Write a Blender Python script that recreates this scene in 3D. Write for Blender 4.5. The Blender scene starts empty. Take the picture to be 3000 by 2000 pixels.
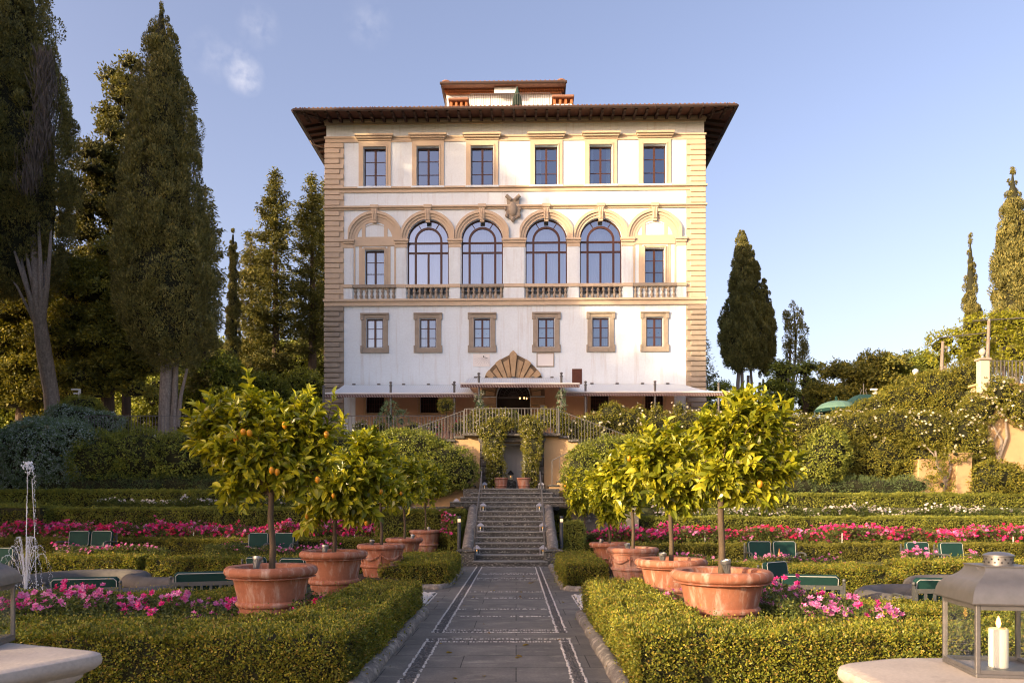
import bpy, math, random
import numpy as np
from mathutils import Vector, Matrix
R = math.radians
SC = bpy.context.scene
COL = SC.collection

# ------------------------------------------------------------------ camera, sky, sun, exposure
cam = bpy.data.cameras.new('camera')
cam_ob = bpy.data.objects.new('camera', cam); COL.objects.link(cam_ob)
cam.lens = 25.2; cam.sensor_width = 36.0; cam.sensor_fit = 'HORIZONTAL'
cam.shift_y = 0.1633; cam.shift_x = -0.004
cam.clip_start = 0.05; cam.clip_end = 3000
cam.dof.use_dof = True; cam.dof.focus_distance = 18.0; cam.dof.aperture_fstop = 5.6
cam_ob.location = (0, 0, 1.65); cam_ob.rotation_euler = (R(90), 0, 0)
SC.camera = cam_ob

SUN_EL, SUN_AZ = 15.5, 55.0          # degrees; azimuth measured from the view direction's back towards the left
sd = Vector((-math.sin(R(SUN_AZ)) * math.cos(R(SUN_EL)), -math.cos(R(SUN_AZ)) * math.cos(R(SUN_EL)), math.sin(R(SUN_EL))))
world = bpy.data.worlds.new('World'); SC.world = world; world.use_nodes = True
wn = world.node_tree; wn.nodes.clear()
w_out = wn.nodes.new('ShaderNodeOutputWorld'); w_bg = wn.nodes.new('ShaderNodeBackground')
sky = wn.nodes.new('ShaderNodeTexSky'); sky.sky_type = 'NISHITA'; sky.sun_disc = False
sky.sun_elevation = R(SUN_EL); sky.sun_rotation = math.atan2(sd.x, sd.y)
sky.altitude = 150; sky.air_density = 1.0; sky.dust_density = 4.5; sky.ozone_density = 0.6
w_bg.inputs['Strength'].default_value = 0.15
w_tint = wn.nodes.new('ShaderNodeMix'); w_tint.data_type = 'RGBA'; w_tint.blend_type = 'MULTIPLY'; w_tint.inputs[0].default_value = 1.0
w_tint.inputs[7].default_value = (.87, .745, .80, 1)             # the faint violet cast of the evening air
wn.links.new(sky.outputs['Color'], w_tint.inputs[6]); 
w_tc = wn.nodes.new('ShaderNodeTexCoord')
def wisp(direction, size, seed, amount, prev):
    d = Vector(direction).normalized(); m = wn.nodes.new('ShaderNodeMapping'); m.inputs['Location'].default_value = (-d.x, -d.y, -d.z); wn.links.new(w_tc.outputs['Generated'], m.inputs[0])
    ln = wn.nodes.new('ShaderNodeVectorMath'); ln.operation = 'LENGTH'; wn.links.new(m.outputs[0], ln.inputs[0])
    n = wn.nodes.new('ShaderNodeTexNoise'); n.inputs['Scale'].default_value = 60 + seed; n.inputs['Detail'].default_value = 7; wn.links.new(w_tc.outputs['Generated'], n.inputs['Vector'])
    a = wn.nodes.new('ShaderNodeMapRange'); a.inputs['From Min'].default_value = size; a.inputs['From Max'].default_value = 0; wn.links.new(ln.outputs['Value'], a.inputs['Value'])
    b = wn.nodes.new('ShaderNodeMapRange'); b.inputs['From Min'].default_value = .38; b.inputs['From Max'].default_value = .72; wn.links.new(n.outputs['Fac'], b.inputs['Value'])
    c = wn.nodes.new('ShaderNodeMath'); c.operation = 'MULTIPLY'; wn.links.new(a.outputs[0], c.inputs[0]); wn.links.new(b.outputs[0], c.inputs[1])
    e = wn.nodes.new('ShaderNodeMath'); e.operation = 'MULTIPLY'; e.inputs[1].default_value = amount; wn.links.new(c.outputs[0], e.inputs[0])
    x = wn.nodes.new('ShaderNodeMix'); x.data_type = 'RGBA'; wn.links.new(e.outputs[0], x.inputs[0]); wn.links.new(prev, x.inputs[6]); x.inputs[7].default_value = (2.0, 2.0, 2.3, 1); return x.outputs[2]
def px_dir(px, py): return ((px - 1512) / 2100, 1, (1490 - py) / 2100)
w_col = w_tint.outputs[2]
for px_, py_, sz_, sd_, am_ in ((716, 222, .024, 3, 1.0), (700, 195, .028, 9, .5), (758, 78, .026, 5, .35), (625, 165, .03, 7, .25), (1080, 68, .03, 11, .25)): w_col = wisp(px_dir(px_, py_), sz_, sd_, am_, w_col)
wn.links.new(w_col, w_bg.inputs['Color']); wn.links.new(w_bg.outputs[0], w_out.inputs[0])
sun = bpy.data.lights.new('sun', 'SUN'); sun.energy = 3.0; sun.angle = R(0.7); sun.color = (1.0, 0.74, 0.43)
sun_ob = bpy.data.objects.new('sun', sun); COL.objects.link(sun_ob)
sun_ob.rotation_euler = sd.to_track_quat('Z', 'Y').to_euler(); sun_ob.location = (-40, -25, 40)
SC.view_settings.view_transform = 'Standard'; SC.view_settings.look = 'None'
SC.view_settings.exposure = 1.53; SC.view_settings.gamma = 1.0; SC.view_settings.use_curve_mapping = False
SC.render.engine = 'CYCLES'
SC.cycles.use_denoising = True; SC.cycles.filter_width = 1.1
SC.cycles.max_bounces = 8; SC.cycles.transparent_max_bounces = 12; SC.cycles.transmission_bounces = 6
SC.cycles.sample_clamp_indirect = 6.0
SC.render.film_transparent = False

# ------------------------------------------------------------------ helpers
F, VX, VY, H = 2100.0, 1512.0, 1490.0, 1.65
def W(px, py, Y):                      # a measured picture point at a known distance -> metres
    return Vector(((px - VX) / F * Y, Y, H + (VY - py) / F * Y))
def WX(px, Y): return (px - VX) / F * Y
def WZ(py, Y): return H + (VY - py) / F * Y

def tag(o, label=None, cat=None, group=None, kind=None):
    if label: o['label'] = label
    if cat: o['category'] = cat
    if group: o['group'] = group
    if kind: o['kind'] = kind
    return o
def thing(name, label, cat, loc=(0, 0, 0), rz=0.0, group=None):
    o = bpy.data.objects.new(name, None); COL.objects.link(o)
    o.empty_display_size = 0.2
    o.location = loc; o.rotation_euler = (0, 0, rz)
    return tag(o, label, cat, group)
KIDS = {}
def link_mesh(name, me, mats, parent=None, loc=None, rz=0.0):
    o = bpy.data.objects.new(name, me); COL.objects.link(o)
    for m in (mats if isinstance(mats, (list, tuple)) else [mats]): me.materials.append(m)
    if parent is not None:
        o.parent = parent; KIDS.setdefault(parent.name, []).append(o)
    if loc is not None: o.location = loc
    if rz: o.rotation_euler = (0, 0, rz)
    return o
def dup(root, loc, rz=0.0, label=None, scale=None, group=None):
    def rec(o, par):
        c = o.copy(); COL.objects.link(c)
        if par is not None: c.parent = par; KIDS.setdefault(par.name, []).append(c)
        for ch in KIDS.get(o.name, []): rec(ch, c)
        return c
    r = rec(root, None); r.location = loc; r.rotation_euler = (0, 0, rz)
    if scale: r.scale = (scale, scale, scale)
    if label: r['label'] = label
    if group: r['group'] = group
    return r

class MB:
    def __init__(s): s.v = []; s.f = []; s.m = []; s.cur = 0
    def add(s, vs, fs):
        o = len(s.v); s.v.extend([tuple(v) for v in vs])
        for f in fs: s.f.append(tuple(i + o for i in f)); s.m.append(s.cur)
        return s
    def box(s, x0, x1, y0, y1, z0, z1):
        vs = [(x0, y0, z0), (x1, y0, z0), (x1, y1, z0), (x0, y1, z0), (x0, y0, z1), (x1, y0, z1), (x1, y1, z1), (x0, y1, z1)]
        return s.add(vs, [(0, 3, 2, 1), (4, 5, 6, 7), (0, 1, 5, 4), (1, 2, 6, 5), (2, 3, 7, 6), (3, 0, 4, 7)])
    def cbox(s, x0, x1, y0, y1, z0, z1, c=0.01):          # box with chamfered edges
        if min(x1 - x0, y1 - y0, z1 - z0) < 2.2 * c: return s.box(x0, x1, y0, y1, z0, z1)
        vs = []; idx = {}
        for i, x in enumerate((x0, x1)):
            for j, y in enumerate((y0, y1)):
                for k, z in enumerate((z0, z1)):
                    sx, sy, sz = (1 - 2 * i) * c, (1 - 2 * j) * c, (1 - 2 * k) * c
                    idx[i, j, k, 'x'] = len(vs); vs.append((x, y + sy, z + sz))
                    idx[i, j, k, 'y'] = len(vs); vs.append((x + sx, y, z + sz))
                    idx[i, j, k, 'z'] = len(vs); vs.append((x + sx, y + sy, z))
        fs = []
        I = lambda i, j, k, a: idx[i, j, k, a]
        fs.append((I(0,0,0,'x'), I(0,0,1,'x'), I(0,1,1,'x'), I(0,1,0,'x'))); fs.append((I(1,0,0,'x'), I(1,1,0,'x'), I(1,1,1,'x'), I(1,0,1,'x')))
        fs.append((I(0,0,0,'y'), I(1,0,0,'y'), I(1,0,1,'y'), I(0,0,1,'y'))); fs.append((I(0,1,0,'y'), I(0,1,1,'y'), I(1,1,1,'y'), I(1,1,0,'y')))
        fs.append((I(0,0,0,'z'), I(0,1,0,'z'), I(1,1,0,'z'), I(1,0,0,'z'))); fs.append((I(0,0,1,'z'), I(1,0,1,'z'), I(1,1,1,'z'), I(0,1,1,'z')))
        for j in (0, 1):
            for k in (0, 1):
                q = (I(0,j,k,'y'), I(1,j,k,'y'), I(1,j,k,'z'), I(0,j,k,'z')); fs.append(q if (j + k) % 2 else q[::-1])
        for i in (0, 1):
            for k in (0, 1):
                q = (I(i,0,k,'x'), I(i,1,k,'x'), I(i,1,k,'z'), I(i,0,k,'z')); fs.append(q if (i + k) % 2 == 0 else q[::-1])
        for i in (0, 1):
            for j in (0, 1):
                q = (I(i,j,0,'x'), I(i,j,1,'x'), I(i,j,1,'y'), I(i,j,0,'y')); fs.append(q if (i + j) % 2 else q[::-1])
        for i in (0, 1):
            for j in (0, 1):
                for k in (0, 1):
                    q = (I(i,j,k,'x'), I(i,j,k,'y'), I(i,j,k,'z')); fs.append(q if (i + j + k) % 2 == 0 else q[::-1])
        return s.add(vs, fs)
    def xform(s, start, M):
        for i in range(start, len(s.v)): s.v[i] = tuple(M @ Vector(s.v[i]))
        return s
    def tube(s, pts, rad, n=8, cap=True):
        pts = [Vector(p) for p in pts]; N = len(pts)
        if not hasattr(rad, '__len__'): rad = [rad] * N
        vs, fs = [], []; prev = None
        for i, p in enumerate(pts):
            d = (pts[min(i + 1, N - 1)] - pts[max(i - 1, 0)])
            if d.length < 1e-9: d = Vector((0, 0, 1))
            d.normalize()
            a = prev if prev is not None else (Vector((1, 0, 0)) if abs(d.x) < 0.9 else Vector((0, 1, 0)))
            a = (a - d * a.dot(d)); a.normalize(); b = d.cross(a); prev = a
            for k in range(n):
                t = 2 * math.pi * k / n
                vs.append(p + (a * math.cos(t) + b * math.sin(t)) * rad[i])
        for i in range(N - 1):
            for k in range(n):
                fs.append((i * n + k, i * n + (k + 1) % n, (i + 1) * n + (k + 1) % n, (i + 1) * n + k))
        if cap: fs.append(tuple(range(n))[::-1]); fs.append(tuple((N - 1) * n + k for k in range(n)))
        return s.add(vs, fs)
    def lathe(s, prof, n=32, c=(0, 0, 0), cap=False):
        vs, fs = [], []; N = len(prof)
        for r, z in prof:
            for k in range(n):
                t = 2 * math.pi * k / n; vs.append((c[0] + r * math.cos(t), c[1] + r * math.sin(t), c[2] + z))
        for i in range(N - 1):
            for k in range(n): fs.append((i * n + k, i * n + (k + 1) % n, (i + 1) * n + (k + 1) % n, (i + 1) * n + k))
        if cap: fs.append(tuple(range(n))[::-1]); fs.append(tuple((N - 1) * n + k for k in range(n)))
        return s.add(vs, fs)
    def prism(s, poly, y0, y1):                           # polygon in (x,z), extruded along y
        n = len(poly); vs = [(x, y0, z) for x, z in poly] + [(x, y1, z) for x, z in poly]
        fs = [tuple(range(n)), tuple(range(2 * n - 1, n - 1, -1))] + [(i, n + i, n + (i + 1) % n, (i + 1) % n) for i in range(n)]
        return s.add(vs, fs)
    def prismx(s, poly, x0, x1):                          # polygon in (y,z), extruded along x
        n = len(poly); vs = [(x0, y, z) for y, z in poly] + [(x1, y, z) for y, z in poly]
        fs = [tuple(range(n))[::-1], tuple(range(n, 2 * n))] + [(i, (i + 1) % n, n + (i + 1) % n, n + i) for i in range(n)]
        return s.add(vs, fs)
    def prismz(s, poly, z0, z1):
        n = len(poly); vs = [(x, y, z0) for x, y in poly] + [(x, y, z1) for x, y in poly]
        fs = [tuple(range(n))[::-1], tuple(range(n, 2 * n))] + [(i, (i + 1) % n, n + (i + 1) % n, n + i) for i in range(n)]
        return s.add(vs, fs)
    def ell(s, c, r, n=10, m=7):
        vs, fs = [], []
        for i in range(m + 1):
            a = math.pi * i / m
            for k in range(n):
                t = 2 * math.pi * k / n
                vs.append((c[0] + r[0] * math.sin(a) * math.cos(t), c[1] + r[1] * math.sin(a) * math.sin(t), c[2] - r[2] * math.cos(a)))
        for i in range(m):
            for k in range(n): fs.append((i * n + k, i * n + (k + 1) % n, (i + 1) * n + (k + 1) % n, (i + 1) * n + k))
        return s.add(vs, fs)
    def build(s, name, mats, parent=None, smooth=False, loc=None, rz=0.0):
        me = bpy.data.meshes.new(name); me.from_pydata(s.v, [], s.f)
        if any(s.m): me.polygons.foreach_set('material_index', s.m)
        if smooth:
            me.polygons.foreach_set('use_smooth', [True] * len(s.f))
            try: me.set_sharp_from_angle(angle=R(38))
            except Exception: pass
        me.update()
        return link_mesh(name, me, mats, parent, loc, rz)

def np_mesh(name, V, Q, mi=None, smooth=False):
    me = bpy.data.meshes.new(name); k = Q.shape[1]
    me.vertices.add(len(V)); me.vertices.foreach_set('co', np.ascontiguousarray(V, dtype=np.float32).ravel())
    me.loops.add(Q.size); me.loops.foreach_set('vertex_index', np.ascontiguousarray(Q, dtype=np.int32).ravel())
    me.polygons.add(len(Q)); me.polygons.foreach_set('loop_start', np.arange(0, Q.size, k, dtype=np.int32))
    if mi is not None: me.polygons.foreach_set('material_index', np.ascontiguousarray(mi, dtype=np.int32))
    me.polygons.foreach_set('use_smooth', np.full(len(Q), bool(smooth)))
    me.update(calc_edges=True); return me

# ---- noise
def _h(ix, iy, iz, seed):
    n = (ix * 374761393 + iy * 668265263 + iz * 1274126177 + seed * 974634777) & 0x7fffffff
    n = ((n ^ (n >> 13)) * 1103515245) & 0x7fffffff
    n = ((n ^ (n >> 15)) * 1274126177) & 0x7fffffff
    return ((n ^ (n >> 16)) & 0xffffff) / float(0xffffff)
def vnoise(p, seed=0):
    p = np.asarray(p, dtype=np.float64); i = np.floor(p).astype(np.int64); f = p - i; u = f * f * (3 - 2 * f)
    x, y, z = i[:, 0], i[:, 1], i[:, 2]; a, b, c = u[:, 0], u[:, 1], u[:, 2]
    L = lambda t, q, w: q + (w - q) * t
    return L(c, L(b, L(a, _h(x, y, z, seed), _h(x + 1, y, z, seed)), L(a, _h(x, y + 1, z, seed), _h(x + 1, y + 1, z, seed))),
             L(b, L(a, _h(x, y, z + 1, seed), _h(x + 1, y, z + 1, seed)), L(a, _h(x, y + 1, z + 1, seed), _h(x + 1, y + 1, z + 1, seed))))
def nrm(a): return a / np.maximum(np.linalg.norm(a, axis=1, keepdims=True), 1e-9)
def ball(rng, n): return nrm(rng.normal(size=(n, 3)))

# ---- leaves
T_DIA = (np.array([(0, 0, 0), (.5, .5, .1), (0, 1, 0), (-.5, .5, .1)]), np.array([(0, 1, 2, 3)]))
_m = [(0, 0), (0, .34), (0, .68), (0, 1)]; _l = [(-.1, .03), (-.47, .34), (-.42, .66), (-.04, .98)]
_zz = lambda y: -.22 * y * y
T_LEAF = (np.array([(x, y, _zz(y)) for x, y in _m] + [(x, y, _zz(y) + abs(x) * .35) for x, y in _l] + [(-x, y, _zz(y) + abs(x) * .35) for x, y in _l]),
          np.array([(0, 1, 5, 4), (1, 2, 6, 5), (2, 3, 7, 6), (1, 0, 8, 9), (2, 1, 9, 10), (3, 2, 10, 11)]))
def _petals(n, r0, cup):
    v, f = [], []
    for ring, (m_, rr, cc) in enumerate(((n, 1.0, cup), (max(3, n - 2), .62, cup + .45))):
        for k in range(m_):
            a = 2 * math.pi * (k + ring * .5) / m_; w = math.pi / m_ * 1.15; o = len(v)
            for (q, s_) in ((0, 0), (.62, -1), (1, 0), (.62, 1)):
                an = a + s_ * w * (1 if q else 0); v.append((rr * q * math.cos(an), rr * q * math.sin(an), cc * q * q + (.06 * (k % 2)) + .02 * ring))
            f.append((o, o + 1, o + 2, o + 3))
    return np.array(v) * .5, np.array(f)
T_ROSE = _petals(6, 1, .25)
T_STAR = (np.array([(0, 0, 0), (.5, .1, .08), (.62, .62, .1), (.1, .5, .08), (-.5, .1, .08), (-.62, .62, .1), (-.1, .5, .08),
                    (.5, -.1, .08), (.62, -.62, .1), (.1, -.5, .08), (-.5, -.1, .08), (-.62, -.62, .1), (-.1, -.5, .08)]) * np.array([.6, .6, 1]),
          np.array([(0, 1, 2, 3), (0, 6, 5, 4), (0, 9, 8, 7), (0, 10, 11, 12)]))
def leaves(T, P, D, N, L, Wd):
    t, q = T; D = nrm(D); X = nrm(np.cross(D, N)); N2 = np.cross(X, D)
    n = len(P); L = np.broadcast_to(L, (n,)); Wd = np.broadcast_to(Wd, (n,))
    V = (P[:, None, :] + t[None, :, 0, None] * (X * Wd[:, None])[:, None, :] + t[None, :, 1, None] * (D * L[:, None])[:, None, :]
         + t[None, :, 2, None] * (N2 * L[:, None])[:, None, :]).reshape(-1, 3)
    Q = (q[None] + (np.arange(n) * len(t))[:, None, None]).reshape(-1, 4)
    return V, Q
class LM:                                # collects quad meshes of several materials
    def __init__(s): s.V = []; s.Q = []; s.M = []; s.n = 0
    def add(s, V, Q, m=0):
        if len(V) == 0: return
        s.V.append(np.asarray(V)); s.Q.append(np.asarray(Q) + s.n); s.M.append(np.full(len(Q), m)); s.n += len(V)
    def build(s, name, mats, parent=None, smooth=False, loc=None, rz=0.0):
        me = np_mesh(name, np.concatenate(s.V), np.concatenate(s.Q), np.concatenate(s.M), smooth)
        return link_mesh(name, me, mats, parent, loc, rz)
def np_ell(c, r, n=14, m=9, amp=0.0, seed=0):
    a = np.pi * np.arange(m + 1) / m; t = 2 * np.pi * np.arange(n) / n; A, Tt = np.meshgrid(a, t, indexing='ij')
    d = np.stack([np.sin(A) * np.cos(Tt), np.sin(A) * np.sin(Tt), -np.cos(A)], -1).reshape(-1, 3)
    s = 1 + amp * (vnoise(d * 2.2 + seed, seed) - .5)[:, None]
    V = np.array(c) + d * np.array(r) * s
    Q = np.array([(i * n + k, i * n + (k + 1) % n, (i + 1) * n + (k + 1) % n, (i + 1) * n + k) for i in range(m) for k in range(n)])
    return V, Q
def np_tube(pts, rad, n=7):
    b = MB(); b.tube(pts, rad, n, cap=False); return np.array(b.v), np.array(b.f)

# ------------------------------------------------------------------ materials
def _nt(name):
    m = bpy.data.materials.new(name); m.use_nodes = True; nt = m.node_tree; nt.nodes.clear()
    o = nt.nodes.new('ShaderNodeOutputMaterial'); return m, nt, o
def _noise(nt, scale, detail=4.0, vec=None, rough=.6):
    n = nt.nodes.new('ShaderNodeTexNoise'); n.inputs['Scale'].default_value = scale; n.inputs['Detail'].default_value = detail
    n.inputs['Roughness'].default_value = rough
    if vec is not None: nt.links.new(vec, n.inputs['Vector'])
    return n
def _ramp(nt, fac, stops):
    r = nt.nodes.new('ShaderNodeValToRGB'); nt.links.new(fac, r.inputs[0]); e = r.color_ramp.elements
    while len(e) < len(stops): e.new(.5)
    for i, (p, c) in enumerate(stops): e[i].position = p; e[i].color = (*c, 1) if len(c) == 3 else c
    return r
def _mix(nt, fac, a, b, mode='MIX'):
    m = nt.nodes.new('ShaderNodeMix'); m.data_type = 'RGBA'; m.blend_type = mode
    if isinstance(fac, float): m.inputs[0].default_value = fac
    else: nt.links.new(fac, m.inputs[0])
    for s, v in ((6, a), (7, b)):
        if isinstance(v, tuple): m.inputs[s].default_value = (*v, 1)
        else: nt.links.new(v, m.inputs[s])
    return m.outputs[2]
def surf(name, c1, c2=None, scale=3.0, rough=.8, metal=0.0, bump=.0, bscale=40.0, stain=None, stain_scale=1.2, stain_lo=.55, stain_hi=.7,
         stretch=(1, 1, 1), stain_stretch=(1, 1, 1), spec=.4, fine=None):
    m, nt, o = _nt(name); L = nt.links
    p = nt.nodes.new('ShaderNodeBsdfPrincipled'); L.new(p.outputs[0], o.inputs[0])
    p.inputs['Roughness'].default_value = rough; p.inputs['Metallic'].default_value = metal
    p.inputs['Specular IOR Level'].default_value = spec
    tc = nt.nodes.new('ShaderNodeTexCoord'); mp = nt.nodes.new('ShaderNodeMapping'); mp.inputs['Scale'].default_value = stretch
    L.new(tc.outputs['Object'], mp.inputs['Vector'])
    n1 = _noise(nt, scale, 5.0, mp.outputs[0])
    col = _ramp(nt, n1.outputs['Fac'], [(.3, c1), (.7, c2 or c1)]).outputs[0]
    if fine:
        n3 = _noise(nt, fine[1], 3.0, tc.outputs['Object']); f3 = _ramp(nt, n3.outputs['Fac'], [(.35, (1 - fine[0],) * 3), (.65, (1 + fine[0],) * 3)])
        col = _mix(nt, 1.0, col, f3.outputs[0], 'MULTIPLY')
    if stain:
        mp2 = nt.nodes.new('ShaderNodeMapping'); mp2.inputs['Scale'].default_value = stain_stretch; L.new(tc.outputs['Object'], mp2.inputs['Vector'])
        n2 = _noise(nt, stain_scale, 6.0, mp2.outputs[0], .65)
        f = _ramp(nt, n2.outputs['Fac'], [(stain_lo, (0, 0, 0)), (stain_hi, (1, 1, 1))]).outputs[0]
        col = _mix(nt, f, col, stain)
    L.new(col, p.inputs['Base Color'])
    if bump:
        nb = _noise(nt, bscale, 5.0, tc.outputs['Object']); b = nt.nodes.new('ShaderNodeBump'); b.inputs['Strength'].default_value = bump
        b.inputs['Distance'].default_value = .02; L.new(nb.outputs['Fac'], b.inputs['Height']); L.new(b.outputs[0], p.inputs['Normal'])
    return m
def leafmat(name, cols, tint=(.8, 1.2), tscale=1.2, trans=.3, rough=.5, tcol=None, spec=.3):
    if name.endswith('leaf'): cols = [(c[0] * 1.62, c[1] * 1.84, c[2] * 1.5) for c in cols]
    m, nt, o = _nt(name); L = nt.links
    g = nt.nodes.new('ShaderNodeNewGeometry'); n = len(cols)
    rp = _ramp(nt, g.outputs['Random Per Island'], [(i / max(1, n - 1), c) for i, c in enumerate(cols)])
    tc = nt.nodes.new('ShaderNodeTexCoord'); nz = _noise(nt, tscale, 3.0, tc.outputs['Object'])
    tr = _ramp(nt, nz.outputs['Fac'], [(.32, (tint[0],) * 3), (.68, (tint[1],) * 3)])
    col = _mix(nt, 1.0, rp.outputs[0], tr.outputs[0], 'MULTIPLY')
    p = nt.nodes.new('ShaderNodeBsdfPrincipled'); L.new(col, p.inputs['Base Color']); p.inputs['Roughness'].default_value = rough
    p.inputs['Specular IOR Level'].default_value = spec
    t = nt.nodes.new('ShaderNodeBsdfTranslucent'); L.new(_mix(nt, 1.0, col, tcol or (1.5, 1.35, .6), 'MULTIPLY'), t.inputs['Color'])
    ms = nt.nodes.new('ShaderNodeMixShader'); ms.inputs[0].default_value = trans
    L.new(p.outputs[0], ms.inputs[1]); L.new(t.outputs[0], ms.inputs[2]); L.new(ms.outputs[0], o.inputs[0])
    return m
def emis(name, col, st):
    m, nt, o = _nt(name); e = nt.nodes.new('ShaderNodeEmission'); e.inputs[0].default_value = (*col, 1); e.inputs[1].default_value = st
    nt.links.new(e.outputs[0], o.inputs[0]); return m
def glassmat(name, tint=(.8, .85, .9), refl=.25, grough=.02, gcol=(1, 1, 1), fres=1.0):
    m, nt, o = _nt(name); L = nt.links
    t = nt.nodes.new('ShaderNodeBsdfTransparent'); t.inputs[0].default_value = (*tint, 1)
    g = nt.nodes.new('ShaderNodeBsdfGlossy'); g.inputs['Roughness'].default_value = grough; g.inputs[0].default_value = (*gcol, 1)
    fr = nt.nodes.new('ShaderNodeLayerWeight'); fr.inputs[0].default_value = .35
    ad = nt.nodes.new('ShaderNodeMath'); ad.operation = 'ADD'; ad.use_clamp = True; fm = nt.nodes.new('ShaderNodeMath'); fm.operation = 'MULTIPLY'; L.new(fr.outputs['Fresnel'], fm.inputs[0]); fm.inputs[1].default_value = fres; L.new(fm.outputs[0], ad.inputs[0]); ad.inputs[1].default_value = refl
    ms = nt.nodes.new('ShaderNodeMixShader'); L.new(ad.outputs[0], ms.inputs[0]); L.new(t.outputs[0], ms.inputs[1]); L.new(g.outputs[0], ms.inputs[2])
    L.new(ms.outputs[0], o.inputs[0]); return m
# ------------------------------------------------------------------ material palette
M_plaster = surf('white_plaster', (.725, .82, .885), (.68, .765, .82), 1.2, .85, bump=.06, bscale=25, stain=(.54, .54, .53), stain_scale=1.1, stain_lo=.52, stain_hi=.80, stain_stretch=(2.6, 2.6, .2), fine=(.03, 9))
M_ochre = surf('ochre_stone', (.60, .49, .365), (.53, .43, .32), 2.0, .8, bump=.08, bscale=30, stain=(.42, .32, .22), stain_scale=1.4, stain_lo=.62, stain_hi=.8)
M_sand = surf('grey_sandstone', (.36, .31, .25), (.29, .25, .20), 3.0, .85, bump=.12, bscale=30, stain=(.22, .18, .13), stain_scale=2, stain_lo=.58, stain_hi=.75)
M_fan = surf('warm_sandstone', (.46, .325, .19), (.38, .265, .15), 3.0, .85, bump=.12, bscale=30, fine=(.1, 14))
M_frame = surf('window_timber', (.055, .022, .017), (.075, .03, .022), 6, .45)
M_pane = glassmat('window_glass', (.40, .55, .66), .22, gcol=(.64, .78, 1.0))
M_pane_a = glassmat('loggia_glass', (.60, .71, .84), .34, gcol=(.72, .82, 1.0))
M_dark = surf('dark_room', (.035, .032, .03), None, 1, .9)
M_curtain = surf('curtain', (.62, .63, .64), (.55, .56, .58), 2, .9, stretch=(14, 14, .3))
M_blind = surf('white_blind', (.72, .78, .76), (.68, .74, .73), 2, .8)
M_wood = surf('eave_timber', (.06, .03, .02), (.042, .022, .016), 3, .75)
M_soffit = surf('eave_brick', (.12, .05, .03), (.09, .036, .022), 4, .85)
M_gutter = surf('copper_gutter', (.085, .055, .045), (.065, .043, .036), 4, .5, .2)
M_tile = surf('roof_tile', (.30, .16, .105), (.22, .115, .08), 5, .85, fine=(.15, 20))
M_brick = surf('orange_brick', (.42, .17, .07), (.33, .13, .055), 6, .85)
M_grate = surf('brown_brick', (.16, .06, .04), (.11, .045, .03), 8, .85)
M_iron = surf('grey_iron', (.16, .155, .15), (.12, .115, .11), 8, .55, .3)
M_rail = surf('railing_steel', (.17, .167, .163), (.13, .127, .124), 8, .5, .3)
M_door = surf('dark_doorway', (.022, .016, .013), None, 1, .7)
M_terra = surf('terracotta', (.335, .135, .078), (.27, .10, .057), 3.5, .82, bump=.1, bscale=45, stain=(.47, .34, .28), stain_scale=6.5, stain_lo=.50, stain_hi=.72, stain_stretch=(1.6, 1.6, .3), fine=(.08, 25))
M_terra2 = surf('pale_terracotta', (.36, .155, .095), (.30, .125, .078), 3.5, .85, bump=.1, bscale=45, stain=(.44, .32, .27), stain_scale=5, stain_lo=.46, stain_hi=.74, stain_stretch=(1.6, 1.6, .3), fine=(.08, 25))
M_soil = surf('potting_soil', (.045, .03, .02), (.03, .02, .014), 20, .95, bump=.4, bscale=60)
M_stone = surf('lichen_stone', (.135, .125, .11), (.07, .066, .06), 3.5, .9, bump=.3, bscale=30, stain=(.42, .40, .36), stain_scale=7, stain_lo=.55, stain_hi=.68, fine=(.25, 40))
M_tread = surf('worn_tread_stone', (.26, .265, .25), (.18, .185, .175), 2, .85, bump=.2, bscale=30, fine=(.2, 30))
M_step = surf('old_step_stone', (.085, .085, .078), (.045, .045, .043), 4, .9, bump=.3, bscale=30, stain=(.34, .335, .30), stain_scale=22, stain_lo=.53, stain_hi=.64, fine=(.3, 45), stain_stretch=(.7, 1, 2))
M_cheek = surf('coping_stone', (.22, .20, .17), (.12, .11, .10), 4, .9, bump=.4, bscale=35, stain=(.40, .36, .30), stain_scale=8, stain_lo=.5, stain_hi=.66, fine=(.2, 40))
M_wallochre = surf('ochre_render', (.54, .375, .20), (.46, .31, .165), 1.4, .9, bump=.15, bscale=20, stain=(.34, .24, .13), stain_scale=1.6, stain_lo=.57, stain_hi=.75)
M_niche = surf('grey_render', (.46, .47, .50), (.40, .41, .44), 2, .9)
M_pier = surf('weathered_limestone', (.47, .42, .37), (.36, .32, .285), 3, .75, bump=.12, bscale=25, stain=(.24, .20, .17), stain_scale=4, stain_lo=.58, stain_hi=.72, fine=(.08, 60))
M_basin = surf('basin_stone', (.14, .132, .122), (.085, .08, .076), 3, .8, bump=.2, bscale=25, stain=(.10, .095, .09), stain_scale=3, stain_lo=.5, stain_hi=.7)
M_pebble_w = surf('white_pebble', (.62, .60, .56), (.48, .46, .43), 30, .8)
M_pebble_d = surf('dark_pebble', (.13, .125, .12), (.07, .07, .07), 30, .7)
M_green = surf('green_canvas', (.003, .040, .034), (.003, .033, .028), 5, .85)
M_piping = surf('white_piping', (.45, .46, .43), None, 1, .8)
M_chair = surf('grey_metal', (.14, .145, .14), (.11, .115, .11), 6, .5, .4)
M_lantern = surf('brushed_zinc', (.22, .215, .22), (.18, .178, .182), 8, .42, .7, bump=.03, bscale=150)
M_lantern_d = surf('black_metal', (.03, .03, .032), None, 1, .5, .5)
M_lglass = glassmat('lantern_glass', (.88, .92, .92), .03, fres=.3)
M_wax = surf('candle_wax', (.80, .78, .70), None, 1, .5)
M_flame = emis('candle_flame', (1.0, .42, .08), 6.0)
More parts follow.
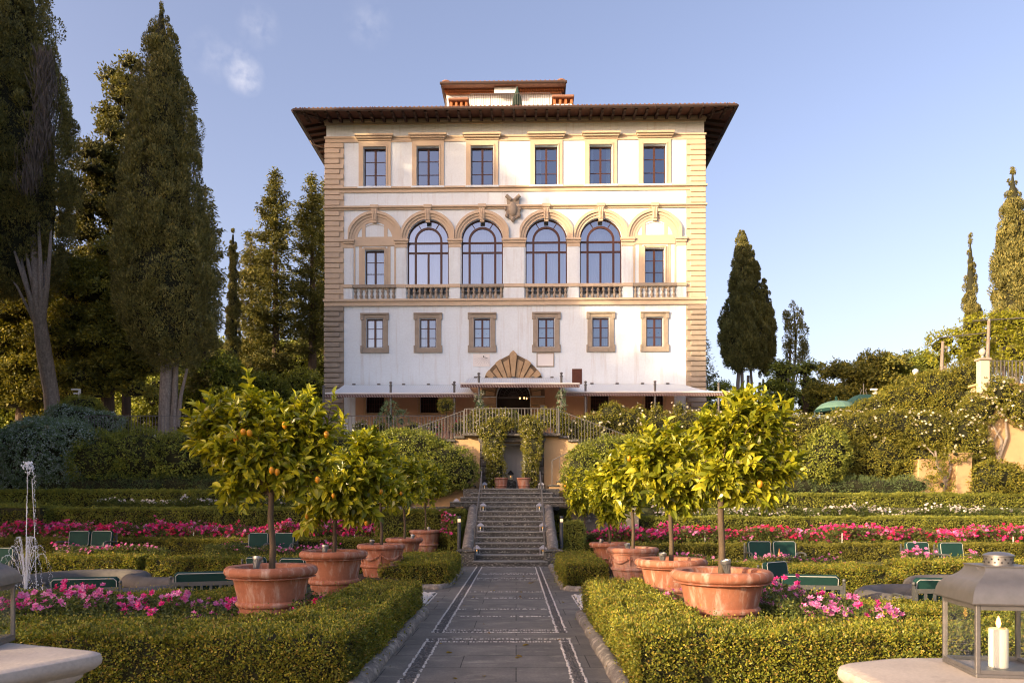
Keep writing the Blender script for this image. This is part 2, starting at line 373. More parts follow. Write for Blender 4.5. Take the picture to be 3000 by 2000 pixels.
M_lampglow = emis('lamp_glow', (1.0, .70, .40), 1.6)
M_alu = surf('spotlight_aluminium', (.36, .37, .38), (.30, .31, .32), 10, .35, .8)
M_white = surf('white_paint', (.75, .74, .72), None, 1, .6)
M_bollard = surf('anthracite_paint', (.055, .065, .08), None, 1, .5)
M_bark_l = surf('lemon_bark', (.11, .08, .05), (.07, .05, .033), 14, .85, bump=.4, bscale=50, stretch=(1, 1, .3))
M_bark = surf('cypress_bark', (.30, .255, .215), (.17, .14, .115), 4, .9, bump=.6, bscale=18, stretch=(4, 4, .3), fine=(.2, 14))
M_bark_d = surf('dark_bark', (.10, .07, .05), (.06, .045, .035), 5, .9, bump=.5, bscale=20, stretch=(4, 4, .4))
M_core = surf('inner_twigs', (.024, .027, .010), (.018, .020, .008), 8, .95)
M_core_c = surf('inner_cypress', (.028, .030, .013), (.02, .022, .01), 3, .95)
M_lemon = surf('lemon_peel', (.58, .30, .018), (.52, .22, .012), 8, .45, bump=.15, bscale=120)

L_box = leafmat('boxwood_leaf', [(0.044, 0.055, 0.012), (0.081, 0.087, 0.015), (0.122, 0.118, 0.018), (0.193, 0.165, 0.023), (0.179, 0.104, 0.032)], (.62, 1.36), 2.4, .22, .42)
L_boxfar = leafmat('clipped_hedge_leaf', [(0.081, 0.093, 0.024), (0.137, 0.134, 0.028), (0.194, 0.174, 0.035)], (.75, 1.22), 1.6, .22, .5)
L_yew = leafmat('dry_hedge_leaf', [(0.062, 0.059, 0.013), (0.102, 0.094, 0.019), (0.163, 0.127, 0.026)], (.7, 1.3), 2.0, .25, .5)
L_lemon = leafmat('lemon_leaf', [(.060, .070, .009), (.125, .128, .012), (.20, .18, .015), (.29, .245, .022)], (.8, 1.25), 2.6, .30, .30, (1.5, 1.4, .35), spec=.5)
L_laurel = leafmat('laurel_leaf', [(0.060, 0.072, 0.019), (0.122, 0.127, 0.026), (0.213, 0.199, 0.037)], (.75, 1.25), 1.0, .22, .38)
L_ivy = leafmat('creeper_leaf', [(0.060, 0.062, 0.014), (0.112, 0.103, 0.020), (0.186, 0.147, 0.024)], (.7, 1.3), .9, .3, .5)
L_jas = leafmat('jasmine_leaf', [(.045, .072, .042), (.085, .12, .078), (.14, .175, .125)], (.8, 1.2), 1.2, .25, .5)
L_jasfl = leafmat('jasmine_blossom', [(.30, .38, .36), (.52, .58, .56)], (.9, 1.1), 1, .2, .6, (1, 1, 1))
L_lav = leafmat('rosemary_leaf', [(0.046, 0.065, 0.031), (0.075, 0.099, 0.047), (0.104, 0.124, 0.065)], (.8, 1.2), 1.2, .2, .6)
L_cyp = leafmat('cypress_leaf', [(0.056, 0.053, 0.024), (0.098, 0.087, 0.033), (0.169, 0.130, 0.046)], (.72, 1.28), .7, .15, .6)
L_fir = leafmat('fir_leaf', [(0.039, 0.041, 0.014), (0.073, 0.066, 0.020), (0.124, 0.101, 0.027)], (.75, 1.25), .8, .18, .6)
L_oak = leafmat('holm_oak_leaf', [(0.054, 0.056, 0.017), (0.108, 0.098, 0.023), (0.207, 0.163, 0.032)], (.7, 1.3), .7, .28, .5)
L_dead = leafmat('dead_twig', [(.10, .085, .073), (.16, .135, .115)], (.85, 1.15), 1, .1, .8, (1, 1, 1))
L_vine = leafmat('wisteria_leaf', [(.10, .105, .012), (.16, .15, .015), (.23, .20, .02)], (.8, 1.2), 1.2, .35, .5)
L_rosel = leafmat('rose_leaf', [(0.027, 0.038, 0.013), (0.056, 0.066, 0.018), (0.100, 0.096, 0.026)], (.8, 1.2), 2, .25, .45)
L_pink = leafmat('pink_rose', [(.68, .10, .36), (.74, .24, .50), (.78, .42, .62)], (.75, 1.12), 2.2, .25, .6, (1.1, 1, 1.05))
L_magenta = leafmat('magenta_rose', [(.58, .012, .14), (.66, .025, .22), (.70, .06, .30), (.74, .20, .44)], (.8, 1.15), 1.5, .22, .6, (1.1, 1, 1))
L_red = leafmat('red_rose', [(.60, .014, .07), (.68, .03, .13), (.72, .06, .20)], (.85, 1.1), 2, .22, .6, (1.1, 1, 1))
L_whiter = leafmat('white_rose', [(.66, .60, .58), (.74, .70, .68)], (.9, 1.05), 2, .25, .6, (1, 1, 1))
L_cream = leafmat('cream_rose', [(.62, .58, .40), (.74, .72, .62)], (.9, 1.05), 2, .25, .6, (1, 1, .95))

# ------------------------------------------------------------------ villa (its own frame: x along the front, y away from the camera)
VXC, VYC, VM = -0.105, 40.0, -0.02
def fu(px):
    k = (px - VX) / F; return (k * VYC - VXC) / (1 - k * VM)
def fz(py, u=0.0): return H + (VY - py) / F * (VYC + VM * u)
villa = thing('villa', 'white four storey Italian villa with ochre stone corners and broad timber eaves', 'villa', (VXC, VYC, 0), VM)
UW, DEP, ZB, ZT = 10.54, 17.5, 4.4, 23.42
CU = [1.79, 4.82, 7.81]; CS = [-7.81, -4.82, -1.79, 1.79, 4.82, 7.81]
SPR, RIN, ROUT = 16.68, 1.16, 1.60
UP_Z = (19.65, 21.88); LO_Z = (10.67, 12.28); MID_Z = (14.2, 16.13); GR_Z = (7.02, 8.30)
holes = []                                              # (u0,u1,z0,z1,arched)
for c in CS: holes.append((c - .62, c + .62, *UP_Z, 0)); holes.append((c - .455, c + .455, *LO_Z, 0))
for c in CS[1:5]: holes.append((c - RIN, c + RIN, 13.30, SPR + RIN, 1))
for c in (CS[0], CS[5]): holes.append((c - .535, c + .535, *MID_Z, 0))
for c in (-7.78, -4.75, 4.75, 7.78): holes.append((c - .5, c + .5, *GR_Z, 0))
PC = -.05; holes.append((PC - .93, PC + .93, ZB + .01, 7.93 + .93, 2))
def wall_mesh():
    b = MB(); us = sorted({-UW, UW} | {h[0] for h in holes} | {h[1] for h in holes}); zs = sorted({ZB, ZT} | {h[2] for h in holes} | {h[3] for h in holes})
    for i in range(len(us) - 1):
        for j in range(len(zs) - 1):
            cu, cz = (us[i] + us[i + 1]) / 2, (zs[j] + zs[j + 1]) / 2
            if any(h[0] < cu < h[1] and h[2] < cz < h[3] for h in holes): continue
            b.add([(us[i], 0, zs[j]), (us[i + 1], 0, zs[j]), (us[i + 1], 0, zs[j + 1]), (us[i], 0, zs[j + 1])], [(0, 1, 2, 3)])
    rd = .26
    for u0, u1, z0, z1, a in holes:
        d = .55 if a == 2 else rd
        if not a:
            b.add([(u0, 0, z0), (u1, 0, z0), (u1, 0, z1), (u0, 0, z1), (u0, d, z0), (u1, d, z0), (u1, d, z1), (u0, d, z1)],
                  [(0, 4, 5, 1), (1, 5, 6, 2), (2, 6, 7, 3), (3, 7, 4, 0)])
        else:
            r = (u1 - u0) / 2; c = (u0 + u1) / 2; zs_ = z1 - r; N = 24
            pts = [(c + r * math.cos(math.pi * k / N), zs_ + r * math.sin(math.pi * k / N)) for k in range(N + 1)]
            for k in range(N):
                cn = (u1, z1) if k < N // 2 else (u0, z1)
                b.add([(pts[k][0], 0, pts[k][1]), (cn[0], 0, cn[1]), (pts[k + 1][0], 0, pts[k + 1][1])], [(0, 1, 2)])
                b.add([(pts[k][0], 0, pts[k][1]), (pts[k + 1][0], 0, pts[k + 1][1]), (pts[k + 1][0], d, pts[k + 1][1]), (pts[k][0], d, pts[k][1])], [(0, 1, 2, 3)])
            for u in (u0, u1): b.add([(u, 0, z0), (u, 0, zs_), (u, d, zs_), (u, d, z0)], [(0, 1, 2, 3)])
            b.add([(u0, 0, z0), (u1, 0, z0), (u1, d, z0), (u0, d, z0)], [(0, 1, 2, 3)])
    b.add([(-UW, 0, ZB), (-UW, DEP, ZB), (-UW, DEP, ZT), (-UW, 0, ZT)], [(0, 3, 2, 1)])
    b.add([(UW, 0, ZB), (UW, DEP, ZB), (UW, DEP, ZT), (UW, 0, ZT)], [(0, 1, 2, 3)])
    b.add([(-UW, DEP, ZB), (UW, DEP, ZB), (UW, DEP, ZT), (-UW, DEP, ZT)], [(0, 3, 2, 1)])
    return b
wall_mesh().build('wall', M_plaster, villa)
# dark rooms behind the windows
b = MB(); b.box(-UW + .3, UW - .3, 1.5, 1.6, ZB + .1, ZT - .1)
for z in (9.3, 13.0, 18.9): b.box(-UW + .3, UW - .3, .3, 1.5, z, z + .15)
b.build('interior', M_dark, villa)
# cornice and string courses
b = MB()
b.box(-UW - .12, UW + .12, -.12, .02, 23.26, 23.40); b.box(-UW - .08, UW + .08, -.08, .02, 23.12, 23.26)
b.build('cornice', M_ochre, villa)
def string(z0, z1, d, lip=.05):
    b = MB(); segs = [(-UW - d, UW + d)]
    b.box(-UW - .055 - lip, UW + .055 + lip, -d - lip, .02, z1 - .09, z1); b.box(-UW - .053, UW + .053, -d, .02, z0, z1 - .09)
    b.build('string_course', M_ochre, villa)
string(22.15, 22.46, .05, .05); string(19.33, 19.62, .06, .10); string(18.36, 18.55, .08, .09)
# the main balustrade band
b = MB(); b.box(-UW - .14, UW + .14, -.22, .02, 13.22, 13.34); b.box(-UW - .09, UW + .09, -.13, .02, 12.98, 13.22)
b.build('string_course', M_ochre, villa)
# corner quoins
for s in (-1, 1):
    for nm, mt, za, zb_, pr, ch in (('quoin', M_ochre, 13.36, 22.12, .085, .018), ('quoin', M_sand, ZB, 12.96, .12, .04)):
        b = MB(); e = UW
        def bx(u0, u1, v, z0, z1, c=.01):
            if s > 0: b.cbox(u0, u1, v, 1.0, z0, z1, c)
            else: b.cbox(-u1, -u0, v, 1.0, z0, z1, c)
        bx(e - 1.0, e + .02, -.02, za, zb_)
        n = round((zb_ - za) / .288); hgt = (zb_ - za) / n
        for k in range(n):
            w = .985 if k % 2 else .76
            bx(e - w, e + pr, -pr, za + k * hgt + .016, za + (k + 1) * hgt - .016, ch)
        b.build(nm, mt, villa)
# rectangular windows
def win(c, z0, z1, hw, glassy, room, nz=3, y=.2):
    t = .055; b = MB()
    b.box(c - hw, c - hw + t, y, y + .06, z0, z1); b.box(c + hw - t, c + hw, y, y + .06, z0, z1)
    b.box(c - hw + t, c + hw - t, y, y + .06, z0, z0 + t); b.box(c - hw + t, c + hw - t, y, y + .06, z1 - t - .02, z1)
    b.box(c - .055, c + .055, y - .015, y + .065, z0 + t, z1 - t)
    for k in range(1, nz):
        z = z0 + (z1 - z0) * k / nz
        b.box(c - hw + t, c - .055, y + .01, y + .05, z - .018, z + .018); b.box(c + .055, c + hw - t, y + .01, y + .05, z - .018, z + .018)
    w = b.build('window', M_frame, villa)
    g = MB(); g.add([(c - hw + t, y + .03, z0), (c + hw - t, y + .03, z0), (c + hw - t, y + .03, z1), (c - hw + t, y + .03, z1)], [(0, 1, 2, 3)])
    g.build('pane', M_pane, w)
    if room in ('curtain', 'half', 'sides'):
        spans = {'curtain': [(c - hw, c + hw)], 'half': [(c - hw, c - hw * .45)], 'sides': [(c - hw, c - hw * .62), (c + hw * .55, c + hw)]}[room]
        q = MB()
        for a0, a1 in spans:
            n = max(6, int((a1 - a0) / .03)); pr = [(a0 + (a1 - a0) * k / n, y + .16 + .025 * math.sin(k * 1.5) + .008 * math.sin(k * .7)) for k in range(n + 1)]
            q.add([(x, yy, z0 - .1) for x, yy in pr] + [(x, yy, z1) for x, yy in pr], [(k, k + 1, n + 2 + k, n + 1 + k) for k in range(n)])
        q.build('curtain', M_curtain, w)
    elif room == 'blind':
        q = MB(); q.box(c - hw, c + hw, y + .10, y + .11, z0, z1); q.build('blind', M_blind, w)
        q = MB()
        for s in (-1, 1):
            for k in range(3):
                zz = z0 + (z1 - z0) * (k + (.80 if k == 2 else .5 if k == 1 else .2)) / 3; cx = c + s * (hw * .52); q.box(cx - .03, cx + .03, y + .085, y + .095, zz - .012, zz + .012)
        q.build('latch', M_dark, w)
    return w
rooms_up = [None, None, None, 'half', 'sides', None]
for i, c in enumerate(CS):
    w = win(c, *UP_Z, .62, 1, rooms_up[i])
    b = MB(); z0, z1 = UP_Z
    b.box(c - .90, c - .64, -.055, .02, z0, z1 + .34); b.box(c + .64, c + .90, -.055, .02, z0, z1 + .34); b.box(c - .64, c + .64, -.055, .02, z1 + .02, z1 + .34)
    b.box(c - .70, c - .64, -.085, -.055, z0, z1 + .08); b.box(c + .64, c + .70, -.085, -.055, z0, z1 + .08); b.box(c - .70, c + .70, -.085, -.056, z1 + .021, z1 + .08)
    b.box(c - 1.06, c + 1.06, -.34, .02, z1 + .52, z1 + .62); b.box(c - 1.00, c + 1.00, -.24, .02, z1 + .43, z1 + .52); b.box(c - .94, c + .94, -.12, .02, z1 + .345, z1 + .43)
    b.build('window_surround', M_ochre, w)
    b = MB(); b.cbox(c - .94, c + .94, -.17, .10, z0 - .11, z0 - .002, .012); b.build('window_sill', M_plaster, w)
rooms_lo = ['curtain', 'half', 'blind', 'blind', 'curtain', 'blind']
for i, c in enumerate(CS):
    w = win(c, *LO_Z, .455, 1, rooms_lo[i], y=.12)
    b = MB(); z0, z1 = LO_Z
    b.cbox(c - .74, c - .47, -.06, .02, z0 - .02, z1 + .02); b.cbox(c + .47, c + .74, -.06, .02, z0 - .02, z1 + .02)
    b.cbox(c - .74, c + .74, -.062, .02, z1 + .021, z1 + .22); b.cbox(c - .74, c + .74, -.062, .02, z0 - .24, z0 - .021)
    b.cbox(c - .80, c + .80, -.13, .02, z1 + .221, z1 + .31); b.cbox(c - .80, c - .62, -.10, .02, z1 - .07, z1 + .22); b.cbox(c + .62, c + .80, -.10, .02, z1 - .07, z1 + .22)
    b.cbox(c - .80, c + .80, -.10, .02, z0 - .30, z0 - .241); b.cbox(c - .80, c - .68, -.09, .02, z0 - .24, z0 + .1); b.cbox(c + .68, c + .80, -.09, .02, z0 - .24, z0 + .1)
    b.build('window_surround', M_sand, w)
for c in (CS[0], CS[5]):
    w = win(c, *MID_Z, .535, 1, 'curtain')
    b = MB(); z0, z1 = MID_Z
    b.box(c - .72, c - .545, -.05, .02, z0 - .3, z1 + .08); b.box(c + .545, c + .72, -.05, .02, z0 - .3, z1 + .08); b.box(c - .545, c + .545, -.05, .02, z1 + .01, z1 + .08)
    b.box(c - .62, c - .545, -.08, -.05, z0, z1 + .13); b.box(c + .545, c + .62, -.08, -.05, z0, z1 + .13); b.box(c - .62, c + .62, -.08, .019, z1 + .081, z1 + .13)
    b.build('window_surround', M_ochre, w)
# grilled ground floor windows
for c in (-7.78, -4.75, 4.75, 7.78):
    b = MB(); z0, z1 = GR_Z
    for k in range(8): x = c - .48 + .96 * k / 7; b.box(x - .014, x + .014, .06, .085, z0, z1)
    for k in range(6): z = z0 + (z1 - z0) * k / 5; b.box(c - .5, c + .5, .085, .105, z - .014, z + .014)
    w = b.build('window', M_frame, villa)
    b = MB(); b.box(c - .5, c + .5, .22, .25, z0, z1); b.build('pane', M_door, w)
    b = MB(); b.box(c - .66, c - .505, -.05, .02, z0 - .02, z1); b.box(c + .505, c + .66, -.05, .02, z0 - .02, z1); b.box(c - .70, c + .70, -.07, .02, z0 - .14, z0 - .021); b.build('window_surround', M_fan, w)
# arched windows of the loggia
def arc_pts(c, z, r, n=28, a0=0, a1=math.pi): return [(c + r * math.cos(a0 + (a1 - a0) * k / n), z + r * math.sin(a0 + (a1 - a0) * k / n)) for k in range(n + 1)]
def arc_bar(b, c, z, r0, r1, y0, y1, n=28, clip=None, a0=0, a1=math.pi):
    A, B = arc_pts(c, z, r0, n, a0, a1), arc_pts(c, z, r1, n, a0, a1)
    if clip: B = [(min(max(x, c - clip), c + clip), zz) for x, zz in B]; A = [(min(max(x, c - clip), c + clip), zz) for x, zz in A]
    for k in range(n): b.prism([A[k], B[k], B[k + 1], A[k + 1]], y0, y1)
for c in CS[1:5]:
    b = MB(); y0, y1 = .18, .25; zb = 13.86; zs_ = SPR
    b.box(c - RIN, c - RIN + .06, y0, y1, zb, zs_); b.box(c + RIN - .06, c + RIN, y0, y1, zb, zs_)
    arc_bar(b, c, zs_, RIN - .07, RIN, y0, y1); arc_bar(b, c, zs_ - .02, .66, .78, y0 - .01, y1 + .01)
    for x in (-.72, .72): b.box(c + x - .06, c + x + .06, y0 - .012, y1, zb, zs_ - .02)
    b.box(c - .055, c + .055, y0 - .012, y1, zb, 16.00)
    for z in (16.55, 16.00): b.box(c - RIN + .06, c + RIN - .06, y0 - .003, y1 + .003, z - .05, z + .05)
    for a in (58, 122):
        ca, sa = math.cos(R(a)), math.sin(R(a))
        b.prism([(c + .78 * ca - .02 * sa, zs_ + .78 * sa + .02 * ca), (c + 1.1 * ca - .02 * sa, zs_ + 1.1 * sa + .02 * ca), (c + 1.1 * ca + .02 * sa, zs_ + 1.1 * sa - .02 * ca), (c + .78 * ca + .02 * sa, zs_ + .78 * sa - .02 * ca)], y0, y1)
    w = b.build('window', M_frame, villa)
    g = MB(); P = arc_pts(c, zs_, RIN - .03); vs = [(x, .215, z) for x, z in P] + [(c - RIN + .03, .215, zb), (c + RIN - .03, .215, zb)]
    g.add(vs, [tuple(range(len(vs)))]); g.build('pane', M_pane_a, w)
    q = MB(); n = 96; pr = [(c - 1.2 + 2.4 * k / n, .52 + .03 * math.sin(k * 1.3) + .015 * math.sin(k * .41)) for k in range(n + 1)]
    q.add([(x, yy, 13.5) for x, yy in pr] + [(x, yy, 17.9) for x, yy in pr], [(k, k + 1, n + 2 + k, n + 1 + k) for k in range(n)]); q.build('curtain', M_curtain, w)
    q = MB(); q.box(c - RIN, c + RIN, .22, .3, 13.31, 13.66); q.build('parapet', M_plaster, w)
# archivolts, capitals, keystones
for i, c in enumerate(CS):
    cl = 1.492
    b = MB(); arc_bar(b, c, SPR, RIN, 1.30, -.05, .02, clip=cl); arc_bar(b, c, SPR, 1.30, 1.44, -.095, .02, clip=cl); arc_bar(b, c, SPR, 1.44, 1.60, -.16, .02, clip=cl - .002); arc_bar(b, c, SPR, 1.30, 1.325, -.09, .02, clip=cl)
    b.build('archivolt', M_ochre, villa)
    b = MB(); b.prism([(c - .18, 18.41), (c - .12, 17.74), (c + .12, 17.74), (c + .18, 18.41)], -.15, -.01); b.cbox(c - .23, c + .23, -.20, .02, 18.42, 18.60)
    for x in (-.085, 0, .085): b.tube([(c + x * .8, -.15, 17.75), (c + x, -.17, 18.1), (c + x * 1.2, -.155, 18.35)], .028, 6)
    b.cbox(c - .12, c + .12, -.13, .02, 17.62, 17.74)
    b.build('keystone', M_ochre, villa)
for u0, u1 in [(-9.54, -9.00), (-6.66, -5.98), (-3.66, -2.95), (-.63, .63), (2.95, 3.66), (5.98, 6.66), (9.00, 9.54)]:
    b = MB(); b.cbox(u0 - .07, u1 + .07, -.17, .02, 16.58, 16.70, .012); b.cbox(u0 - .03, u1 + .03, -.11, .02, 16.46, 16.58, .008); b.cbox(u0, u1, -.05, .02, 16.24, 16.46, .008); b.build('capital', M_ochre, villa)
# blind outer bays
for c in (CS[0], CS[5]):
    b = MB(); b.cbox(c - 1.15, c + 1.15, -.06, .02, 16.34, 16.66); arc_bar(b, c, SPR, 1.0, RIN + .01, -.03, .02)
    for x in (-.62, .62): b.box(c + x - .10, c + x + .10, -.028, .02, 16.66, SPR + .86)
    arc_bar(b, c, SPR - .1, .98, 1.0, -.029, .02, 12, a0=R(52), a1=R(128)); b.box(c - 1.0, c + 1.0, -.027, .02, 16.661, 16.86)
    for x in (-1.14, -.80, .80, 1.14): b.box(c + x - .085 if abs(x) < 1 else c + x - .05, c + x + .085 if abs(x) < 1 else c + x + .05, -.026, .02, 13.98, 16.339)
    b.build('blind_arch', M_ochre, villa)
# loggia balustrades
def baluster_prof(): return [(.075, 0), (.075, .04), (.05, .06), (.085, .15), (.10, .22), (.075, .30), (.05, .335), (.065, .36), (.05, .385), (.075, .42), (.095, .48), (.07, .56), (.05, .60), (.08, .63), (.08, .68)]
for i, c in enumerate(CS):
    hw = 1.22
    b = MB(); b.cbox(c - hw, c + hw, -.16, .10, 13.98, 14.16, .015)
    bal = b.build('balustrade', M_sand if i in (0, 2, 5) else M_ochre, villa)
    for k in range(8):
        q = MB(); q.lathe(baluster_prof(), 10, (c - hw + 2 * hw * (k + .5) / 8, -.04, 13.32)); q.build('baluster', M_sand, bal, smooth=True)
for u0, u1 in [(-9.54, -9.04), (-6.58, -6.05), (-3.59, -3.02), (-.56, .56), (3.02, 3.59), (6.05, 6.58), (9.04, 9.54)]:
    b = MB(); b.box(u0, u1, -.12, .019, 13.341, 13.98); b.box(u0, u1, -.03, .019, 13.98, 16.24); pr_ = b.build('pier', M_plaster, villa)
    b = MB(); b.cbox(u0 - .01, u1 + .01, -.18, .02, 13.981, 14.165, .012); b.build('pier_cap', M_ochre, pr_)
# coat of arms
cx, cz = fu(1503), fz(612)
b = MB(); S = [(-.36, .45), (-.30, .58), (0, .50), (.30, .58), (.36, .45), (.32, .0), (.40, -.25), (.30, -.50), (.10, -.62), (0, -.80), (-.10, -.62), (-.30, -.50), (-.40, -.25), (-.32, 0)]
b.prism([(cx + x, cz + z) for x, z in S][::-1], -.14, .0); b.ell((cx, -.12, cz - .08), (.25, .14, .40), 14, 9)
for s in (-1, 1):
    b.tube([(cx + s * .10, -.16, cz + .44), (cx + s * .38, -.20, cz + .66)], [.09, .11], 10); b.ell((cx + s * .34, -.13, cz - .42), (.11, .10, .13), 10, 7); b.ell((cx + s * .40, -.12, cz - .05), (.07, .08, .12))
b.ell((cx, -.13, cz - .62), (.13, .1, .16)); b.build('coat_of_arms', M_sand, villa, smooth=True)
# fan-shaped portal surround, door
fcz = 7.93; OUT = [(0, 10.42), (.08, 10.36), (.20, 10.23), (.65, 10.0), (.93, 9.80), (1.20, 9.55), (1.50, 9.18), (1.64, 8.9), (1.72, 8.55), (1.75, 8.2), (1.75, 7.5)]
def outr(a):
    best = 0
    for k in range(len(OUT) - 1):
        (x0, z0), (x1, z1) = OUT[k], OUT[k + 1]; z0 -= fcz; z1 -= fcz
        ca, sa = abs(math.cos(a)), math.sin(a); dx, dz = x1 - x0, z1 - z0; den = ca * dz - sa * dx
        if abs(den) < 1e-9: continue
        t = (x0 * dz - z0 * dx) / den; s_ = (x0 * sa - z0 * ca) / den if abs(den) > 1e-9 else -1
        if t > 0 and -1e-6 <= s_ <= 1 + 1e-6: best = max(best, t)
    return best or 1.7
b = MB(); NV = 15
for k in range(NV):
    a0, a1 = math.pi * k / NV + .017, math.pi * (k + 1) / NV - .017; sh = 0.0 if k % 2 == 1 else .22
    rs = [outr(a0 + (a1 - a0) * q / 6) for q in range(7)]; pr = .15 if sh else .24
    ps = [(PC + (rs[q] - sh) * math.cos(a0 + (a1 - a0) * q / 6), fcz + (rs[q] - sh) * math.sin(a0 + (a1 - a0) * q / 6)) for q in range(7)]
    inn = [(PC + 1.06 * math.cos(a1), fcz + 1.06 * math.sin(a1)), (PC + 1.06 * math.cos(a0), fcz + 1.06 * math.sin(a0))]
    if k == 7: pr = .30; ps = [(PC + (outr(a0 + (a1 - a0) * q / 6)) * math.cos(a0 + (a1 - a0) * q / 6), fcz + (outr(a0 + (a1 - a0) * q / 6)) * math.sin(a0 + (a1 - a0) * q / 6)) for q in range(7)]
    b.prism((ps + inn)[::-1], -pr, .0)
N = 60; rim = [(PC + outr(math.pi * k / N) * math.cos(math.pi * k / N), fcz + outr(math.pi * k / N) * math.sin(math.pi * k / N)) for k in range(N + 1)]
inn = arc_pts(PC, fcz, .95, N)
q_ = MB()
for k in range(N): q_.prism([inn[k], rim[k], rim[k + 1], inn[k + 1]], -.05, .01)
for s in (-1, 1):
    for k in range(8):
        z = ZB + .02 + k * .43; b.cbox(min(PC + s * .96, PC + s * (1.75 if k % 2 else 1.5)), max(PC + s * .96, PC + s * (1.75 if k % 2 else 1.5)), -.10, .02, z, z + .41, .02)
ps_ = b.build('portal_surround', M_fan, villa); q_.build('portal_backing', surf('dark_mortar', (.20, .14, .085), (.16, .115, .07), 3, .9), ps_)  # backing in a darker joint colour between the fan stones
b = MB(); b.box(PC - .93, PC + .93, .50, .55, ZB, 8.9); dr = b.build('door', M_door, villa)
b = MB(); b.box(PC - .93, PC + .93, .40, .46, 7.86, 7.96)
for k in range(1, 12): a = math.pi * k / 12; b.tube([(PC, .42, 7.95), (PC + .92 * math.cos(a), .42, 7.95 + .92 * math.sin(a))], .012, 4)
for r in (.3, .55, .8): arc_bar(b, PC, 7.95, r - .012, r + .012, .41, .435, 20)
b.build('fanlight_grille', M_iron, dr)
# sundial, plaque, brick grille
u0, u1 = fu(1386), fu(1435); z0, z1 = fz(1073), fz(1036)
b = MB(); b.cbox(u0, u1, -.035, .0, z0, z1, .005); sdl = b.build('sundial', M_white, villa)
b = MB(); ox, oz = fu(1417), fz(1045)
for a in range(195, 350, 14): b.tube([(ox + .08 * math.cos(R(a)), -.037, oz + .08 * math.sin(R(a))), (max(u0 + .03, min(u1 - .03, ox + .55 * math.cos(R(a)))), -.037, max(z0 + .04, oz + .50 * math.sin(R(a))))], .005, 4)
b.build('hour_lines', surf('faint_line', (.45, .45, .46)), sdl)
b = MB(); b.tube([(ox, -.03, oz + .05), (ox, -.10, oz - .04)], .022, 6); b.tube([(ox, -.09, oz - .02), (ox + .22, -.16, oz - .10)], .01, 5); b.build('gnomon', M_lantern_d, sdl)
u0, u1 = fu(1572), fu(1623.5); z0, z1 = fz(1075), fz(1034)
b = MB(); b.box(u0 + .05, u1 - .05, -.03, 0, z0 + .05, z1 - .05); pl = b.build('plaque', M_white, villa)
b = MB(); b.box(u0, u0 + .05, -.05, 0, z0, z1); b.box(u1 - .05, u1, -.05, 0, z0, z1); b.box(u0 + .05, u1 - .05, -.05, 0, z0, z0 + .05); b.box(u0 + .05, u1 - .05, -.05, 0, z1 - .05, z1); b.build('plaque_frame', M_sand, pl)
b = MB(); u0, u1 = fu(1676), fu(1705); z0, z1 = fz(1127), fz(1081)
n = 12; hh = (z1 - z0) / n
b.box(u0, u1, -.01, 0, z0, z1)
for k in range(n):
    m_ = 4; off = (k % 2) * .5
    for q in range(m_ + 1):
        a, e = u0 + (u1 - u0) * (q - off) / m_ + .008, u0 + (u1 - u0) * (q - off + .62) / m_
        a, e = max(a, u0), min(e, u1)
        if e - a > .02: b.box(a, e, -.04, -.01, z0 + k * hh + .008, z0 + (k + 1) * hh - .008)
b.build('brick_grille', M_grate, villa)
M_awnshade = surf('awning_shade_tint', (.56, .37, .23), (.50, .33, .20), 1.5, .9, bump=.06, stain=(.62, .50, .38), stain_scale=1.2, stain_lo=.6, stain_hi=.8)  # awnings' tinted shade painted over the white wall as thin tan sheets
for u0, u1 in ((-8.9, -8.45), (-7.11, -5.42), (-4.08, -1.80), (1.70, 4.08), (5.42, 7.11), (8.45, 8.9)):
    b = MB(); b.add([(u0, -.004, ZB), (u1, -.004, ZB), (u1, -.004, 8.52), (u0, -.004, 8.52)], [(0, 1, 2, 3)]); b.build('awning_shade_sheet', M_awnshade, villa)
for c in (-7.78, -4.75, 4.75, 7.78): b = MB(); b.add([(c - .67, -.004, ZB), (c + .67, -.004, ZB), (c + .67, -.004, 6.88), (c - .67, -.004, 6.88)], [(0, 1, 2, 3)]); b.build('awning_shade_sheet', M_awnshade, villa)
# roof and eaves
EO = 1.37; ze0, ze1 = 23.10, 23.44
b = MB(); X0, X1, Y0, Y1 = -UW - EO, UW + EO, -EO, DEP + EO
hz = 26.3; rx0, rx1 = -UW + 7.2, UW - 7.2; ry = DEP / 2
b.add([(X0, Y0, 23.30), (X1, Y0, 23.30), (X1, Y1, 23.30), (X0, Y1, 23.30), (rx0, ry, hz), (rx1, ry, hz)], [(0, 1, 5, 4), (1, 2, 5), (2, 3, 4, 5), (3, 0, 4)])
roof = b.build('roof', M_tile, villa)
b = MB()                                                # soffit
b.add([(X0, Y0, ze0 + .14), (X1, Y0, ze0 + .14), (UW, 0, ze1 + .03), (-UW, 0, ze1 + .03), (X0, Y1, ze0 + .14), (X1, Y1, ze0 + .14), (UW, DEP, ze1 + .03), (-UW, DEP, ze1 + .03)],
      [(0, 3, 2, 1), (1, 2, 6, 5), (0, 4, 7, 3), (4, 5, 6, 7)])
b.build('soffit', M_soffit, roof)
b = MB(); n = 38                                        # rafters
for k in range(n + 1):
    u = -UW - .9 + (2 * UW + 1.8) * k / n
    b.prismx([(-.02, ze1 + .02), (-1.25, ze0 + .16), (-1.25, ze0 + .06), (-1.0, ze0 + .10), (-.86, ze0 + .02), (-.55, ze0 + .08), (-.40, ze0 + .0), (-.02, ze1 - .19)], u - .065, u + .065)
